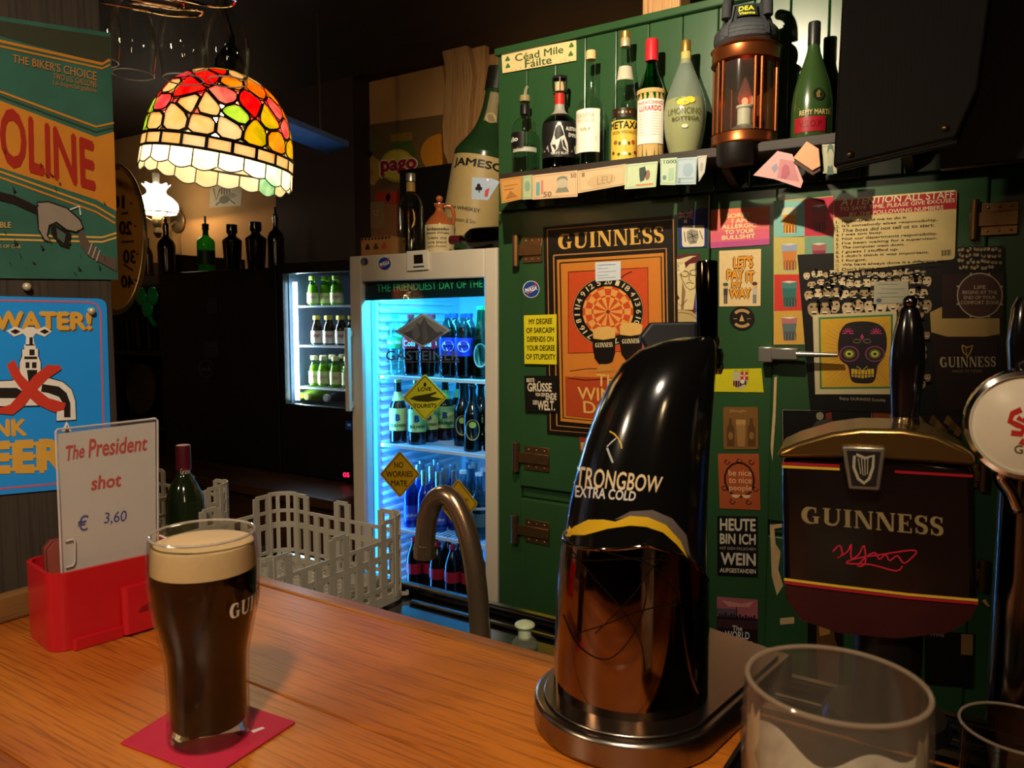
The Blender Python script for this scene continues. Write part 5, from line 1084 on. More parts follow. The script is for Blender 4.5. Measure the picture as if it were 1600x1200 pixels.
# black menu board behind
bb = Sheet('menu_board', 'plain black board standing on the fridge behind the vodka bottle', 'board', [(627, 267), (770, 247), (772, 400), (629, 402)], '#0c0a09', Y=2.33, thick=.01); bb.done()
cc = Sheet('clover_card', 'pale blue card with a black clover pinned at the shelf end', 'card', [(738, 277), (769, 279), (781, 284), (763, 313), (737, 311)], '#9aa8bc', Y=SHY - .004, thick=.001)
for k in range(3): cc.poly('clover', [(748 + 3 * math.cos(k * 2.09 - 1.57) + 3 * math.cos(i * .7), 293 + 3.2 * math.sin(k * 2.09 - 1.57) + 3.2 * math.sin(i * .7)) for i in range(9)], '#1a1a1a', 1 + .2 * k)
cc.line('stem', [(748, 293), (749, 301)], 1.6, '#1a1a1a', 1.7, px=True); cc.poly('red_mark', [(758, 297), (765, 293), (762, 308), (757, 307)], '#a8483c', 1); cc.poly('pin', [(762 + 2 * math.cos(i), 281 + 2 * math.sin(i)) for i in range(6)], '#e0e0e0', 1); cc.done()
# snack cup with card suits
a, b = onY(566, 395, 1.93), onY(613, 392, 1.93)
cu = thing('card_suit_box', 'small brown open box printed with card suits on the fridge corner', 'box', ((a.x + b.x) / 2, 1.96, TZ + .0005))
wd = (b.x - a.x) / 2; hh = zat(373, a) - TZ
bx_ = MB()
for s0, s1 in (((-wd, -.035, 0), (wd, -.031, hh)), ((-wd, .031, 0), (wd, .035, hh)), ((-wd, -.031, 0), (-wd + .004, .031, hh)), ((wd - .004, -.031, 0), (wd, .031, hh)), ((-wd, -.031, 0), (wd, .031, .004))): bx_.span(s0, s1)
cb = bx_.build('body', ink('#9a6a3c'), cu, smooth=0)
for i, c in enumerate(('#22160e', '#3a2a1e', '#b03a20')):
    x = -wd * .55 + i * wd * .55; s_ = MB()
    for k in range(3): s_.add([(x + .006 * math.cos(k * 2.09 + 1.57) + .006 * math.cos(j * .7), -.0354 - .0001 * k, hh * .5 + .006 * math.sin(k * 2.09 + 1.57) + .006 * math.sin(j * .7)) for j in range(9)], [tuple(range(9))])
    s_.build('suit_mark', ink(c), cb, smooth=0)
tr_ = MB()
for k in range(9): tr_.span((-wd + 2 * wd * k / 9 + .003, -.0356, hh * .88), (-wd + 2 * wd * (k + .55) / 9 + .003, -.0352, hh * .98))
tr_.build('checker_trim', BLK, cb, smooth=0, kind='stuff')
# dark bottle lying on the fridge
P = onY(742, 376, 1.92); lb_ = thing('lying_bottle', 'dark wine bottle lying on its side on the white fridge', 'bottle', (P.x + .02, 1.915, TZ + .034), math.radians(184))
pr = smoothprof([(.030, 0), (.033, .008), (.033, .11), (.026, .135), (.013, .155), (.011, .19), (.0125, .20)])
RX = Matrix.Rotation(PI / 2, 3, 'Y'); m_ = MB().lathe([(0, 0)] + pr + [(0, .2)], 18, cap=False); m_.v = [RX @ (v - Vector((0, 0, .10))) for v in m_.v]; m_.build('glass', G_BLACKG, lb_)
m_ = MB().lathe([(.013, .165), (.0135, .203), (0, .2035)], 14); m_.v = [RX @ (v - Vector((0, 0, .10))) for v in m_.v]; m_.build('capsule', mat('wine_capsule', '#4a1018', .4), lb_)
# wall poster with fruit and the juice brand
pg = Sheet('juice_poster', 'faded juice poster with pineapple, orange, tomatoes and red lettering on the wall', 'poster', [(554, 198), (714, 176), (716, 392), (556, 398)], '#7a5c3a', Y=WY - .001, thick=.0015)
pg.rect('table', 0, .62, 1, 1, '#8a5a3a', 1); pg.rect('backdrop', 0, 0, 1, .62, '#6a5230', 1)
pg.poly('orange_fruit', [(690 + 33 * math.cos(i * .3), 240 + 31 * math.sin(i * .3)) if 690 + 33 * math.cos(i * .3) < 714 else (714, 240 + 31 * math.sin(i * .3)) for i in range(21)], '#c07a20', 2)
pg.poly('jar', [(612, 222), (642, 218), (650, 240), (648, 285), (606, 285), (604, 240)], '#4a5a20', 2); pg.poly('jar_lid', [(610, 210), (644, 206), (644, 219), (611, 222)], '#8a6a20', 3)
pg.poly('pineapple', [(566, 250), (580, 242), (592, 250), (596, 275), (584, 290), (568, 284), (562, 266)], '#b08a34', 2)
for k in range(7): pg.line('pineapple_leaf', [(578, 246), (560 + 6 * k, 205 + 4 * abs(k - 3))], 2.4, '#5a6a34', 3, px=True)
pg.poly('logo_disc', [(621 + 27 * math.cos(i * .3), 259 + 26 * math.sin(i * .3)) for i in range(21)], '#c0a83a', 4); pg.line('logo_ring', [(621 + 25 * math.cos(i * .3), 259 + 24 * math.sin(i * .3)) for i in range(22)], 1, '#8a7420', 5, px=True)
pg.text('lettering_edge', 'pago', [(592, 250), (653, 245), (653, 272), (593, 279)], '#d8c8a8', 6, .07); pg.text('lettering', 'pago', [(594, 251.5), (651, 247), (651, 270.5), (595, 277)], '#8a1830', 7, .045)
for x, y, r in ((598, 308, 12), (616, 309, 13), (634, 306, 10)): pg.poly('tomato', [(x + r * math.cos(i * .4), y + r * .85 * math.sin(i * .4)) for i in range(16)], '#a83420', 3 + (x % 3) * .2)
for x, y in ((565, 285), (574, 270), (558, 262)): pg.poly('passion_fruit', [(x + 9 * math.cos(i * .45), y + 8 * math.sin(i * .45)) for i in range(14)], '#a06a44', 5 + x % 3 * .3)
pg.rect('cardboard', 0, .60, .28, .80, '#8a6a48', 6); pg.line('heart', [(.20 + .03 * math.sin(k * .45) ** 3, .68 - .018 * (math.cos(k * .45) - .4 * math.cos(2 * k * .45))) for k in range(15)], .7, '#c0a47a', 7); pg.done()
# blue board up by the wall
bz = 2.0
bb2 = MB().prism([onZ(x, y, bz) for x, y in ((448, 190), (545, 229), (514, 241), (452, 217))], (0, 0, .018)).build('blue_board', mat('board_blue', '#4a8cf4', .45, var=.25, scale=18), smooth=0); tag(bb2, 'bright blue board hanging by the dark wall above the fridges', 'board')  # the whole board in one plain blue
p = onZ(500, 222, bz); MB().cyl((p.x, p.y, bz + .018), (p.x, p.y, 2.42), .004, seg=6).build('hanger', M_STEELD, bb2, world=True)

# ================================================================== ON TOP OF THE BLACK FRIDGE
def dark_bottle(name, label, cx, by, ty, wd, prof, glass, cap=None, Y=2.07, pourer=False, group=None):
    P, R, H = spot(cx, by, ty, wd, Y, 1.612)
    b = bottle(name, label, 'bottle', P, smoothprof([(r * R, z * H) for r, z in prof]), glass, cap=[(n, r * R, z0 * H, z1 * H, m) for n, r, z0, z1, m in (cap or [])], group=group)
    if pourer: MB().lathe([(R * .30, H * .98), (R * .34, H * 1.04), (R * .16, H * 1.05), (R * .14, H * 1.18)], 10).build('pourer', BLK, b)
    return b
std = [(.96, 0), (1, .05), (1, .4), (1, .58), (.78, .68), (.36, .76), (.33, .86), (.34, 1)]
dark_bottle('bitters_bottle', 'dark brown bottle with pourer in front of the white glass wall lamp', 262, 436, 352, 29, std, mat('brown_glass', '#1c0e08', .12, spec=.6, var=0), pourer=True, Y=2.03)
dark_bottle('small_brown_bottle', 'small reddish brown bottle beside the round dial', 233, 436, 372, 16, std, mat('red_brown_glass', '#4a2010', .2, var=0), Y=2.10).location.x += .0
gbt = dark_bottle('herb_liqueur_bottle', 'bright green liqueur bottle with black pourer on the black refrigerator', 323, 423, 358, 28, [(.9, 0), (.98, .05), (1, .3), (1.05, .62), (.95, .74), (.5, .82), (.34, .88), (.32, 1)], thin_glass('bright_green_glass', (.10, .55, .14), .03, body=.25, bodycol=(.1, .5, .12)), cap=[('pourer_collar', .40, .98, 1.12, BLK), ('pourer', .30, .86, .99, BLK), ('spout', .12, 1.12, 1.3, BLK)])
R = wpx(28, gbt.location) / 2
MB().lathe([(R * 1.03, .03), (R * 1.04, .09)], 20, cap=False, a0=-1.5, a1=1.5).build('label', ink('#173a1a'), gbt)
sq = [(.80, 0), (.84, .06), (1, .58), (.98, .66), (.5, .74), (.42, .8), (.56, .82), (.56, 1.0)]
dark_bottle('square_decanter', 'dark square-shouldered bottle with thick stopper next to the green bottle', 364, 421, 351, 31, sq, G_BLACKG)
dark_bottle('square_decanter', 'dark square-shouldered bottle between its twin and the lamp shade rim', 401, 419, 347, 33, sq, G_BLACKG)
dark_bottle('dark_flask', 'dark bottle at the right end of the black refrigerator top', 432, 415, 338, 26, std, G_BLACKG, pourer=True)

# wall lamp with white glass shade
LP = onY(246, 340, 2.24)
wl = thing('wall_lamp', 'oil-lamp style wall light with ruffled white glass shade on curled brass arm', 'wall lamp', (LP.x, LP.y, zat(372, LP)))
k = wpx(1, LP); zr = lambda y: zat(y, LP) - wl.location.z
OPAL = glow('opal_glass_lit', '#fff0d2', 7.5)
sp = smoothprof([(k * 31, zr(333)), (k * 34, zr(326)), (k * 33, zr(318)), (k * 26, zr(310)), (k * 17, zr(304)), (k * 15, zr(299)), (k * 17, zr(294)), (k * 21, zr(289))])
ms = MB(); seg = 40; n0 = len(sp)
vs = []
for j, (r, z) in enumerate(sp):
    for i in range(seg):
        a = 2 * PI * i / seg; rf = 1 + (.10 * math.sin(a * 8) if j >= n0 - 4 else 0) * ((j - n0 + 5) / 4) ; dz = k * 1.6 * math.cos(a * 12) if j == 0 else (k * 2 * math.sin(a * 8) if j == n0 - 1 else 0)
        vs.append((r * rf * math.cos(a), r * rf * math.sin(a), z + dz))
ms.add(vs, [(j * seg + i, j * seg + (i + 1) % seg, (j + 1) * seg + (i + 1) % seg, (j + 1) * seg + i) for j in range(n0 - 1) for i in range(seg)])
ms.build('glass_shade', OPAL, wl)
BRASS = mat('pale_brass', '#b89c6c', .3, .85, var=.15)
MB().lathe([(k * 5, zr(288)), (k * 6, zr(270))], 14, cap=False).build('chimney', thin_glass('chimney_glass', (.95, .93, .88), .05, body=.15, bodycol=(.9, .85, .7)), wl)
MB().lathe([(k * 3, zr(372)), (k * 8, zr(364)), (k * 6, zr(356)), (k * 10, zr(350)), (k * 9, zr(342)), (k * 7, zr(336))], 18).build('burner', BRASS, wl)
MB().lathe([(k * 31, zr(334)), (k * 32, zr(332))], 30, cap=False).build('shade_ring', BRASS, wl)
for a in (0, 2.1, 4.2): MB().tube([(k * 9 * math.cos(a), k * 9 * math.sin(a), zr(345)), (k * 31 * math.cos(a), k * 31 * math.sin(a), zr(333.5))], k * 1.0, 6).build('shade_holder', BRASS, wl)
PW = onY(281, 346, WY - .002)
off = PW - wl.location
MB().lathe([(0, 0), (k * 12, 0), (k * 19, .006), (k * 21, .016), (k * 17, .024), (0, .026)], 24, c=(off.x, off.y, off.z), R=Matrix.Rotation(PI / 2, 3, 'X')).build('back_plate', BRASS, wl)
MB().tube(smooth_pts([(off.x, off.y - .02, off.z), (off.x, off.y - .08, off.z - .05), (off.x * .55, off.y * .5, zr(372)), (off.x * .15, off.y * .12, zr(366)), (0, 0, zr(362))]), k * 2.2, 8).build('arm', BRASS, wl)
MB().tube(smooth_pts([(off.x, off.y - .015, off.z + .03), (off.x + .02, off.y - .03, off.z + .07), (off.x + .04, off.y - .03, off.z + .06), (off.x + .035, off.y - .03, off.z + .035)]), k * 1.6, 8).build('scroll', BRASS, wl)
MB().cyl((off.x - .005, off.y - .004, off.z - .06), (off.x - .005, off.y - .004, off.z - .42), k * 2.4, seg=8).build('cable_duct', mat('duct', '#8a6a3c', .6), wl)
lamp('wall_lamp_bulb', 'POINT', (LP.x, LP.y, zat(338, LP)), 12, (1, .70, .38), .02)
sk2 = Sheet('wall_sketch', 'small black and white sketch pinned to the beige wall', 'picture', [(330, 286), (379, 290), (377, 321), (327, 325)], '#b8a684', Y=WY - .001, thick=.001)
for p in ([(.08, .2), (.2, .7), (.3, .2)], [(.35, .1), (.36, .45)], [(.42, .1), (.44, .45)], [(.5, .1), (.52, .45)], [(.58, .12), (.6, .45)], [(.2, .9), (.5, .55), (.8, .9)]): sk2.line('drawing', p, 2, '#4a4438', 1)
sk2.ell('drawing', .45, .68, .16, .18, '#6a6250', 2); sk2.ell('drawing', .62, .5, .2, .14, '#8f846c', 1.5); sk2.done()

# ================================================================== LEFT CORNER: glass shelf, dial, clover hat
sx0, sx1 = onY(178, 600, 2.1).x, cx0 - .012
gs = thing('glass_shelf_unit', 'dark narrow shelf unit with rows of tumblers beside the black refrigerator', 'shelf unit', ((sx0 + sx1) / 2, 2.25, 0))
MB().span((sx0, 2.44, 0), (sx1, 2.46, 1.70)).build('back', BLK, gs, smooth=0, world=True)
for x in (sx0, sx1 - .018): MB().span((x, 2.05, 0), (x + .018, 2.438, 1.70)).build('side', M_SHELF, gs, smooth=0, world=True)
szs = [onY(220, y, 2.1).z for y in (447, 548, 660, 770)]
for z in szs: MB().span((sx0 + .019, 2.06, z - .018), (sx1 - .019, 2.438, z)).build('board', M_SHELF, gs, smooth=0, world=True)
G_TUM = thin_glass('tumbler_glass', (.80, .82, .80), .03)
tum = None
for r_, z in enumerate(szs[1:]):
    hgt = min(.15, (szs[r_] - z) * .66)
    for j in range(2):
        n = 6
        for i in range(n):
            x = sx0 + .055 + (sx1 - sx0 - .11) * i / (n - 1); y = 2.12 + .12 * j
            if tum is None:
                tum = thing('tumbler', 'clear tumbler standing in the dark shelf unit by the refrigerator', 'glass', (x, y, z + .0004), 0, 'tumblers in the dark shelf unit')
                MB().lathe([(0, .004), (.026, .004), (.031, hgt), (.0295, hgt), (.0235, .010), (0, .010)], 14, cap=False).build('glass', G_TUM, tum)
            else: dup(tum, (x, y, z + .0004))
tc0 = onY(222, 608, 2.075)
ty = thing('round_tray', 'round black tray leaning against the tumblers', 'tray', tc0)
RY = Matrix.Rotation(math.radians(84), 3, 'X')
MB().lathe([(0, 0), (.095, 0), (.118, .008), (.122, .006), (.097, -.004), (0, -.004)], 32, R=RY).build('dish', mat('tray_black', '#1a1a1c', .35, var=.2), ty)
ch = thing('clover_hat', 'shiny green plastic clover ornament hanging below the round dial', 'ornament', onY(233, 470, 2.04))
GRN = mat('green_plastic', '#0f9a50', .25, var=.15)
for i, (dx, dz) in enumerate(((-.045, .02), (.045, .02), (0, -.035))):
    MB().sphere((dx, -.01, dz), .042, 12, 8, (1, .3, 1)).build('leaf', GRN, ch)
MB().tube([(0, 0, -.05), (.02, -.004, -.09), (.05, -.004, -.11)], .01, 8).build('stem', GRN, ch)
# amber round dial seen from behind (mirror-written figures)
DX = -1.02
dl = thing('round_dial', 'amber round thermometer dial with reversed figures beside the fuel sign', 'dial', onX(186, 375, DX))
nrm = Vector((1, -.28, 0)).normalized(); D0 = onX(186, 375, DX)
ctr = [onP(180 + 45 * math.cos(i * PI / 20), 374 + 114 * math.sin(i * PI / 20), D0, nrm) for i in range(40)]
dm = MB().prism(ctr, nrm * .004).build('disc', mat('amber_enamel', '#9a6a20', .5, var=.3, scale=40), dl, smooth=0, world=True)
class _F: pass
ds = Sheet.__new__(Sheet); ds.n = nrm; ds.P0 = D0; ds.th = .004; ds.parts = {}; ds.o = dm; ds.q = None
for t, (x, y), sc_ in (('10', (184, 315), 14), ('20', (196, 356), 14), ('30', (202, 401), 14), ('40', (199, 440), 13)):
    ds.text('figures', t, [(x + 10, y - sc_ * .75), (x - 10, y - sc_ * .8), (x - 10, y + sc_ * .75), (x + 10, y + sc_ * .8)], '#1c130a', 1, .03)
for p in ([(210, 353), (213, 353)], [(213, 397), (216, 397)], [(211, 437), (215, 439)], [(190, 378), (209, 377)], [(193, 413), (208, 423)], [(190, 334), (200, 332)], [(203, 318), (207, 318)]): ds.line('tick', p, 2.6, '#1c130a', 1, px=True)
ds.done()
MB().tube([onP(180 + 45 * math.cos(i * PI / 20), 374 + 114 * math.sin(i * PI / 20), D0, nrm) + nrm * .002 for i in range(40)], .004, 8, closed=True).build('rim', mat('dial_rim', '#6a5a34', .3, .7), dl, world=True)
MB().cyl(D0 - nrm * .001 + Vector((-.01, -.06, .10)), Vector((PXW - .018, yE - .01, D0.z + .10)), .005, seg=8).build('bracket', M_STEELD, dl, world=True)

# ================================================================== HANGING GLASS RACK AND GLASSES
RZ = 1.95
rk = thing('hanging_rack', 'chrome wire rack holding upturned wine glasses under the ceiling', 'rack', onZ(260, 20, RZ))
for pts in ([(120, -14), (210, 0), (269, 10), (284, 12), (286, 5), (272, 0), (150, -22)], [(130, 0), (226, 16), (262, 23), (305, 25), (316, 20), (308, 15), (270, 13), (200, 3)], [(200, -12), (285, 0), (328, 9), (358, 9), (367, 3), (360, -3), (300, -14)]):
    MB().tube(smooth_pts([onZ(x, y, RZ) for x, y in pts]), .0028, 8).build('rail', M_CHROME, rk, world=True)
for x, y in ((215, 1), (300, 14), (340, 9)): p = onZ(x, y, RZ); MB().cyl(p, (p.x, p.y, 2.42), .003, seg=6).build('hanger', M_CHROME, rk, world=True)
G_WINE = thin_glass('wine_glass', (.90, .90, .88), .02)
wg = None
for px, py in ((208, 117), (287, 124), (356, 128), (150, 96)):
    zb = 1.772; p = onZ(px, py, zb); rr = wpx(36, p); h = .185
    if wg is None:
        wg = thing('wine_glass', 'clear wine glass hanging upside down from the chrome rack', 'glass', (p.x, p.y, zb), 0, 'wine glasses hanging from the rack')
        MB().lathe(smoothprof([(rr * .93, 0), (rr * 1.06, .03), (rr * 1.08, .055), (rr * .9, .082), (rr * .5, .100), (.008, .108)]), 28, cap=False).build('bowl', G_WINE, wg)
        MB().lathe(smoothprof([(.008, .108), (.004, .116), (.0036, .15), (.004, .172), (.012, .178)]), 12, cap=False).build('stem', G_WINE, wg)
        MB().lathe([(.012, .178), (.034, .182), (.034, .1835), (0, .1835)], 24, cap=False).build('foot', G_WINE, wg)
        MB().tube([(rr * .93 * math.cos(i * PI / 16), rr * .93 * math.sin(i * PI / 16), 0) for i in range(32)], .0011, 6, closed=True).build('rim', mat('glass_rim', '#e8e4dc', .1, .3, var=0), wg)
    else: dup(wg, (p.x, p.y, zb))

# ================================================================== TIFFANY LAMP
TD = 1.6
TC = CAM + ray(342, 254) * TD
TR = wpx(238, TC) / 2
TH = TR * 1.24
tl = thing('stained_glass_lamp', 'domed stained glass pendant lamp glowing in pink, orange, green and cream', 'lamp', TC)
tl.rotation_euler = (Vector((RT.x, RT.y, 0)) * 0.0).to_tuple() if False else (0, 0, 0)
prof_t = smoothprof([(TR * .16, TH), (TR * .42, TH * .93), (TR * .66, TH * .80), (TR * .84, TH * .60), (TR * .94, TH * .38), (TR * .985, TH * .16), (TR * 1.0, 0)][::-1], 6)
arcL = [0.0]
for (r0, z0), (r1, z1) in zip(prof_t, prof_t[1:]): arcL.append(arcL[-1] + math.hypot(r1 - r0, z1 - z0))
ALEN = arcL[-1]
TILT = Matrix.Rotation(math.radians(-8), 3, FW.cross(Vector((0, 0, 1))).cross(Vector((0, 0, 1))).normalized())
def dome(th, s, lift=0):
    s = max(0, min(ALEN, s)); i = max(0, min(len(arcL) - 2, next((j for j in range(len(arcL) - 1) if arcL[j + 1] >= s), len(arcL) - 2)))
    t = (s - arcL[i]) / max(1e-9, arcL[i + 1] - arcL[i]); r = prof_t[i][0] * (1 - t) + prof_t[i + 1][0] * t; z = prof_t[i][1] * (1 - t) + prof_t[i + 1][1] * t
    dr, dz = prof_t[i + 1][0] - prof_t[i][0], prof_t[i + 1][1] - prof_t[i][1]; l = math.hypot(dr, dz); nr, nz = dz / l, -dr / l
    return TILT @ Vector(((r + nr * lift) * math.cos(th), (r + nr * lift) * math.sin(th), z + nz * lift))
def rad(s): v = dome(0, s); return math.hypot(v.x, v.y) if True else 0
def stained(key, c1, c2):
    if key in MATS: return MATS[key]
    m = bpy.data.materials.new(key); m.use_nodes = True; nt = m.node_tree
    for n in list(nt.nodes): nt.nodes.remove(n)
    N, Lk = nt.nodes.new, nt.links.new
    out = N('ShaderNodeOutputMaterial'); tr = N('ShaderNodeBsdfTranslucent'); df = N('ShaderNodeBsdfDiffuse'); gl = N('ShaderNodeBsdfGlossy'); gl.inputs['Roughness'].default_value = .12
    tc = N('ShaderNodeTexCoord'); nz = N('ShaderNodeTexNoise'); nz.inputs['Scale'].default_value = 16; nz.inputs['Distortion'].default_value = 2
    rp = N('ShaderNodeValToRGB'); rp.color_ramp.elements[0].position = .35; rp.color_ramp.elements[1].position = .65; rp.color_ramp.elements[0].color = lin(c1); rp.color_ramp.elements[1].color = lin(c2)
    Lk(tc.outputs['Object'], nz.inputs[0]); Lk(nz.outputs[0], rp.inputs[0]); Lk(rp.outputs[0], tr.inputs[0]); Lk(rp.outputs[0], df.inputs[0])
    m1 = N('ShaderNodeMixShader'); m1.inputs[0].default_value = .25; Lk(tr.outputs[0], m1.inputs[1]); Lk(df.outputs[0], m1.inputs[2])
    m2 = N('ShaderNodeMixShader'); m2.inputs[0].default_value = .05; Lk(m1.outputs[0], m2.inputs[1]); Lk(gl.outputs[0], m2.inputs[2]); Lk(m2.outputs[0], out.inputs[0])
    MATS[key] = m; return m
PAL = dict(pink=('#d86a80', '#f0b0b0'), red=('#d01838', '#e85848'), orange=('#e08a18', '#f4c050'), green=('#8ab84a', '#c8dc90'), olive=('#a0a020', '#e0c850'), cream=('#f0d8b0', '#f8ecd8'), rose=('#c83a68', '#f090a0'), white=('#f4ead8', '#fffaf0'), aqua=('#50c090', '#b0e8d0'), gold=('#d89a10', '#f0c838'))
LEAD = mat('lamp_lead', '#1a1512', .5, .4, var=.1)
rnd = random.Random(11)
def clip(poly, nx, ny, c):
    out = []
    for i in range(len(poly)):
        a, b = poly[i], poly[(i + 1) % len(poly)]; da, db = a[0] * nx + a[1] * ny - c, b[0] * nx + b[1] * ny - c
        if da <= 0: out.append(a)
        if (da < 0) != (db < 0) and da != db: t = da / (da - db); out.append((a[0] + (b[0] - a[0]) * t, a[1] + (b[1] - a[1]) * t))
    return out
def inset(poly, d):
    n = len(poly); out = poly; cx = sum(p[0] for p in poly) / n; cy = sum(p[1] for p in poly) / n
    for i in range(n):
        a, b = poly[i], poly[(i + 1) % n]; ex, ey = b[0] - a[0], b[1] - a[1]; l = math.hypot(ex, ey)
        if l < 1e-7: continue
        nx, ny = ey / l, -ex / l
        if (cx - a[0]) * nx + (cy - a[1]) * ny > 0: nx, ny = -nx, -ny
        out = clip(out, nx, ny, a[0] * nx + a[1] * ny - d)
        if len(out) < 3: return None
    return out
def chaikin(p):
    o = []
    for i in range(len(p)):
        a, b = p[i], p[(i + 1) % len(p)]; o.append((a[0] * .78 + b[0] * .22, a[1] * .78 + b[1] * .22)); o.append((a[0] * .22 + b[0] * .78, a[1] * .22 + b[1] * .78))
    return o
lead = MB()
def pane(cell, to, mkey, lw=.0027, rnd_=True):
    ins = inset(cell, lw)
    if not ins or len(ins) < 3: return
    if rnd_: ins = chaikin(ins)
    W0 = [dome(*to(p), .0008) for p in ins]; W1 = [dome(*to(p), -.0018) for p in ins]; n = len(ins)
    c1, c2 = PAL[mkey]
    MB().add(W0 + W1, [tuple(range(n)), tuple(range(2 * n - 1, n - 1, -1))] + [(i, n + i, n + (i + 1) % n, (i + 1) % n) for i in range(n)]).build('glass_pane', stained('stained_' + mkey, c1, c2), tl, smooth=0)
    # lead came round it: from the cell edge to just over the pane edge
    ring = inset(cell, lw * 1.25) or ins; ring = chaikin(ring) if rnd_ else ring
    m = len(ring); ccx = sum(p[0] for p in cell) / len(cell); ccy = sum(p[1] for p in cell) / len(cell)
    outer = []
    for x, y in ring:
        dx, dy = x - ccx, y - ccy; best = 9
        for i in range(len(cell)):
            a, b = cell[i], cell[(i + 1) % len(cell)]; ex, ey = b[0] - a[0], b[1] - a[1]; den = dx * ey - dy * ex
            if abs(den) < 1e-12: continue
            t = ((a[0] - ccx) * ey - (a[1] - ccy) * ex) / den
            if t > 0: best = min(best, t)
        best = min(best, 3); outer.append((ccx + dx * best, ccy + dy * best))
    for lift in (.0022, -.0030):
        lead.add([dome(*to(p), lift) for p in ring + outer], [(i, (i + 1) % m, m + (i + 1) % m, m + i) for i in range(m)])
rows = [(.20, 18, 'low'), (.34, 16, 'mid2'), (.49, 14, 'mid1'), (.645, 12, 'mid1'), (.79, 10, 'top'), (.925, 8, 'cap')]
S0, S1 = .105 * ALEN, .985 * ALEN
seeds = []
for f, n, z in rows:
    for i in range(n): seeds.append((2 * PI * (i + rnd.uniform(-.22, .22) + (.5 if n % 4 else 0)) / n, f * ALEN + rnd.uniform(-.028, .028) * ALEN, z))
pick = dict(low=['cream', 'green', 'olive', 'cream', 'white', 'gold', 'green'], mid2=['pink', 'cream', 'gold', 'green', 'orange', 'olive', 'cream'], mid1=['pink', 'red', 'orange', 'rose', 'cream', 'pink', 'red', 'orange'], top=['rose', 'red', 'orange', 'pink', 'cream'], cap=['green', 'cream', 'green', 'cream'])
for k_, (th, s, z) in enumerate(seeds):
    r = max(.01, rad(s)); cell = [(-r * 1.0, S0 - s), (r * 1.0, S0 - s), (r * 1.0, S1 - s), (-r * 1.0, S1 - s)]
    for j, (t2, s2, _) in enumerate(seeds):
        if j == k_: continue
        dth = (t2 - th + PI) % (2 * PI) - PI
        if abs(dth) > 1.6: continue
        rm = max(.008, rad((s + s2) / 2)); dy = s2 - s; nx, ny = dth * rm * rm / r, dy; l = math.hypot(nx, ny)
        if l < 1e-6: continue
        cell = clip(cell, nx / l, ny / l, .5 * (dth * dth * rm * rm + dy * dy) / l)
        if len(cell) < 3: break
    if len(cell) >= 3: pane(cell, lambda p, th=th, s=s, r=r: (th + p[0] / r, s + p[1]), rnd.choice(pick[z]))
nb = 20
for i in range(nb):                       # straight border row
    th = 2 * PI * i / nb; r = TR * .99; hw_ = PI * r / nb
    pane([(-hw_, .0), (hw_, .0), (hw_, S0 * .98), (-hw_, S0 * .98)], lambda p, th=th, r=r: (th + p[0] / r, p[1]), rnd.choice(['cream', 'white', 'cream']), .0024, False)
# scalloped skirt below the rim
sk_r = TR * 1.0; SKH = TR * .20
for i in range(nb):
    a0, a1 = 2 * PI * (i + .02) / nb, 2 * PI * (i + .98) / nb; n = 6; vs = []
    for j in range(2):
        for k in range(n + 1):
            a = a0 + (a1 - a0) * k / n; dip = math.sin(PI * k / n) * .05 * TR + .03 * TR * math.sin(a * 5)
            vs.append(TILT @ Vector(((sk_r + .002 * j) * math.cos(a), (sk_r + .002 * j) * math.sin(a), -.001 if j == 0 else -SKH - dip)))
    up_, dn = vs[:n + 1], vs[n + 1:]
    c1, c2 = PAL[rnd.choice(['white', 'cream', 'white', 'aqua'] if i % 5 == 0 else ['white', 'cream', 'white'])]
    MB().add(up_ + dn, [(k, k + 1, n + 2 + k, n + 1 + k) for k in range(n)]).build('skirt_pane', stained('stained_' + [q for q, v in PAL.items() if v == (c1, c2)][0], c1, c2), tl, smooth=0)
    lead.tube([up_[0], dn[0]], .0014, 5); lead.tube(dn, .0013, 5)
lead.tube([TILT @ Vector((TR * 1.002 * math.cos(i * PI / 30), TR * 1.002 * math.sin(i * PI / 30), 0)) for i in range(60)], .0022, 6, closed=True)
for sz_ in (S0 * .99, S1): lead.tube([dome(i * PI / 30, sz_, 0) for i in range(60)], .0026, 6, closed=True)
lead.build('lead_came', LEAD, tl, smooth=0)
BLKM = mat('black_lamp_metal', '#14110f', .45, .5)
capb = MB().lathe([(0, TH * .92), (TR * .17, TH * .94), (TR * .19, TH * 1.0), (TR * .19, TH * 1.12), (TR * .12, TH * 1.24), (TR * .05, TH * 1.32), (TR * .04, TH * 1.4)], 20); capb.v = [TILT @ v for v in capb.v]; capb.build('cap', BLKM, tl)
tp = TILT @ Vector((0, 0, TH * 1.39)); MB().tube([tp, (tp.x * .6, tp.y * .6, tp.z + .05), (tp.x * .5, tp.y * .5, 2.42 - TC.z)], .005, 8).build('cord', BLKM, tl)
MB().cyl(TILT @ Vector((0, 0, TH * .95)), TILT @ Vector((0, 0, TH * .62)), .016, seg=14).build('socket', mat('socket_white', '#d8d0c0', .5), tl)
MB().sphere(TILT @ Vector((0, 0, TH * .40)), .036, 18, 12, (1, 1, 1.2)).build('bulb', glow('warm_bulb', '#ffdca0', 150), tl)

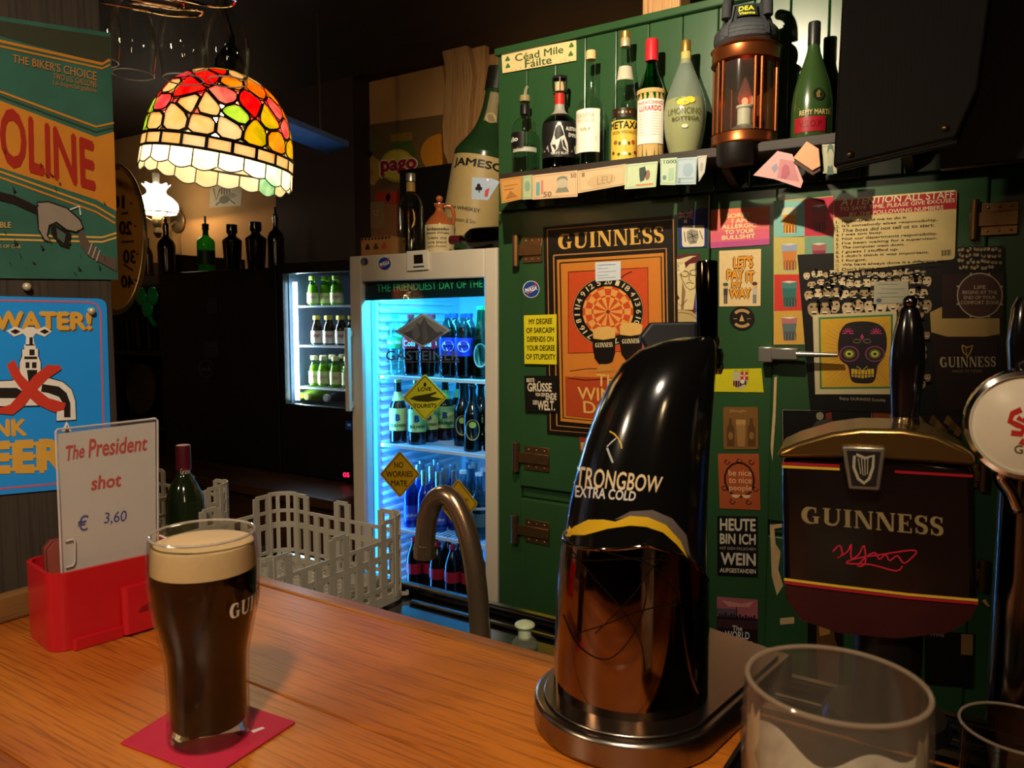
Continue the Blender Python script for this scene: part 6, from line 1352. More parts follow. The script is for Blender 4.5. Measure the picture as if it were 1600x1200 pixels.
# ================================================================== ON THE BAR
# --- red card holder
RBO = onZ(105, 1018, CZ); A = Vector((math.sin(math.radians(9)), math.cos(math.radians(9)), 0)); NF = Vector((A.y, -A.x, 0)); BK = -NF
RP = mat('red_plastic', '#b3141c', .28, coat=.15, var=.06)
rbx = thing('red_card_holder', 'bright red plastic card holder box on the bar', 'holder', RBO)
hgt = .074; Lb, Wb = .118, .078
def rp(u, v, z): return RBO + A * u + BK * v + Vector((0, 0, z + .0006))
def rrect(u0, v0, u1, v1, r, n=6):
    o = []
    for (cu, cv, a0) in ((u0 + r, v0 + r, 180), (u1 - r, v0 + r, 270), (u1 - r, v1 - r, 0), (u0 + r, v1 - r, 90)):
        for k in range(n + 1): a = math.radians(a0 + 90 * k / n); o.append((cu + r * math.cos(a), cv + r * math.sin(a)))
    return o
out_ = rrect(-.012, 0, Lb, Wb, .016); in_ = rrect(-.008, .004, Lb - .004, Wb - .004, .013); n = len(out_)
sh = MB().add([rp(u, v, 0) for u, v in out_] + [rp(u * .995, v, hgt) for u, v in out_] + [rp(u, v, hgt) for u, v in in_] + [rp(u, v, hgt - .016) for u, v in in_],
              [(i, (i + 1) % n, n + (i + 1) % n, n + i) for i in range(n)] + [(n + i, n + (i + 1) % n, 2 * n + (i + 1) % n, 2 * n + i) for i in range(n)] + [(2 * n + i, 2 * n + (i + 1) % n, 3 * n + (i + 1) % n, 3 * n + i) for i in range(n)] + [tuple(3 * n + i for i in range(n)), tuple(range(n - 1, -1, -1))])
sh.build('box', RP, rbx, world=True)
pd = rrect(.048, -.010, Lb + .002, .004, .005); m = len(pd)
MB().add([rp(u, v, .002) for u, v in pd] + [rp(u, v, hgt * .66) for u, v in pd], [(i, (i + 1) % m, m + (i + 1) % m, m + i) for i in range(m)] + [tuple(m + i for i in range(m)), tuple(range(m - 1, -1, -1))]).build('pocket', RP, rbx, world=True)
lg_ = rrect(.004, -.006, .05, .004, .003); m = len(lg_)
MB().add([rp(u, v, 0) for u, v in lg_] + [rp(u, v, .010) for u, v in lg_], [(i, (i + 1) % m, m + (i + 1) % m, m + i) for i in range(m)] + [tuple(m + i for i in range(m))]).build('foot_ledge', RP, rbx, world=True)
st_ = MB(); us = [.064, .068, .072, .076, .080, .084, .088]
st_.prism([rp(.062, -.0102, .022), rp(.098, -.0102, .022), rp(.098, -.0102, .042)] + [q for k in range(6) for q in (rp(.098 - .006 * k - .003, -.0102, .042 - .003 * k), rp(.098 - .006 * (k + 1) + .001, -.0102, .042 - .003 * (k + 1)))], NF * .0006)
st_.build('embossed_mark', mat('red_plastic_dark', '#7a0c12', .35), rbx, smooth=0, world=True)
# stack of cards behind the menu card
for k in range(4): MB().prism([rp(-.002 + .0, .034 + .0045 * k, hgt - .012), rp(.05, .034 + .0045 * k, hgt - .012), rp(.05, .034 + .0045 * k, hgt + .022), rp(.004, .034 + .0045 * k, hgt + .022), rp(-.002, .034 + .0045 * k, hgt + .015)], BK * .002).build('spare_card', ink('#6a2a22' if k % 2 else '#8a4436'), rbx, smooth=0, world=True)
# menu card in a clear sleeve
cX = onX(97, 895, -.752)
CP0 = RBO + BK * .024; CQ = [(90, 678), (242, 659), (243, 868), (100, 903)]
mc = Sheet('menu_card', 'white price card with red and blue handwriting standing in the red holder', 'card', CQ, '#d9cfc4', P0=CP0, n=NF, thick=.0012, m=mat('white_card', '#d6ccc2', .45, var=.05, scale=40))
for t, q, c, b_ in (('The', [(100, 697), (131, 692), (131, 715), (101, 722)], '#c8402c', .022), ('President', [(137, 686), (229, 680), (229, 704), (138, 716)], '#c8402c', .022), ('shot', [(141, 744), (188, 738), (189, 760), (142, 767)], '#c8402c', .026), ('€', [(119, 806), (136, 804), (137, 829), (121, 831)], '#2c3c8c', .008), ('3,60', [(161, 801), (196, 797), (197, 817), (162, 821)], '#2c3c8c', .008)):
    sl_ = 3; q = [(q[0][0] + sl_, q[0][1]), (q[1][0] + sl_, q[1][1]), q[2], q[3]]; mc.text('handwriting', t, q, c, 1, b_)
mc.done()
slv = thin_glass('clear_sleeve', (.93, .93, .92), .08, body=.05, bodycol=(.8, .78, .75))
so_ = MB().prism([onP(x, y, CP0 + NF * .0024, NF) for x, y in ((87, 673), (245, 654), (246, 864), (97, 906))], NF * .0008).build('sleeve', slv, mc.o, smooth=0, world=True)
MB().tube([onP(x, y, CP0 + NF * .0028, NF) for x, y in ((97, 906), (87, 674), (90, 671), (243, 654), (246, 657), (247, 864))], .0011, 6).build('sleeve_edge', mat('sleeve_edge', '#b8b0aa', .2, spec=.7, var=0), mc.o, world=True)
MB().tube([onP(x, y, CP0 + NF * .0032, NF) for x, y in ((102, 846), (114, 843), (117, 846), (117, 878), (114, 884), (103, 887))], .0011, 6).build('sleeve_tab', mat('sleeve_edge', '#b8b0aa'), mc.o, world=True)

# --- coaster and pint of stout
cst = Sheet.__new__(Sheet)
cq = [onZ(x, y, CZ) for x, y in ((188, 1164), (318, 1082), (462, 1131), (330, 1218))]
co = MB().prism([p + Vector((0, 0, .0004)) for p in cq], (0, 0, .0016)).build('coaster', ink('#b3243c', .6), smooth=0, bevel=.0006); tag(co, 'square crimson beer mat under the pint', 'coaster')
MB().prism([onZ(x, y, CZ + .0022) for x, y in ((392, 1142), (410, 1136), (414, 1138), (396, 1145))], (0, 0, .0002)).build('printed_line', ink('#d8c8c0'), co, smooth=0, world=True)
PB = onZ(328, 1152, CZ); PB.z = CZ + .0024
pint = thing('stout_pint', 'full pint of black stout with creamy head standing on a red mat', 'glass of beer', PB, facing(PB))
def pr_px(rows, P): return [(wpx(w_, P) / 2, zat(y, P) - P.z) for y, w_ in rows]
po = [(wpx(126, PB) / 2, 0)] + pr_px([(1142, 132), (1110, 130), (1060, 131), (1020, 135), (985, 150), (950, 165), (915, 173), (888, 175), (860, 172), (832, 166)], PB)
po = smoothprof(po, 4); HT = po[-1][1]
G_PINT = thin_glass('pint_glass', (.93, .93, .90), .02)
MB().lathe([(0, 0)] + po + [(po[-1][0] - .0018, HT)] + [(max(.001, r - .0020), z) for r, z in reversed(po) if z > .013] + [(0, .013)], 48, cap=False).build('glass', G_PINT, pint)
MB().tube([((po[-1][0] - .0009) * math.cos(i * PI / 28), (po[-1][0] - .0009) * math.sin(i * PI / 28), HT) for i in range(56)], .0010, 8, closed=True).build('rim', mat('glass_lip', '#e8e0d4', .06, trans=.7, var=0), pint)
MB().lathe([(r, z) for r, z in ((0, .001), (po[0][0] * .96, .001), (po[0][0] * .98, .006), (po[0][0] * .93, .012), (0, .0125))], 40, cap=False).build('glass_base', mat('thick_glass', '#e8e4e0', .05, trans=1, var=0), pint)
zf = zat(886, PB) - PB.z; zt_ = zat(848, PB) - PB.z
STOUT = mat('black_stout', '#070302', .2, var=0, spec=.2); FOAM = mat('cream_foam', '#d2b183', .55, var=.05, scale=200)
MB().lathe([(0, .0135)] + [(r - .0024, z) for r, z in po if .0135 < z < zf] + [(r_at(po, zf) - .0024, zf), (0, zf)], 40, cap=False).build('stout', STOUT, pint)
MB().lathe([(0, zf + .0002), (r_at(po, zf) - .0024, zf + .0002)] + [(r - .0024, z) for r, z in po if zf < z < zt_] + [(r_at(po, zt_) - .0026, zt_), (r_at(po, zt_) * .8, zt_ + .0014), (0, zt_ + .0022)], 40, cap=False).build('foam', FOAM, pint)
wtext(po, 'GUINNESS', zat(947, PB) - PB.z, zat(924, PB) - PB.z, 24, 118, .0006, serif=True).build('lettering', ink('#c8bca8'), pint, smooth=0)

# --- cold cider font (curved black column with chrome sleeve)
T0 = onZ(985, 1084, CZ + .016); TDp = depth(T0)
FH = Vector((FW.x, FW.y, 0)).normalized()
ft = thing('cider_font', 'curved black cider font with chrome sleeve on a round steel base', 'beer font', Vector((T0.x, T0.y, CZ)))
stn = [(1088, 868, 1100), (1030, 869, 1101), (960, 872, 1102), (900, 875, 1101), (850, 881, 1100), (790, 890, 1102), (740, 901, 1104), (690, 915, 1107), (640, 933, 1111), (600, 952, 1114), (570, 972, 1117), (548, 998, 1118), (534, 1030, 1117), (527, 1062, 1112)]
def station(y, xl, xr):
    c = CAM + ray((xl + xr) / 2, y) * TDp; return c, (xr - xl) / 2 * TDp / FPX
ST = [station(*s_) for s_ in stn]
def col_pt(t, th, lift=0):
    i = max(0, min(len(ST) - 2, int(t))); f = t - i; c = ST[i][0] * (1 - f) + ST[i + 1][0] * f; a = ST[i][1] * (1 - f) + ST[i + 1][1] * f
    b = min(.058, a * 1.0) if t < 9 else min(.058, a * 1.0) * (1 - .05 * (t - 9))
    return c + RT * ((a + lift) * math.cos(th)) + FH * ((b + lift) * math.sin(th))
cb_ = MB(); seg = 48; ts = [i * .5 for i in range(2 * (len(ST) - 1) + 1)]
cb_.add([col_pt(t, 2 * PI * i / seg) for t in ts for i in range(seg)], [(j * seg + i, j * seg + (i + 1) % seg, (j + 1) * seg + (i + 1) % seg, (j + 1) * seg + i) for j in range(len(ts) - 1) for i in range(seg)] + [tuple((len(ts) - 1) * seg + i for i in range(seg)), tuple(range(seg - 1, -1, -1))])
col = cb_.build('column', mat('black_gloss', '#0a0908', .16, coat=.5, var=0), ft, world=True, smooth=50)
SL = mat('smoked_chrome', '#8c7462', .07, 1, var=.08, scale=8)
def t_of(y):
    for i in range(len(stn) - 1):
        if stn[i][0] >= y >= stn[i + 1][0]: return i + (stn[i][0] - y) / (stn[i][0] - stn[i + 1][0])
    return 0
def ytop(u):
    K = [(-1, 842), (-.6, 832), (0, 820), (.45, 836), (.8, 868), (1, 905)]
    for (a, ya), (b, yb) in zip(K, K[1:]):
        if a <= u <= b: return ya + (yb - ya) * (u - a) / (b - a)
    return 842
sv = MB(); nr = 8; seg = 64
vs = [col_pt(t_of(ytop(math.cos(2 * PI * i / seg))) * k / nr, 2 * PI * i / seg, .0016) for k in range(nr + 1) for i in range(seg)]
sv.add(vs, [(j * seg + i, j * seg + (i + 1) % seg, (j + 1) * seg + (i + 1) % seg, (j + 1) * seg + i) for j in range(nr) for i in range(seg)])
sv.tube([col_pt(t_of(ytop(math.cos(2 * PI * i / seg))), 2 * PI * i / seg, .0010) for i in range(seg)], .0014, 6, closed=True)
slv_ = sv.build('sleeve', SL, ft, world=True, smooth=60)
dc = Decal(col); ETCH = mat('etched_line', '#1a120e', .3, .6)
dc.text('lettering', 'STRONGBOW', [(893, 727), (1036, 745), (1031, 770), (890, 760)], ink('#c8b08a', .3), 1, .012, maxlen=7, arcf=.0)
dc.text('lettering', 'EXTRA COLD', [(900, 758), (995, 768), (992, 783), (899, 777)], ink('#c0bab0', .3), 1, .022, maxlen=7)
dc.line('archer_bow', [(953, 674), (960, 678), (967, 686), (971, 695), (972, 701)], 2.2, ink('#c89a28', .3), 1)
dc.line('archer_arrow', [(949, 698), (956, 691), (963, 685)], 1.6, ink('#b8b8b4', .3), 1); dc.line('archer_arrow', [(949, 700), (953, 711), (958, 723)], 3.0, ink('#a8a8a4', .3), 1)
dc.poly('yellow_swoosh', [(880, 838), (884, 822), (890, 821), (896, 829), (893, 838)], ink('#d8b020', .3), 1.5)
dc.poly('grey_swoosh', [(960, 812), (985, 799), (1020, 797), (1050, 810), (1072, 836), (1078, 872), (1070, 860), (1050, 830), (1020, 813), (985, 808)], ink('#5a5048', .3), 1)
dc.poly('yellow_swoosh', [(886, 836), (898, 823), (920, 812), (944, 812), (962, 815), (985, 806), (1012, 808), (1040, 820), (1062, 845), (1074, 872), (1056, 850), (1036, 832), (1010, 823), (985, 821), (950, 826), (915, 836)], ink('#c0981c', .3), 2)
ds_ = Decal(slv_, .0003)
for pts in ([(884, 868), (920, 876), (960, 874), (1010, 872), (1050, 878)], [(889, 855), (930, 905), (970, 950), (1000, 1000), (1008, 1050)], [(905, 850), (960, 866), (1020, 885), (1060, 930)], [(898, 990), (940, 978), (1000, 955), (1075, 938)], [(880, 960), (905, 1010), (950, 1030), (990, 990), (1010, 930), (1000, 880)], [(1040, 860), (1010, 900), (980, 940), (930, 990)]):
    q = [(v.x, v.y) for v in smooth_pts([(x, y, 0) for x, y in pts], 5)]; ds_.line('etched_line', q, 2.0, ETCH, 1)
# base plate
bdir = (onZ(1128, 1010, CZ + .02) - onZ(985, 1084, CZ + .02)); bdir.z = 0; bl_ = bdir.length + .03; bdir.normalize(); bn_ = Vector((-bdir.y, bdir.x, 0)); RB = .073
bc_ = Vector((T0.x, T0.y, 0)) + Vector((0.004, -.012, 0)); outl = []
for k in range(25): a = PI / 2 + PI * k / 24; outl.append(bc_ + bdir * (RB * math.cos(a)) + bn_ * (RB * math.sin(a)))
outl += [bc_ + bdir * bl_ - bn_ * RB * .72, bc_ + bdir * bl_ + bn_ * RB * .72]
STB = mat('brushed_base', '#8f8376', .25, 1, var=.1, scale=100, stretch=(1, 1, .05))
MB().prism([Vector((p.x, p.y, CZ + .0015)) for p in outl], (0, 0, .021)).build('base_plate', STB, ft, smooth=35, world=True, bevel=.003)
MB().prism([Vector((p.x, p.y, CZ + .0227)) for p in [bc_ + (q - bc_) * .90 for q in outl]], (0, 0, .002)).build('base_step', STB, ft, smooth=35, world=True, bevel=.001)
MB().prism([CAM + ray(x, y) * (TDp + .034) for x, y in ((1000, 527), (1018, 504), (1089, 503), (1090, 560), (1020, 560))], FH * .012).build('back_plate', mat('slate_black', '#0e0e10', .5), ft, smooth=0, world=True, bevel=.002)
# lever and ball joint
hp = CAM + ray(1105, 530) * (TDp + .012); ht = CAM + ray(1104, 409) * (TDp + .012); hr = 17.5 * TDp / FPX
MB().lathe([(hr * .95, 0), (hr, (ht - hp).length * .5), (hr * 1.02, (ht - hp).length * .97), (hr * .96, (ht - hp).length)], 28, c=hp, R=(ht - hp).to_track_quat('Z', 'Y').to_matrix()).build('lever', mat('black_chrome', '#3a322c', .10, 1, var=.1), ft, world=True)
MB().lathe([(hr * 1.1, 0), (hr * 1.14, .004), (hr * 1.1, .008)], 24, c=hp - Vector((0, 0, .006))).build('lever_collar', M_CHROME, ft, world=True)
MB().sphere(CAM + ray(1108, 556) * (TDp + .016), 20 * TDp / FPX, 20, 12).build('ball_joint', M_DCHROME, ft, world=True)
kb = MB()
for k in range(5): kb.sphere(CAM + ray(1116 + 3 * (k % 2), 548 + 9 * k) * (TDp + .012), 7 * TDp / FPX, 10, 6)
for k in range(5): pass
MB().tube([CAM + ray(1121, 545 + 10 * k) * (TDp + .014) for k in range(5)], [.0035, .005, .0042, .005, .003], 10).build('knurled_nut', M_CHROME, ft, world=True)

# --- wide black stout font
GP0 = CAM + ray(1370, 840) * .56; GN = Vector((.17, -.985, 0)); GR = Vector((.985, .17, 0))
gf = thing('stout_font', 'wide black stout font with gold arched top and harp badge', 'beer font', Vector((GP0.x - GN.x * .04, GP0.y - GN.y * .04, CZ)))
gq = lambda pts, off=0: [onP(x, y, GP0 + GN * off, GN) for x, y in pts]
GB = mat('black_lacquer', '#0b0808', .18, coat=.4, var=0)
def bowed(name, pts, m, depth_, bulge, off=0, bevel=.003):         # outline pushed back, front slightly bowed
    return MB().prism(gq(pts, off), -GN * depth_).build(name, m, gf, smooth=35, world=True, bevel=bevel)
body_ = bowed('body', [(1221, 716), (1300, 712), (1440, 716), (1524, 728), (1528, 938), (1518, 970), (1480, 992), (1400, 1001), (1310, 992), (1250, 972), (1229, 940), (1224, 905)], GB, .062, 0, 0, .005)
GBR = mat('aged_brass', '#8a6a38', .25, .9, var=.15, scale=20)
bowed('arched_top', [(1214, 716), (1216, 705), (1245, 692), (1300, 676), (1345, 670), (1410, 671), (1462, 680), (1505, 700), (1524, 712), (1525, 730), (1440, 722), (1330, 716)], GBR, .070, 0, .006, .005)
bd_ = bowed('badge_frame', [(1315, 697), (1384, 699), (1375, 768), (1326, 765)], mat('badge_silver', '#8f8674', .3, .8), .004, 0, .0115, .0015)
bs = Sheet('badge_field', '', '', [(1323, 704), (1376, 706), (1369, 760), (1331, 758)], '#17120f', P0=GP0 + GN * .0116, n=GN, thick=.0006, parent=body_)
bs.line('harp', [(1335, 712), (1334, 730), (1341, 748), (1350, 755), (1358, 748), (1364, 730), (1365, 712), (1352, 716), (1338, 710)], 4.5, '#8a8068', 1, px=True)
for k in range(4): bs.line('harp_string', [(1341 + 5 * k, 716), (1345 + 3.4 * k, 744 - 2 * abs(k - 1.5))], 1.4, '#8a8068', 1, px=True)
bs.done()
gs_ = Sheet.__new__(Sheet); gs_.n = GN; gs_.P0 = GP0; gs_.th = .0006; gs_.parts = {}; gs_.o = body_; gs_.q = None
YL, RL_ = mat('yellow_line', '#b8902c', .3, var=0), mat('red_line', '#8a1420', .3, var=0)
for pts, m in (([(1222, 729), (1312, 733)], YL), ([(1222, 724), (1312, 728)], RL_), ([(1398, 737), (1520, 744)], RL_), ([(1225, 905), (1310, 916), (1420, 929), (1528, 938)], YL), ([(1226, 910), (1310, 921), (1420, 934), (1528, 943)], RL_)): gs_.line('stripe', pts, 4.0, m, 1, px=True)
gs_.poly('dark_red_base', [(1227, 914), (1310, 925), (1420, 938), (1527, 947), (1516, 968), (1480, 989), (1400, 998), (1310, 989), (1252, 969), (1231, 940)], mat('dark_red_lacquer', '#2a0a0c', .3), 0.5)
gs_.text('lettering', 'GUINNESS', [(1252, 791), (1474, 808), (1474, 838), (1252, 817)], mat('dull_gold_letter', '#86744e', .35, .3, var=.3, scale=30), 1, serif=True)
sig = smooth_pts([(x, y, 0) for x, y in [(1301, 862), (1312, 852), (1316, 866), (1308, 872), (1324, 862), (1330, 850), (1330, 872), (1342, 866), (1350, 852), (1352, 880), (1340, 884), (1356, 868), (1368, 864), (1374, 874), (1384, 866), (1390, 876), (1402, 868), (1412, 880), (1424, 872), (1432, 862), (1420, 860), (1380, 866), (1340, 872), (1322, 880), (1360, 882), (1400, 892), (1410, 884)]], 3)
gs_.line('signature', [(v.x, v.y) for v in sig], 2.0, mat('signature_red', '#b01c34', .4, var=0), 1, px=True); gs_.done()
hz0 = CAM + ray(1413, 672) * .585; hz1 = CAM + ray(1413, 462) * .585; hl = (hz1 - hz0).length; u_ = .585 / FPX
hR = Vector((0, 0, 1)).to_track_quat('Z', 'Y').to_matrix()
MB().lathe([(22 * u_, 0), (23 * u_, hl * .02), (20 * u_, hl * .09), (21 * u_, hl * .10)], 24, c=hz0).build('lever_ferrule', M_CHROME, gf, world=True)
MB().lathe(smoothprof([(20 * u_, hl * .10), (20 * u_, hl * .14), (24 * u_, hl * .40), (25 * u_, hl * .55), (21 * u_, hl * .74), (14 * u_, hl * .88), (10 * u_, hl * .91)]), 28, c=hz0).build('lever', GB, gf, world=True)
MB().sphere(hz0 + Vector((0, 0, hl * .945)), 11 * u_, 16, 10).build('lever_knob', M_DCHROME, gf, world=True)
cc_ = GP0 - GN * .03 + GR * .012
MB().cyl((cc_.x, cc_.y, CZ + .001), (cc_.x, cc_.y, onP(1370, 985, GP0, GN).z), .024, seg=28).build('stem', mat('dark_stem', '#1a1614', .3, .6), gf, world=True)
MB().cyl((cc_.x, cc_.y, CZ + .0006), (cc_.x, cc_.y, CZ + .010), .046, .042, seg=32).build('foot', mat('dark_stem', '#1a1614'), gf, world=True)

# --- lager font with round medallion
MP = CAM + ray(1606, 664) * .52; MN = (CAM - MP).normalized(); MN = Vector((MN.x - .10, MN.y, .02)).normalized(); MRr = 92 * .52 / FPX * .96
lf = thing('lager_font', 'chrome lager font with round cream medallion and red emblem', 'beer font', Vector((MP.x, MP.y + .03, CZ)))
MQ = MN.to_track_quat('Z', 'Y').to_matrix()
MB().lathe([(0, -.012), (MRr * .9, -.012), (MRr * 1.0, -.006), (MRr * 1.02, .0), (MRr * .96, .006), (MRr * .88, .007), (MRr * .84, .003), (0, .003)], 48, c=MP, R=MQ, cap=False).build('medallion_rim', M_CHROME, lf, world=True)
mf = MB().lathe([(MRr * .86, .0032), (MRr * .80, .0052), (0, .0060)], 40, c=MP, R=MQ).build('medallion_face', ink('#cdbfa6', .3), lf, world=True)
dm_ = Decal(mf, .0004)
RE = ink('#a82420', .35)
dm_.line('emblem', [(1596, 640), (1582, 646), (1578, 658), (1590, 664), (1600, 668), (1596, 678), (1580, 676)], 9, RE, 1); dm_.line('emblem', [(1590, 652), (1600, 658), (1612, 640), (1622, 648)], 8, RE, 1.3); dm_.line('emblem', [(1600, 686), (1594, 692), (1604, 694)], 6, RE, 1); dm_.text('lettering', 'Gold', [(1585, 695), (1626, 697), (1626, 711), (1585, 708)], ink('#4a3a20'), 1, .01)
mb_ = MP - MN * .012
MB().cyl(mb_, mb_ + Vector((0, .05, 0)), .013, seg=20).build('neck', M_CHROME, lf, world=True)
MB().cyl((mb_.x, mb_.y + .045, CZ + .001), (mb_.x, mb_.y + .045, mb_.z + .03), .017, seg=24).build('column', M_DCHROME, lf, world=True)
sp0 = CAM + ray(1562, 745) * .54; MB().tube(smooth_pts([MP + Vector((-.010, .012, -.036)), sp0, CAM + ray(1578, 770) * .54, CAM + ray(1590, 800) * .54]), [.006] * 6 + [.005] * 12 + [.004], 10).build('spout', M_CHROME, lf, world=True)
MB().lathe([(.008, 0), (.010, .02), (.008, .045), (.005, .052)], 18, c=CAM + ray(1596, 580) * .545).build('lever', GB, lf, world=True)

# --- drip tray behind the fonts
dt = thing('drip_tray', 'dark metal drip tray with wire grid beneath the fonts', 'tray', (.1, .5, CZ))
DM = mat('dark_tray_metal', '#1c1916', .35, .7)
x0_, x1_, y0_, y1_ = -.150, .42, .44, .575
t_ = MB().span((x0_, y0_, CZ + .0006), (x1_, y1_, CZ + .002)).span((x0_, y0_, CZ + .002), (x1_, y0_ + .003, CZ + .009)).span((x0_, y1_ - .003, CZ + .002), (x1_, y1_, CZ + .009)).span((x0_, y0_ + .003, CZ + .002), (x0_ + .003, y1_ - .003, CZ + .009)).span((x1_ - .003, y0_ + .003, CZ + .002), (x1_, y1_ - .003, CZ + .009))
t_.build('pan', DM, dt, smooth=0, world=True)

# --- two used glasses in the foreground
def film(key, col, amt):
    if key in MATS: return MATS[key]
    m = bpy.data.materials.new(key); m.use_nodes = True; nt = m.node_tree
    for n_ in list(nt.nodes): nt.nodes.remove(n_)
    N, Lk = nt.nodes.new, nt.links.new
    out = N('ShaderNodeOutputMaterial'); tr = N('ShaderNodeBsdfTransparent'); df = N('ShaderNodeBsdfDiffuse'); df.inputs[0].default_value = lin(col); tl2 = N('ShaderNodeBsdfTranslucent'); tl2.inputs[0].default_value = lin(col)
    a_ = N('ShaderNodeMixShader'); a_.inputs[0].default_value = .4; Lk(df.outputs[0], a_.inputs[1]); Lk(tl2.outputs[0], a_.inputs[2])
    tc = N('ShaderNodeTexCoord'); nz = N('ShaderNodeTexNoise'); nz.inputs['Scale'].default_value = 38; nz.inputs['Detail'].default_value = 4
    rp_ = N('ShaderNodeValToRGB'); rp_.color_ramp.elements[0].position = .34; rp_.color_ramp.elements[1].position = .56; rp_.color_ramp.elements[0].color = (amt * .55,) * 3 + (1,); rp_.color_ramp.elements[1].color = (amt,) * 3 + (1,)
    Lk(tc.outputs['Object'], nz.inputs[0]); Lk(nz.outputs[0], rp_.inputs[0]); mx = N('ShaderNodeMixShader'); Lk(rp_.outputs[0], mx.inputs[0]); Lk(tr.outputs[0], mx.inputs[1]); Lk(a_.outputs[0], mx.inputs[2]); Lk(mx.outputs[0], out.inputs[0]); MATS[key] = m; return m
FC = CAM + ray(1306, 1066) * .338; GRr = 150 * .338 / FPX * .90; FB = Vector((FC.x, FC.y, CZ + .0006)); GH = FC.z - FB.z
fg = thing('used_beer_glass', 'large empty beer glass with dried froth down its sides', 'glass', FB, facing(FB))
gp_ = smoothprof([(GRr * .78, 0), (GRr * .82, GH * .06), (GRr * .92, GH * .4), (GRr * 1.03, GH * .75), (GRr * 1.03, GH * .88), (GRr, GH)])
MB().lathe([(0, 0)] + gp_ + [(gp_[-1][0] - .0016, GH)] + [(max(.001, r - .0022), z) for r, z in reversed(gp_) if z > .008] + [(0, .008)], 56, cap=False).build('glass', thin_glass('used_glass', (.90, .88, .84), .03, body=.05, bodycol=(.7, .62, .5)), fg)
MB().tube([((GRr - .0008) * math.cos(i * PI / 28), (GRr - .0008) * math.sin(i * PI / 28), GH) for i in range(56)], .0011, 8, closed=True).build('rim', thin_glass('rim_glass', (.75, .68, .58), .05, body=.35, bodycol=(.62, .48, .34)), fg)
FM = film('froth_film', '#e8dcc4', .95)
seg = 56; vs = []; fs = []
tops = [GH * (.64 + .24 * abs(math.sin(a_)) ** 4 + .04 * math.sin(5 * a_ + 1)) for a_ in [2 * PI * i / seg for i in range(seg)]]
for k in range(9):
    for i in range(seg):
        z = .010 + (tops[i] - .010) * k / 8; r = r_at(gp_, z) - .0027; vs.append((r * math.cos(2 * PI * i / seg), r * math.sin(2 * PI * i / seg), z))
MB().add(vs, [(j * seg + i, j * seg + (i + 1) % seg, (j + 1) * seg + (i + 1) % seg, (j + 1) * seg + i) for j in range(8) for i in range(seg)]).build('froth_film', FM, fg)
MB().lathe([(0, .0085), (gp_[0][0] * .92, .0085), (gp_[0][0] * .95, .014), (0, .015)], 32, cap=False).build('beer_dregs', ink('#b08a50'), fg)
gin = [(r - .0030, z) for r, z in gp_]
for pts in ([(-78, .86), (-70, .93), (-62, .90), (-57, .94), (-54, .86), (-60, .80), (-66, .72), (-76, .74)], [(56, .84), (62, .93), (72, .90), (80, .84), (78, .72), (68, .76), (62, .72)], [(-40, .66), (-28, .72), (-16, .64), (-22, .56), (-36, .58)]):
    wpoly(gin, [(a_, GH * z_) for a_, z_ in pts], 0).build('froth_patch', mat('froth', '#d8c8a8', .6), fg, smooth=0)
SC = CAM + ray(1592, 1138) * .44; sr = 96 * .44 / FPX * .86; SB = Vector((SC.x, SC.y, CZ + .0026)); sh_ = SC.z - SB.z
sg = thing('small_glass', 'small empty clear glass standing on the drip tray', 'glass', SB, facing(SB))
MB().lathe([(0, 0), (sr * .8, 0), (sr * .86, sh_ * .1), (sr, sh_), (sr - .0014, sh_), (sr * .82, sh_ * .12), (0, sh_ * .1)], 44, cap=False).build('glass', thin_glass('small_glass', (.82, .82, .80), .03), sg)
MB().tube([((sr - .0006) * math.cos(i * PI / 24), (sr - .0006) * math.sin(i * PI / 24), sh_) for i in range(48)], .0008, 6, closed=True).build('rim', thin_glass('rim_glass', (.75, .68, .58)), sg)

# ================================================================== ON THE SINK
FP = .82
fpts = [(752, 1060), (751, 1001), (746, 927), (738, 868), (726, 820), (711, 786), (697, 774), (681, 780), (670, 800), (665.5, 828), (664, 850)]
W = [onY(x, y, FP) for x, y in fpts]; W[0] = Vector((W[1].x, FP, SZ + .001))
fa = thing('gooseneck_tap', 'curved brushed steel gooseneck tap rising behind the bar', 'tap', W[0])
FM_ = mat('warm_brushed_steel', '#b89a7a', .24, .9, var=.08, scale=140, stretch=(1, 1, .04))
fr0 = wpx(33, W[1]) / 2
MB().tube(smooth_pts(W, 6), fr0, 20).build('neck', FM_, fa, world=True)
MB().tube([W[-1], onY(663, 871, FP)], fr0 * 1.06, 20).build('spout_end', FM_, fa, world=True)
MB().lathe([(fr0 * 1.6, 0), (fr0 * 1.6, .012), (fr0 * 1.2, .02)], 24, c=W[0]).build('collar', FM_, fa, world=True)
SP = onZ(820, 1010, SZ); SP.z = SZ + .0006
pk = thing('soap_pump', 'pale green pump knob on a clear round collar at the sink edge', 'soap dispenser', SP)
k = wpx(1, SP)
MB().lathe([(k * 20, 0), (k * 21, k * 5), (k * 16, k * 12), (k * 11, k * 16)], 24).build('collar', thin_glass('collar_glass', (.75, .75, .68), .08, body=.2, bodycol=(.6, .6, .5)), pk)
MB().lathe(smoothprof([(k * 10, k * 13), (k * 11, k * 30), (k * 16, k * 33), (k * 14, k * 37), (k * 5, k * 41), (.0005, k * 43)]), 24).build('knob', mat('pale_green_plastic', '#c3cfa4', .4, var=.05), pk)
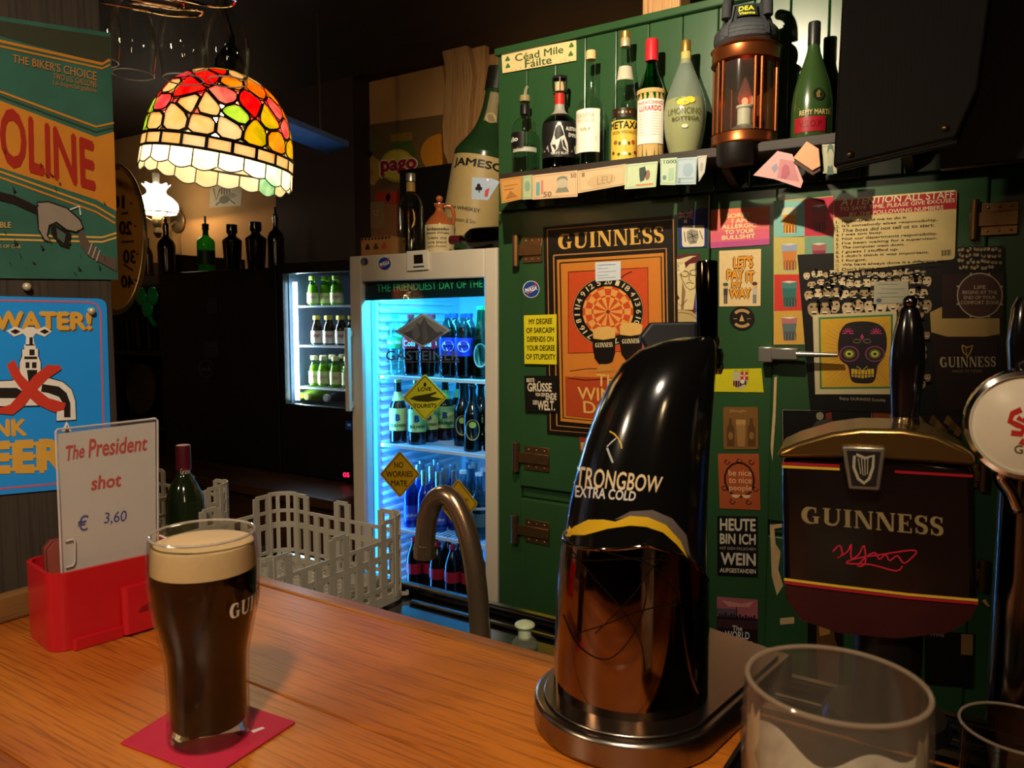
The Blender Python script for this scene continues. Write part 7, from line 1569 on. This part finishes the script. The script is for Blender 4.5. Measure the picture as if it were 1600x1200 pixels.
# dish racks
RKM = mat('grey_rack_plastic', '#a39b8a', .5, var=.08)
def make_rack(x0, y0, wx, wy, label):
    t = thing('dish_rack', label, 'dish rack', (x0 + wx / 2, y0 + wy / 2, SZ + .0005))
    hx, hy = wx / 2, wy / 2; cr = .035
    def wall(p0, p1, nseg, nm='side_wall'):
        p0, p1 = Vector(p0), Vector(p1); d = (p1 - p0); L_ = d.length; d.normalize(); m = MB()
        H0, H1, H2, H3 = .012, .034, .082, .108
        for i in range(nseg + 1):
            u = L_ * i / nseg; tall = (i / nseg < .22 or i / nseg > .78 or abs(i / nseg - .5) < .16)
            m.bar(p0 + d * u + Vector((0, 0, H0)), p0 + d * u + Vector((0, 0, H3 + (.030 if tall else 0))), .0042, .012, d)
            m.bar(p0 + d * u + Vector((0, 0, H1)), p0 + d * u + Vector((0, 0, H2)), .0052, .014, d)
            if i < nseg:
                u2 = L_ * (i + 1) / nseg; f2 = (i + 1) / nseg; t2 = (f2 < .22 or f2 > .78 or abs(f2 - .5) < .16)
                for z, wd_ in ((H0, .016), (H1, .006), (H2, .010), (H3, .006)): m.bar(p0 + d * u + Vector((0, 0, z)), p0 + d * u2 + Vector((0, 0, z)), .003, wd_)
                if tall and t2: m.bar(p0 + d * u + Vector((0, 0, H3 + .030)), p0 + d * u2 + Vector((0, 0, H3 + .030)), .003, .007)
        m.build(nm, RKM, t, smooth=0)
    wall((-hx + cr, hy, 0), (hx - cr, hy, 0), 9); wall((-hx + cr, -hy, 0), (hx - cr, -hy, 0), 9); wall((-hx, -hy + cr, 0), (-hx, hy - cr, 0), 9); wall((hx, -hy + cr, 0), (hx, hy - cr, 0), 9)
    for sx in (-1, 1):
        for sy in (-1, 1):
            m = MB(); cx_, cy_ = sx * (hx - cr), sy * (hy - cr); n_ = 6; pp = [Vector((cx_ + sx * cr * math.cos(PI / 2 * k_ / n_), cy_ + sy * cr * math.sin(PI / 2 * k_ / n_), 0)) for k_ in range(n_ + 1)]
            for a, b in zip(pp, pp[1:]):
                for z, wd_ in ((.012, .016), (.034, .006), (.082, .010), (.108, .006), (.140, .007)): m.bar(a + Vector((0, 0, z)), b + Vector((0, 0, z)), .003, wd_)
            for q in (pp[0], pp[2], pp[4], pp[6]): m.bar(q + Vector((0, 0, .012)), q + Vector((0, 0, .140)), .003, .007, (pp[6] - pp[0]).normalized())
            m.build('corner', RKM, t, smooth=0)
    g = MB(); n_ = 11
    for i in range(-n_, n_ + 1):
        o_ = i * (wx / n_)
        for sgn in (-1, 1):
            pts = []
            for x in (-hx, hx):
                y = sgn * x + o_
                if -hy <= y <= hy: pts.append((x, y))
            for y in (-hy, hy):
                x = (y - o_) * sgn
                if -hx < x < hx: pts.append((x, y))
            if len(pts) >= 2: g.bar((pts[0][0], pts[0][1], .008), (pts[1][0], pts[1][1], .008), .004, .006)
    g.build('base_grid', RKM, t, smooth=0)
    return t
make_rack(-1.125, .635, .305, .315, 'grey plastic dish rack with open lattice sides beside the gooseneck tap')
make_rack(-1.565, .635, .30, .315, 'grey plastic dish rack behind the wine bottle, partly hidden')
WB = Vector((-1.185, .787, SZ + .002)); wr = wpx(64, WB) / 2 * .95; wh = zat(697, WB) - SZ
wp = smoothprof([(wr * .96, 0), (wr, .006), (wr, wh * .55), (wr * .97, wh * .62), (wr * .70, wh * .72), (wr * .38, wh * .79), (wr * .33, wh * .86), (wr * .33, wh)])
wbt = bottle('wine_bottle', 'dark green wine bottle with burgundy screw cap behind the price card', 'bottle', WB, wp, mat('wine_glass_dark', '#1a2410', .1, spec=.6, var=.1), cap=[('screw_cap', wr * .40, wh * .70 + .03, wh * 1.0, mat('burgundy_cap', '#5a1420', .35, .2))])
wtext([(wr * .40, 0), (wr * .401, wh)], 'Grüner', wh * .80, wh * .84, -25, 55, .0006).build('lettering', ink('#c8b8a8'), wbt, smooth=0)

# ================================================================== TIN SIGNS ON THE END PANEL
PN = Vector((1, 0, 0)); PP = Vector((PXW, 0, 0))
tg_ = Sheet('fuel_tin_sign', 'worn green and orange fuel tin sign with a pump nozzle', 'sign', [(-150, 4), (171, 52), (183, 437), (-150, 433)], '#3f6a58', P0=PP, n=PN, thick=.002, m=mat('tin_green', '#356050', .4, var=.35, scale=22))
OR = mat('tin_orange', '#c07a28', .42, var=.25, scale=18)
def tz(pts, c, l, nm='print'): tg_.poly(nm, pts, c, l)
tz([(-150, 10), (172, 58), (173, 92), (160, 99), (-150, 15)], '#3a3c2c', 1, 'top_band')
tg_.line('stripe', [(-150, 27), (0, 64), (160, 100), (172, 93)], 4.5, OR, 2, px=True); tg_.line('stripe', [(-150, 34), (0, 72), (160, 107), (172, 101)], 3.0, OR, 2, px=True)
tz([(-150, 118), (0, 157), (150, 214), (178, 206), (182, 330), (150, 312), (0, 262), (-150, 215)], OR, 1, 'orange_band')
tg_.line('stripe', [(-150, 104), (0, 143), (150, 198), (178, 192)], 3.2, OR, 2, px=True); tg_.line('stripe', [(-150, 111), (0, 150), (150, 206), (178, 199)], 2.2, '#3a3c2c', 2, px=True)
for dy in (0, 9): tg_.line('stripe', [(-150, 224 + dy), (0, 268 + dy), (150, 322 + dy), (180, 340 + dy)], 3.0, OR if dy else '#c8862c', 2, px=True)
tg_.line('stripe', [(-150, 362), (160, 371), (182, 364)], 3.0, '#d0a050', 2, px=True); tg_.line('stripe', [(-150, 370), (160, 378), (182, 371)], 3.0, '#d0a050', 2, px=True)
tg_.text('lettering', "THE BIKER'S CHOICE", [(20, 84), (151, 112), (151, 126), (20, 97)], '#b07038', 3, .012); tg_.text('lettering', 'TWO U.S. GALLONS', [(83, 114), (151, 127), (151, 137), (83, 123)], '#a86a34', 3, .008); tg_.text('lettering', '1,6 Imperial gallons', [(83, 125), (151, 138), (151, 147), (83, 134)], '#a86a34', 3)
tg_.text('big_lettering', 'GASOLINE', [(-98, 122), (147, 221), (150, 300), (-98, 229)], '#9a2a1c', 3, .03)
tg_.text('lettering', 'DURABLE', [(-30, 346), (17, 347), (17, 356), (-30, 355)], '#c8a060', 3, .008); tg_.text('lettering', 'NOT FOR TRUNK OF CAR', [(-60, 380), (33, 383), (33, 388), (-60, 385)], '#c8a060', 3)
NZ, NZD = '#8a7c6c', '#241c18'
for pts, c, l in (([(-20, 295), (22, 305), (58, 322), (64, 330), (60, 336), (20, 318), (-20, 308)], NZD, 4), ([(58, 316), (76, 316), (104, 326), (124, 344), (129, 355), (122, 362), (104, 358), (88, 346), (76, 352), (74, 368), (80, 378), (70, 374), (61, 358), (60, 336)], NZ, 5), ([(79, 352), (86, 350), (106, 362), (112, 366), (108, 388), (94, 384), (80, 366)], NZD, 5), ([(88, 356), (103, 366), (100, 380), (90, 372)], '#4a5a50', 6), ([(120, 360), (128, 358), (140, 380), (158, 398), (182, 404), (182, 424), (160, 412), (138, 400), (126, 384)], '#5a4c42', 5)): tg_.poly('nozzle', pts, c, l)
tg_.line('nozzle_outline', [(58, 316), (76, 315), (105, 325), (126, 344), (130, 356), (122, 363), (104, 359), (88, 347), (77, 352), (74, 368), (81, 379), (69, 375), (60, 358), (58, 336), (58, 316)], 2.0, NZD, 6, px=True)
for x, y in ((141, 391), (147, 397), (153, 402)): tg_.line('hose_ring', [(x + 3, y - 11), (x - 3, y + 6)], 2, '#a89a84', 6, px=True)
tg_.line('painted_glint', [(108, 328), (124, 322), (126, 336)], 2.2, '#d8d4cc', 6, px=True)  # lamp glint on the tin, painted as a pale stroke
rn = random.Random(5)
for i in range(26):
    x, y = rn.uniform(5, 165), rn.uniform(220, 425); tg_.poly('scratch', [(x, y), (x + rn.uniform(2, 8), y + rn.uniform(2, 9)), (x + rn.uniform(0, 4), y + rn.uniform(3, 12))], '#2a2a22', 7 + .05 * i)
tg_.done()
bs_ = Sheet('water_tin_sign', 'bright blue tin sign with a crossed-out water tap', 'sign', [(-190, 458), (165, 467), (174, 757), (-190, 790)], '#1f86d8', P0=PP, n=PN, thick=.002, round_=14, m=mat('tin_blue', '#2a98ee', .32, var=.05, scale=10))
pk_ = '#d0606c'
bs_.line('border', [(-180, 466), (140, 472), (152, 476), (157, 488), (164, 738), (162, 748), (150, 750), (-180, 780)], 2.8, pk_, 1, px=True)
YW = '#dca844'
bs_.text('lettering_shadow', 'SAVE WATER!', [(-111, 485.5), (145, 488.5), (146, 518), (-110, 519)], '#7a4a20', 1, .05); bs_.text('lettering', 'SAVE WATER!', [(-112, 484), (143, 487), (144, 516), (-112, 517)], YW, 2, .05)
bs_.text('lettering', 'DRINK', [(-70, 655), (42, 654), (43, 681), (-70, 687)], YW, 2.02, .05); bs_.text('lettering', 'BEER', [(-60, 692), (104, 684), (106, 738), (-60, 742)], YW, 2.04, .06)
KT, KW, KD = '#d8d2c4', '#efe8da', '#2a2420'
def kp(pts, c, l, nm='tap_picture'): bs_.poly(nm, pts, c, l)
for pts in ([(10, 517), (24, 510), (36, 515), (42, 511), (52, 511), (58, 515), (70, 510), (81, 518), (70, 526), (56, 521), (52, 526), (54, 540), (40, 540), (41, 526), (36, 521), (22, 526)], [(38, 538), (55, 538), (56, 545), (60, 545), (60, 556), (64, 566), (64, 577), (76, 590), (98, 596), (112, 608), (118, 626), (119, 656), (88, 658), (88, 640), (78, 630), (60, 634), (-40, 636), (-40, 596), (20, 594), (30, 578), (30, 566), (34, 556), (34, 545), (38, 545)]): kp(pts, KW, 3)
for pts in ([(16, 518), (24, 514), (32, 518), (24, 522)], [(62, 518), (70, 514), (77, 518), (70, 522)], [(46, 527), (51, 527), (51, 538), (46, 538)], [(46, 546), (54, 546), (54, 555), (46, 555)], [(38, 557), (58, 557), (58, 561), (38, 561)], [(40, 566), (46, 566), (46, 575), (40, 575)], [(50, 566), (57, 566), (57, 575), (50, 575)], [(-40, 606), (26, 606), (40, 614), (30, 622), (-40, 622)], [(42, 578), (58, 578), (58, 604), (46, 610)], [(66, 600), (92, 604), (104, 614), (110, 630), (110, 652), (100, 652), (100, 632), (92, 620), (76, 614), (64, 612)]): kp(pts, KD, 4)
bs_.line('tap_outline', [(38, 545), (34, 545), (34, 556), (30, 566), (30, 578), (20, 594), (-40, 596)], 1.2, KD, 4.5, px=True); bs_.line('tap_outline', [(60, 545), (60, 556), (64, 566), (64, 577), (76, 590), (98, 596), (112, 608), (118, 626), (119, 656), (88, 658), (88, 640), (78, 630), (60, 634), (-40, 636)], 1.2, KD, 4.5, px=True)
kp([(104, 658), (112, 674), (96, 674)], KW, 3); kp([(105, 664), (109, 676), (101, 676)], KD, 4)
RX_ = '#d0402e'
kp([(10, 570), (22, 562), (34, 586), (50, 602), (76, 622), (103, 630), (100, 640), (84, 644), (58, 632), (36, 612), (18, 588)], RX_, 5, 'red_cross'); kp([(94, 571), (96, 577), (74, 592), (54, 612), (38, 634), (20, 648), (-2, 646), (-2, 638), (16, 632), (34, 612), (52, 588), (74, 570)], RX_, 5.4, 'red_cross')
bs_.done()
for nm, x, y in (('panel_screw', 42, 448), ('sign_screw', 143, 486)):
    s_ = MB().sphere(onP(x, y, PP + PN * .004, PN), .0042, 12, 8).build(nm, mat('screw_cream', '#c8bc98', .4, .3), smooth=40); tag(s_, 'pale screw head in the dark panel above the blue sign' if nm == 'panel_screw' else 'grey screw head at the corner of the blue tin sign', 'screw')

# ================================================================== DARK HANGING BOXES OVER THE RIGHT SIDE
DW = wood('dark_box_wood', '#060302', '#0b0604', 'Z', .6)
hb_ = thing('hanging_cupboard', 'dark wooden overhead cupboard with brass studs above the staff notice', 'cupboard', onY(1400, 250, 1.50))
MB().prism([onY(x, y, 1.50) for x, y in ((1328, -70), (1310, 268), (1497, 224), (1530, 150), (1560, -70))], (0, -.05, 0)).build('front_panel', DW, hb_, smooth=0, world=True, bevel=.004)
MB().prism([onY(x, y, 1.452) for x, y in ((1313, 262), (1310, 269), (1497, 226), (1498, 218))], (0, -.008, 0)).build('lower_moulding', DW, hb_, smooth=0, world=True, bevel=.002)
for x, y in ((1328, 241), (1476, 200)): MB().sphere(onY(x, y, 1.447), .006, 10, 6).build('stud', M_RIVET, hb_, world=True)
hb2 = thing('overhead_panel', 'dark brown wooden panel behind the overhead cupboard', 'panel', onY(1560, 255, 1.62))
MB().prism([onY(x, y, 1.66) for x, y in ((1470, -60), (1470, 268), (1680, 246), (1680, -60))], (0, -.03, 0)).build('board', DW, hb2, smooth=0, world=True, bevel=.003)
pp = onY(1560, -60, 1.645); MB().cyl((pp.x, 1.645, pp.z - .01), (pp.x, 1.645, 2.42), .012, seg=10).build('hanger', DW, hb2, world=True)
pp = onY(1450, -60, 1.475); MB().cyl((pp.x, 1.475, pp.z - .01), (pp.x, 1.475, 2.42), .012, seg=10).build('hanger', DW, hb_, world=True)

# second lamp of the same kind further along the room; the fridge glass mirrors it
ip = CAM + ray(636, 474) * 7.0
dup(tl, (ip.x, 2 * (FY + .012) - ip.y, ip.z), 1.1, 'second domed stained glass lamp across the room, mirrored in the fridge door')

# ================================================================== BOTTLES IN THE FRIDGES
LBW = .0006
def proto(name, label, H, R, prof, glass, group, cap=None, labels=(), texts=(), polys=(), liquid=None):
    p = smoothprof([(r * R, z * H) for r, z in prof], 3)
    return bottle(name, label, 'bottle', Vector((0, 0, -5)), p, glass, group, cap=[(n, r * R, z0 * H, z1 * H, m) for n, r, z0, z1, m in (cap or [])],
                  labels=[(n, z0 * H, z1 * H, a0, a1, m) for n, z0, z1, a0, a1, m in labels], texts=[(t, z0 * H, z1 * H, a0, a1, m, b) for t, z0, z1, a0, a1, m, b in texts],
                  polys=[([(a, z * H) for a, z in pts], m) for pts, m in polys], liquid=None if liquid is None else (liquid[0], liquid[1] * H), seg=14, rot=0)
TAKEN = []
z1 = 0
def place(pr_, spots, z):
    rr = max((Vector(v.co).xy.length for c in pr_.children for v in c.data.vertices if v.co.z < .08), default=.03)
    lo, hi, ymax = (ix0 + .018 + rr, ix1 - .018 - rr, iy1 - .04 - rr) if spots[0][1] < BY + .09 or z in (z1, ) or spots[0][1] == r1 else (gx0 + .04 + rr, bx1 - .03 - rr, 2.40 - rr)
    for i, (px, Y) in enumerate(spots):
        P = onY(px, 560, Y); P.z = z + .0006; P.x = min(hi, max(lo, P.x)); ok = True
        while any(abs(q[2] - P.z) < .05 and math.hypot(q[0] - P.x, q[1] - P.y) < q[3] + rr + .001 for q in TAKEN):
            P.y += .004
            if P.y > ymax: ok = False; break
        if not ok: continue
        TAKEN.append((P.x, P.y, P.z, rr))
        if pr_.location.z < -4: pr_.location = P; pr_.rotation_euler = (0, 0, facing(P))
        else: dup(pr_, P, facing(P))
pet = [(.80, 0), (.95, .04), (.90, .12), (1, .22), (.96, .36), (1, .46), (1, .58), (.9, .70), (.62, .82), (.36, .90), (.34, .96)]
lng = [(.96, 0), (1, .03), (1, .35), (1, .52), (.88, .62), (.52, .74), (.42, .82), (.38, .95), (.40, 1)]
COLA = mat('cola', '#120503', .15, var=0); CAP_R = ink('#b01c24'); SPR = thin_glass('soda_clear', (.75, .92, .85), .03)
r1 = FY + .125; r2 = FY + .193; r3 = FY + .26
z1 = shz[0] + .0055
sprite = proto('soda_bottle', 'clear lemon soda bottle with green label on the top fridge shelf', .205, .0285, pet, SPR, 'lemon soda bottles in the white fridge', [('cap', .40, .93, 1.0, ink('#2f9a50'))], [('label', .44, .62, -180, 180, ink('#2f9a5a'))], [('Sprite', .49, .58, -60, 40, ink('#e8f0e8'), .02)], liquid=(thin_glass('water_liquid', (.85, .95, .95), .02), .82))
place(sprite, [(618, r1), (634, r2 + .02)], z1)
coke = proto('soda_bottle', 'dark cola bottle with red label behind the mountain sticker', .205, .0285, pet, thin_glass('cola_pet', (.5, .45, .45), .03), 'red label cola bottles on the top shelf', [('cap', .40, .93, 1.0, CAP_R)], [('label', .44, .62, -180, 180, ink('#c01c28'))], [('Cola', .48, .58, -50, 30, WHT, .02)], liquid=(COLA, .78))
place(coke, [(642, r1), (667, r1), (652, r2 + .02), (676, r2 + .03)], z1)
pep = proto('soda_bottle', 'dark cola bottle with blue label and round red-white-blue logo', .208, .0285, pet, thin_glass('cola_pet', (.5, .45, .45), .03), 'blue label cola bottles on the top shelf', [('cap', .40, .93, 1.0, ink('#2a3aa8'))], [('label', .34, .62, -180, 180, ink('#1c34b0'))], liquid=(COLA, .78),
            polys=[(ell_az(0, .49, 40, .088, 20), ink('#e8e8f0')), ([(38 * math.cos(math.radians(a)), .49 + .080 * math.sin(math.radians(a))) for a in range(18, 163, 12)], ink('#c83038')), ([(38 * math.cos(math.radians(a)), .49 + .080 * math.sin(math.radians(a))) for a in range(-18, -163, -12)], ink('#2038a8')), ])
R_ = .0285; pp_ = smoothprof([(r * R_, z * .208) for r, z in pet], 3)
wtext(pp_, 'PEPSI', .47 * .208, .51 * .208, -34, 34, .0020, .03).build('lettering', BLK, pep, smooth=0)
place(pep, [(700, r1), (724, r1), (711, r2 + .02), (734, r2 + .02)], z1)
gbe = proto('beer_bottle', 'green lager bottle with upright lettering beside the cola', .225, .0265, lng, thin_glass('lager_green', (.12, .40, .22), .03), 'green lager bottles on the top shelf', [('cap', .46, .97, 1.02, ink('#3a8a50'))], [], [], [(ell_az(0, .33, 50, .17, 20), ink('#7ab0a8')), (ell_az(2, .331, 42, .145, 20), ink('#1a4a3a'))], liquid=(mat('green_beer', '#0c2414', .2, var=0), .7))
for dz_ in (.24, .33, .42): pass
place(gbe, [(746, r1), (757, r2)], z1)
z2 = shz[1] + .0055
YLB = ink('#c9c06a')
cid = proto('cider_bottle', 'brown cider bottle with pale yellow label in the white fridge', 0.212, .0305, lng, mat('cider_brown', '#170b06', .12, spec=.6, var=0), 'yellow label cider bottles on the second shelf', [('cap', .45, .97, 1.02, GOLD)], [('neck_label', .68, .82, -70, 70, YLB), ('label', .20, .56, -75, 75, YLB)], [('BULMERS', .26, .31, -52, 52, ink('#2a3a24'), .03), ('B', .36, .47, -18, 14, ink('#1f3f6a'), .06)])
place(cid, [(621, r1), (651, r1 + .01), (668, r2), (684, r2 + .03), (699, r3)], z2)
sto = proto('stout_bottle', 'black stout bottle with oval dark label on the second shelf', .205, .029, lng, mat('stout_glass', '#0a0706', .12, spec=.6, var=0), 'black stout bottles on the second shelf', [('cap', .45, .97, 1.02, BLK)], [], [], [(ell_az(0, .34, 48, .165, 20), ink('#b0a060')), (ell_az(0, .341, 43, .15, 20), ink('#15130f')), (ell_az(0, .42, 22, .05, 14), ink('#a0b04a')), ([(-40, .31), (40, .31), (40, .35), (-40, .35)], ink('#5a5a3a'))])
place(sto, [(738, r1), (757, r1), (722, r2), (745, r2 + .02), (727, r3), (708, r3 + .02)], z2)
z3 = shz[2] + .0055
BL = mat('cobalt_glass', '#0f1c6a', .1, spec=.6, var=0)
blu = proto('mixer_bottle', 'blue bottle with silver foil neck in the white fridge', .20, .026, lng, BL, 'silver-necked blue bottles on the third shelf', [('neck_foil', .50, .66, 1.0, mat('silver_foil', '#b8bcc0', .25, .9))], [('label', .12, .38, -70, 70, ink('#3a48a8'))], [('alkfrei', .18, .24, -40, 40, ink('#c8c0d8'), .02)])
place(blu, [(640, r1), (662, r1), (682, r1), (652, r2), (673, r2), (694, r2), (703, r1 + .03), (645, r3), (664, r3), (686, r3), (706, r3)], z3)
cle = proto('tonic_bottle', 'clear tonic bottle with white crown cap on the third shelf', .215, .027, lng, thin_glass('tonic_glass', (.55, .66, .70), .03), 'white-capped tonic bottles on the third shelf', [('cap', .47, .96, 1.01, ink('#c8d4dc'))], [('label', .20, .40, -70, 70, ink('#4a5a50'))], [('Schweizer', .46, .52, -50, 50, WHT, .01)], liquid=(thin_glass('tonic_liquid', (.6, .7, .6), .02), .62))
place(cle, [(723, r1), (748, r1), (731, r2), (756, r2), (740, r3), (722, r3)], z3)
z4 = shz[3] + .0055
rc = proto('cola_bottle', 'dark glass cola bottle with red label on the lowest shelf', .205, .028, pet, mat('cola_glass', '#0b0706', .15, var=0), 'red label cola bottles on the lowest shelf', [('cap', .40, .93, 1.0, CAP_R)], [('label', .40, .58, -180, 180, ink('#a01824'))])
place(rc, [(644, r1), (661, r1), (681, r1), (705, r1), (726, r1), (748, r1), (652, r2), (672, r2), (694, r2), (716, r2), (738, r2)], z4)
# signs stuck on the fridge glass
GY = FY + .0118
def diamond(name, label, cat, c, rx, ry, base, edge, tilt=0):
    ct, st = math.cos(tilt), math.sin(tilt)
    q = [(c[0] + (x * rx * ct - y * ry * st), c[1] + (x * rx * st + y * ry * ct)) for x, y in ((0, -1), (1, 0), (0, 1), (-1, 0))]
    s_ = Sheet(name, label, cat, q, base, Y=GY, thick=.0015, round_=4, lift=.0)
    s_.line('border', [(c[0] + (p[0] - c[0]) * .90, c[1] + (p[1] - c[1]) * .90) for p in q + [q[0]]], 1.4, edge, 1, px=True)
    return s_
d1 = diamond('tourist_sign', 'yellow diamond warning sign with a crocodile about tourists', 'sign', (664, 621), 35, 37, '#c8c830', '#2a2a10')
d1.text('lettering', 'I', [(662, 598), (666, 598), (666, 604), (662, 604)], '#1a1a0c', 1, .03); d1.text('lettering', 'LOVE', [(653, 605), (674, 604.5), (674, 611), (653, 611.5)], '#1a1a0c', 1, .035); d1.text('lettering', 'TOURISTS', [(646, 631), (682, 630.5), (682, 637), (646, 637.5)], '#1a1a0c', 1, .035)
d1.poly('crocodile', [(640, 623), (648, 619), (660, 617), (670, 615), (681, 612), (682, 615), (672, 619), (682, 621), (692, 623), (682, 626), (668, 628), (652, 627)], '#3a3a14', 1); d1.done()
d2 = diamond('worries_sign', 'yellow diamond sign with hand-painted no worries lettering', 'sign', (625, 741), 31.5, 37, '#c09a1c', '#3a2a08')
for t, q in (('NO', [(616, 722), (630, 722), (630, 731), (616, 731)]), ('WORRIES', [(603, 736), (645, 736), (645, 745), (603, 746)]), ('MATE', [(611, 750), (636, 751), (636, 760), (611, 759)])): d2.text('lettering', t, q, '#1f180a', 1, .02)
d2.done()
d3 = diamond('happy_sign', 'yellow diamond sign partly hidden by the gooseneck tap', 'sign', (716, 787), 31, 39, '#b8941c', '#3a2a08')
for t, q in (('DONT WORRY', [(700, 776), (732, 779), (732, 785), (700, 782)]), ('BE HAPPY', [(692, 791), (724, 794), (724, 800), (692, 797)])): d3.text('lettering', t, q, '#1f180a', 1, .02)
d3.line('smiley', [(716 + 6 * math.cos(i * .52), 809 + 6 * math.sin(i * .52)) for i in range(13)], 1.2, '#1f180a', 1, px=True); d3.done()
d4 = Sheet('mountain_sticker', 'grey mountain diamond sticker on the fridge glass', 'sticker', [(660, 489), (705, 516), (660, 543), (617, 518)], '#7a7a7e', Y=GY, thick=.0006)
d4.line('border', [(660, 491.5), (701, 516), (660, 540.5), (621, 518), (660, 491.5)], 1.5, '#c8ccd0', 1, px=True)
d4.poly('mountain', [(629, 521), (640, 518), (648, 512), (652, 503), (656, 508), (663, 496), (668, 506), (675, 512), (682, 519), (690, 518), (694, 521), (672, 534), (660, 540), (648, 533)], '#4a4c52', 1); d4.poly('ridge', [(652, 505), (657, 523), (650, 533), (645, 528), (644, 515)], '#63656b', 2); d4.poly('ridge', [(663, 498), (670, 530), (661, 538), (660, 515)], '#5a5c62', 2); d4.done()
gt = Sheet('water_brand_lettering', 'grey capital lettering sticker on the fridge glass beneath the mountain', 'sticker', [(603, 565), (718, 565), (718, 566), (603, 566)], '#58626c', Y=GY, thick=.0004)
gt.text('lettering', 'GASTEINER', [(603, 548), (718, 548), (718, 563), (603, 563)], '#58626c', 1, .006); gt.done()

# ------------------------------------------------------------------ black display fridge
jar = [(.92, 0), (1, .05), (1, .30), (1, .50), (.86, .66), (.60, .78), (.56, .84), (.62, .86)]
q1, q2, q3 = BY + .095, BY + .15, BY + .22
ylw = ink('#c9c48a')
ja = proto('juice_bottle', 'small green-tinted juice bottle with yellow label, upper shelf of black fridge', .112, .0215, jar, thin_glass('juice_glass', (.5, .8, .35), .03), 'green juice bottles on the upper shelf', [('lid', .66, .86, 1.0, ink('#7a9a30'))], [('label', .08, .42, -100, 100, ylw)], [('pago', .2, .32, -40, 40, ink('#a87a8a'), .03)], liquid=(mat('green_juice', '#8aa030', .3, var=0), .7))
place(ja, [(479, q1), (498, q1), (513, q1 + .02), (527, q1 + .02), (488, q2 + .03), (506, q2 + .03)], bsz[0] + .0055)
jb = proto('juice_bottle', 'small dark juice bottle with white label and gold lid, middle shelf', .112, .0215, jar, mat('dark_juice', '#1c1210', .15, var=0), 'dark juice bottles on the middle shelf', [('lid', .66, .86, 1.0, ink('#c8b040'))], [('label', .06, .48, -100, 100, ink('#d8d0c0'))], [('pago', .24, .36, -36, 36, ink('#b04a54'), .04)])
place(jb, [(496, q1), (515, q1), (534, q1), (505, q2 + .02), (524, q2 + .02), (542, q1 + .02)], bsz[1] + .0055)
jc = proto('juice_bottle', 'small yellow-green juice bottle with cream label, lower shelf', .118, .0215, jar, thin_glass('juice_glass', (.5, .8, .35), .03), 'yellow-green juice bottles on the lower shelf', [('lid', .66, .86, 1.0, ink('#d0c890'))], [('label', .10, .50, -100, 100, ylw)], [('pago', .24, .36, -36, 36, ink('#b08a94'), .04)], liquid=(mat('yellow_juice', '#9a9a28', .3, var=0), .7))
place(jc, [(467, q1), (486, q1), (505, q1), (524, q1), (543, q1), (495, q2 + .02), (515, q2 + .02)], bsz[2] + .0055)
for i, (px, c, lc_, nm) in enumerate(((470, '#c9c040', '#7a9a30', 'green juice bottle lying with yellow lid outward at the fridge bottom'), (483, '#b8b84a', '#5a7a2a', 'green juice bottle lying beside another at the fridge bottom'), (513, '#a8b0b8', '#2a3440', 'dark bottle with silver lid lying at the fridge bottom'))):
    P = onY(px, 628, BY + .06); P.z = bsz[3] + .0225 + .012
    t = thing('lying_juice_bottle', nm, 'bottle', P, 0)
    RXm = Matrix.Rotation(-PI / 2, 3, 'X'); rr = .0215
    m_ = MB().lathe([(0, 0), (rr * .62, .0), (rr * .56, .01), (rr * .9, .035), (rr, .055), (rr, .095), (rr * .9, .1), (0, .1)], 16, cap=False); m_.v = [RXm @ v for v in m_.v]; m_.build('glass', ink(lc_, .15), t)
    m_ = MB().lathe([(rr * .66, -.014), (rr * .66, .0), (0, .0005)], 16); m_.v = [RXm @ v for v in m_.v]; m_.build('lid', ink(c), t)
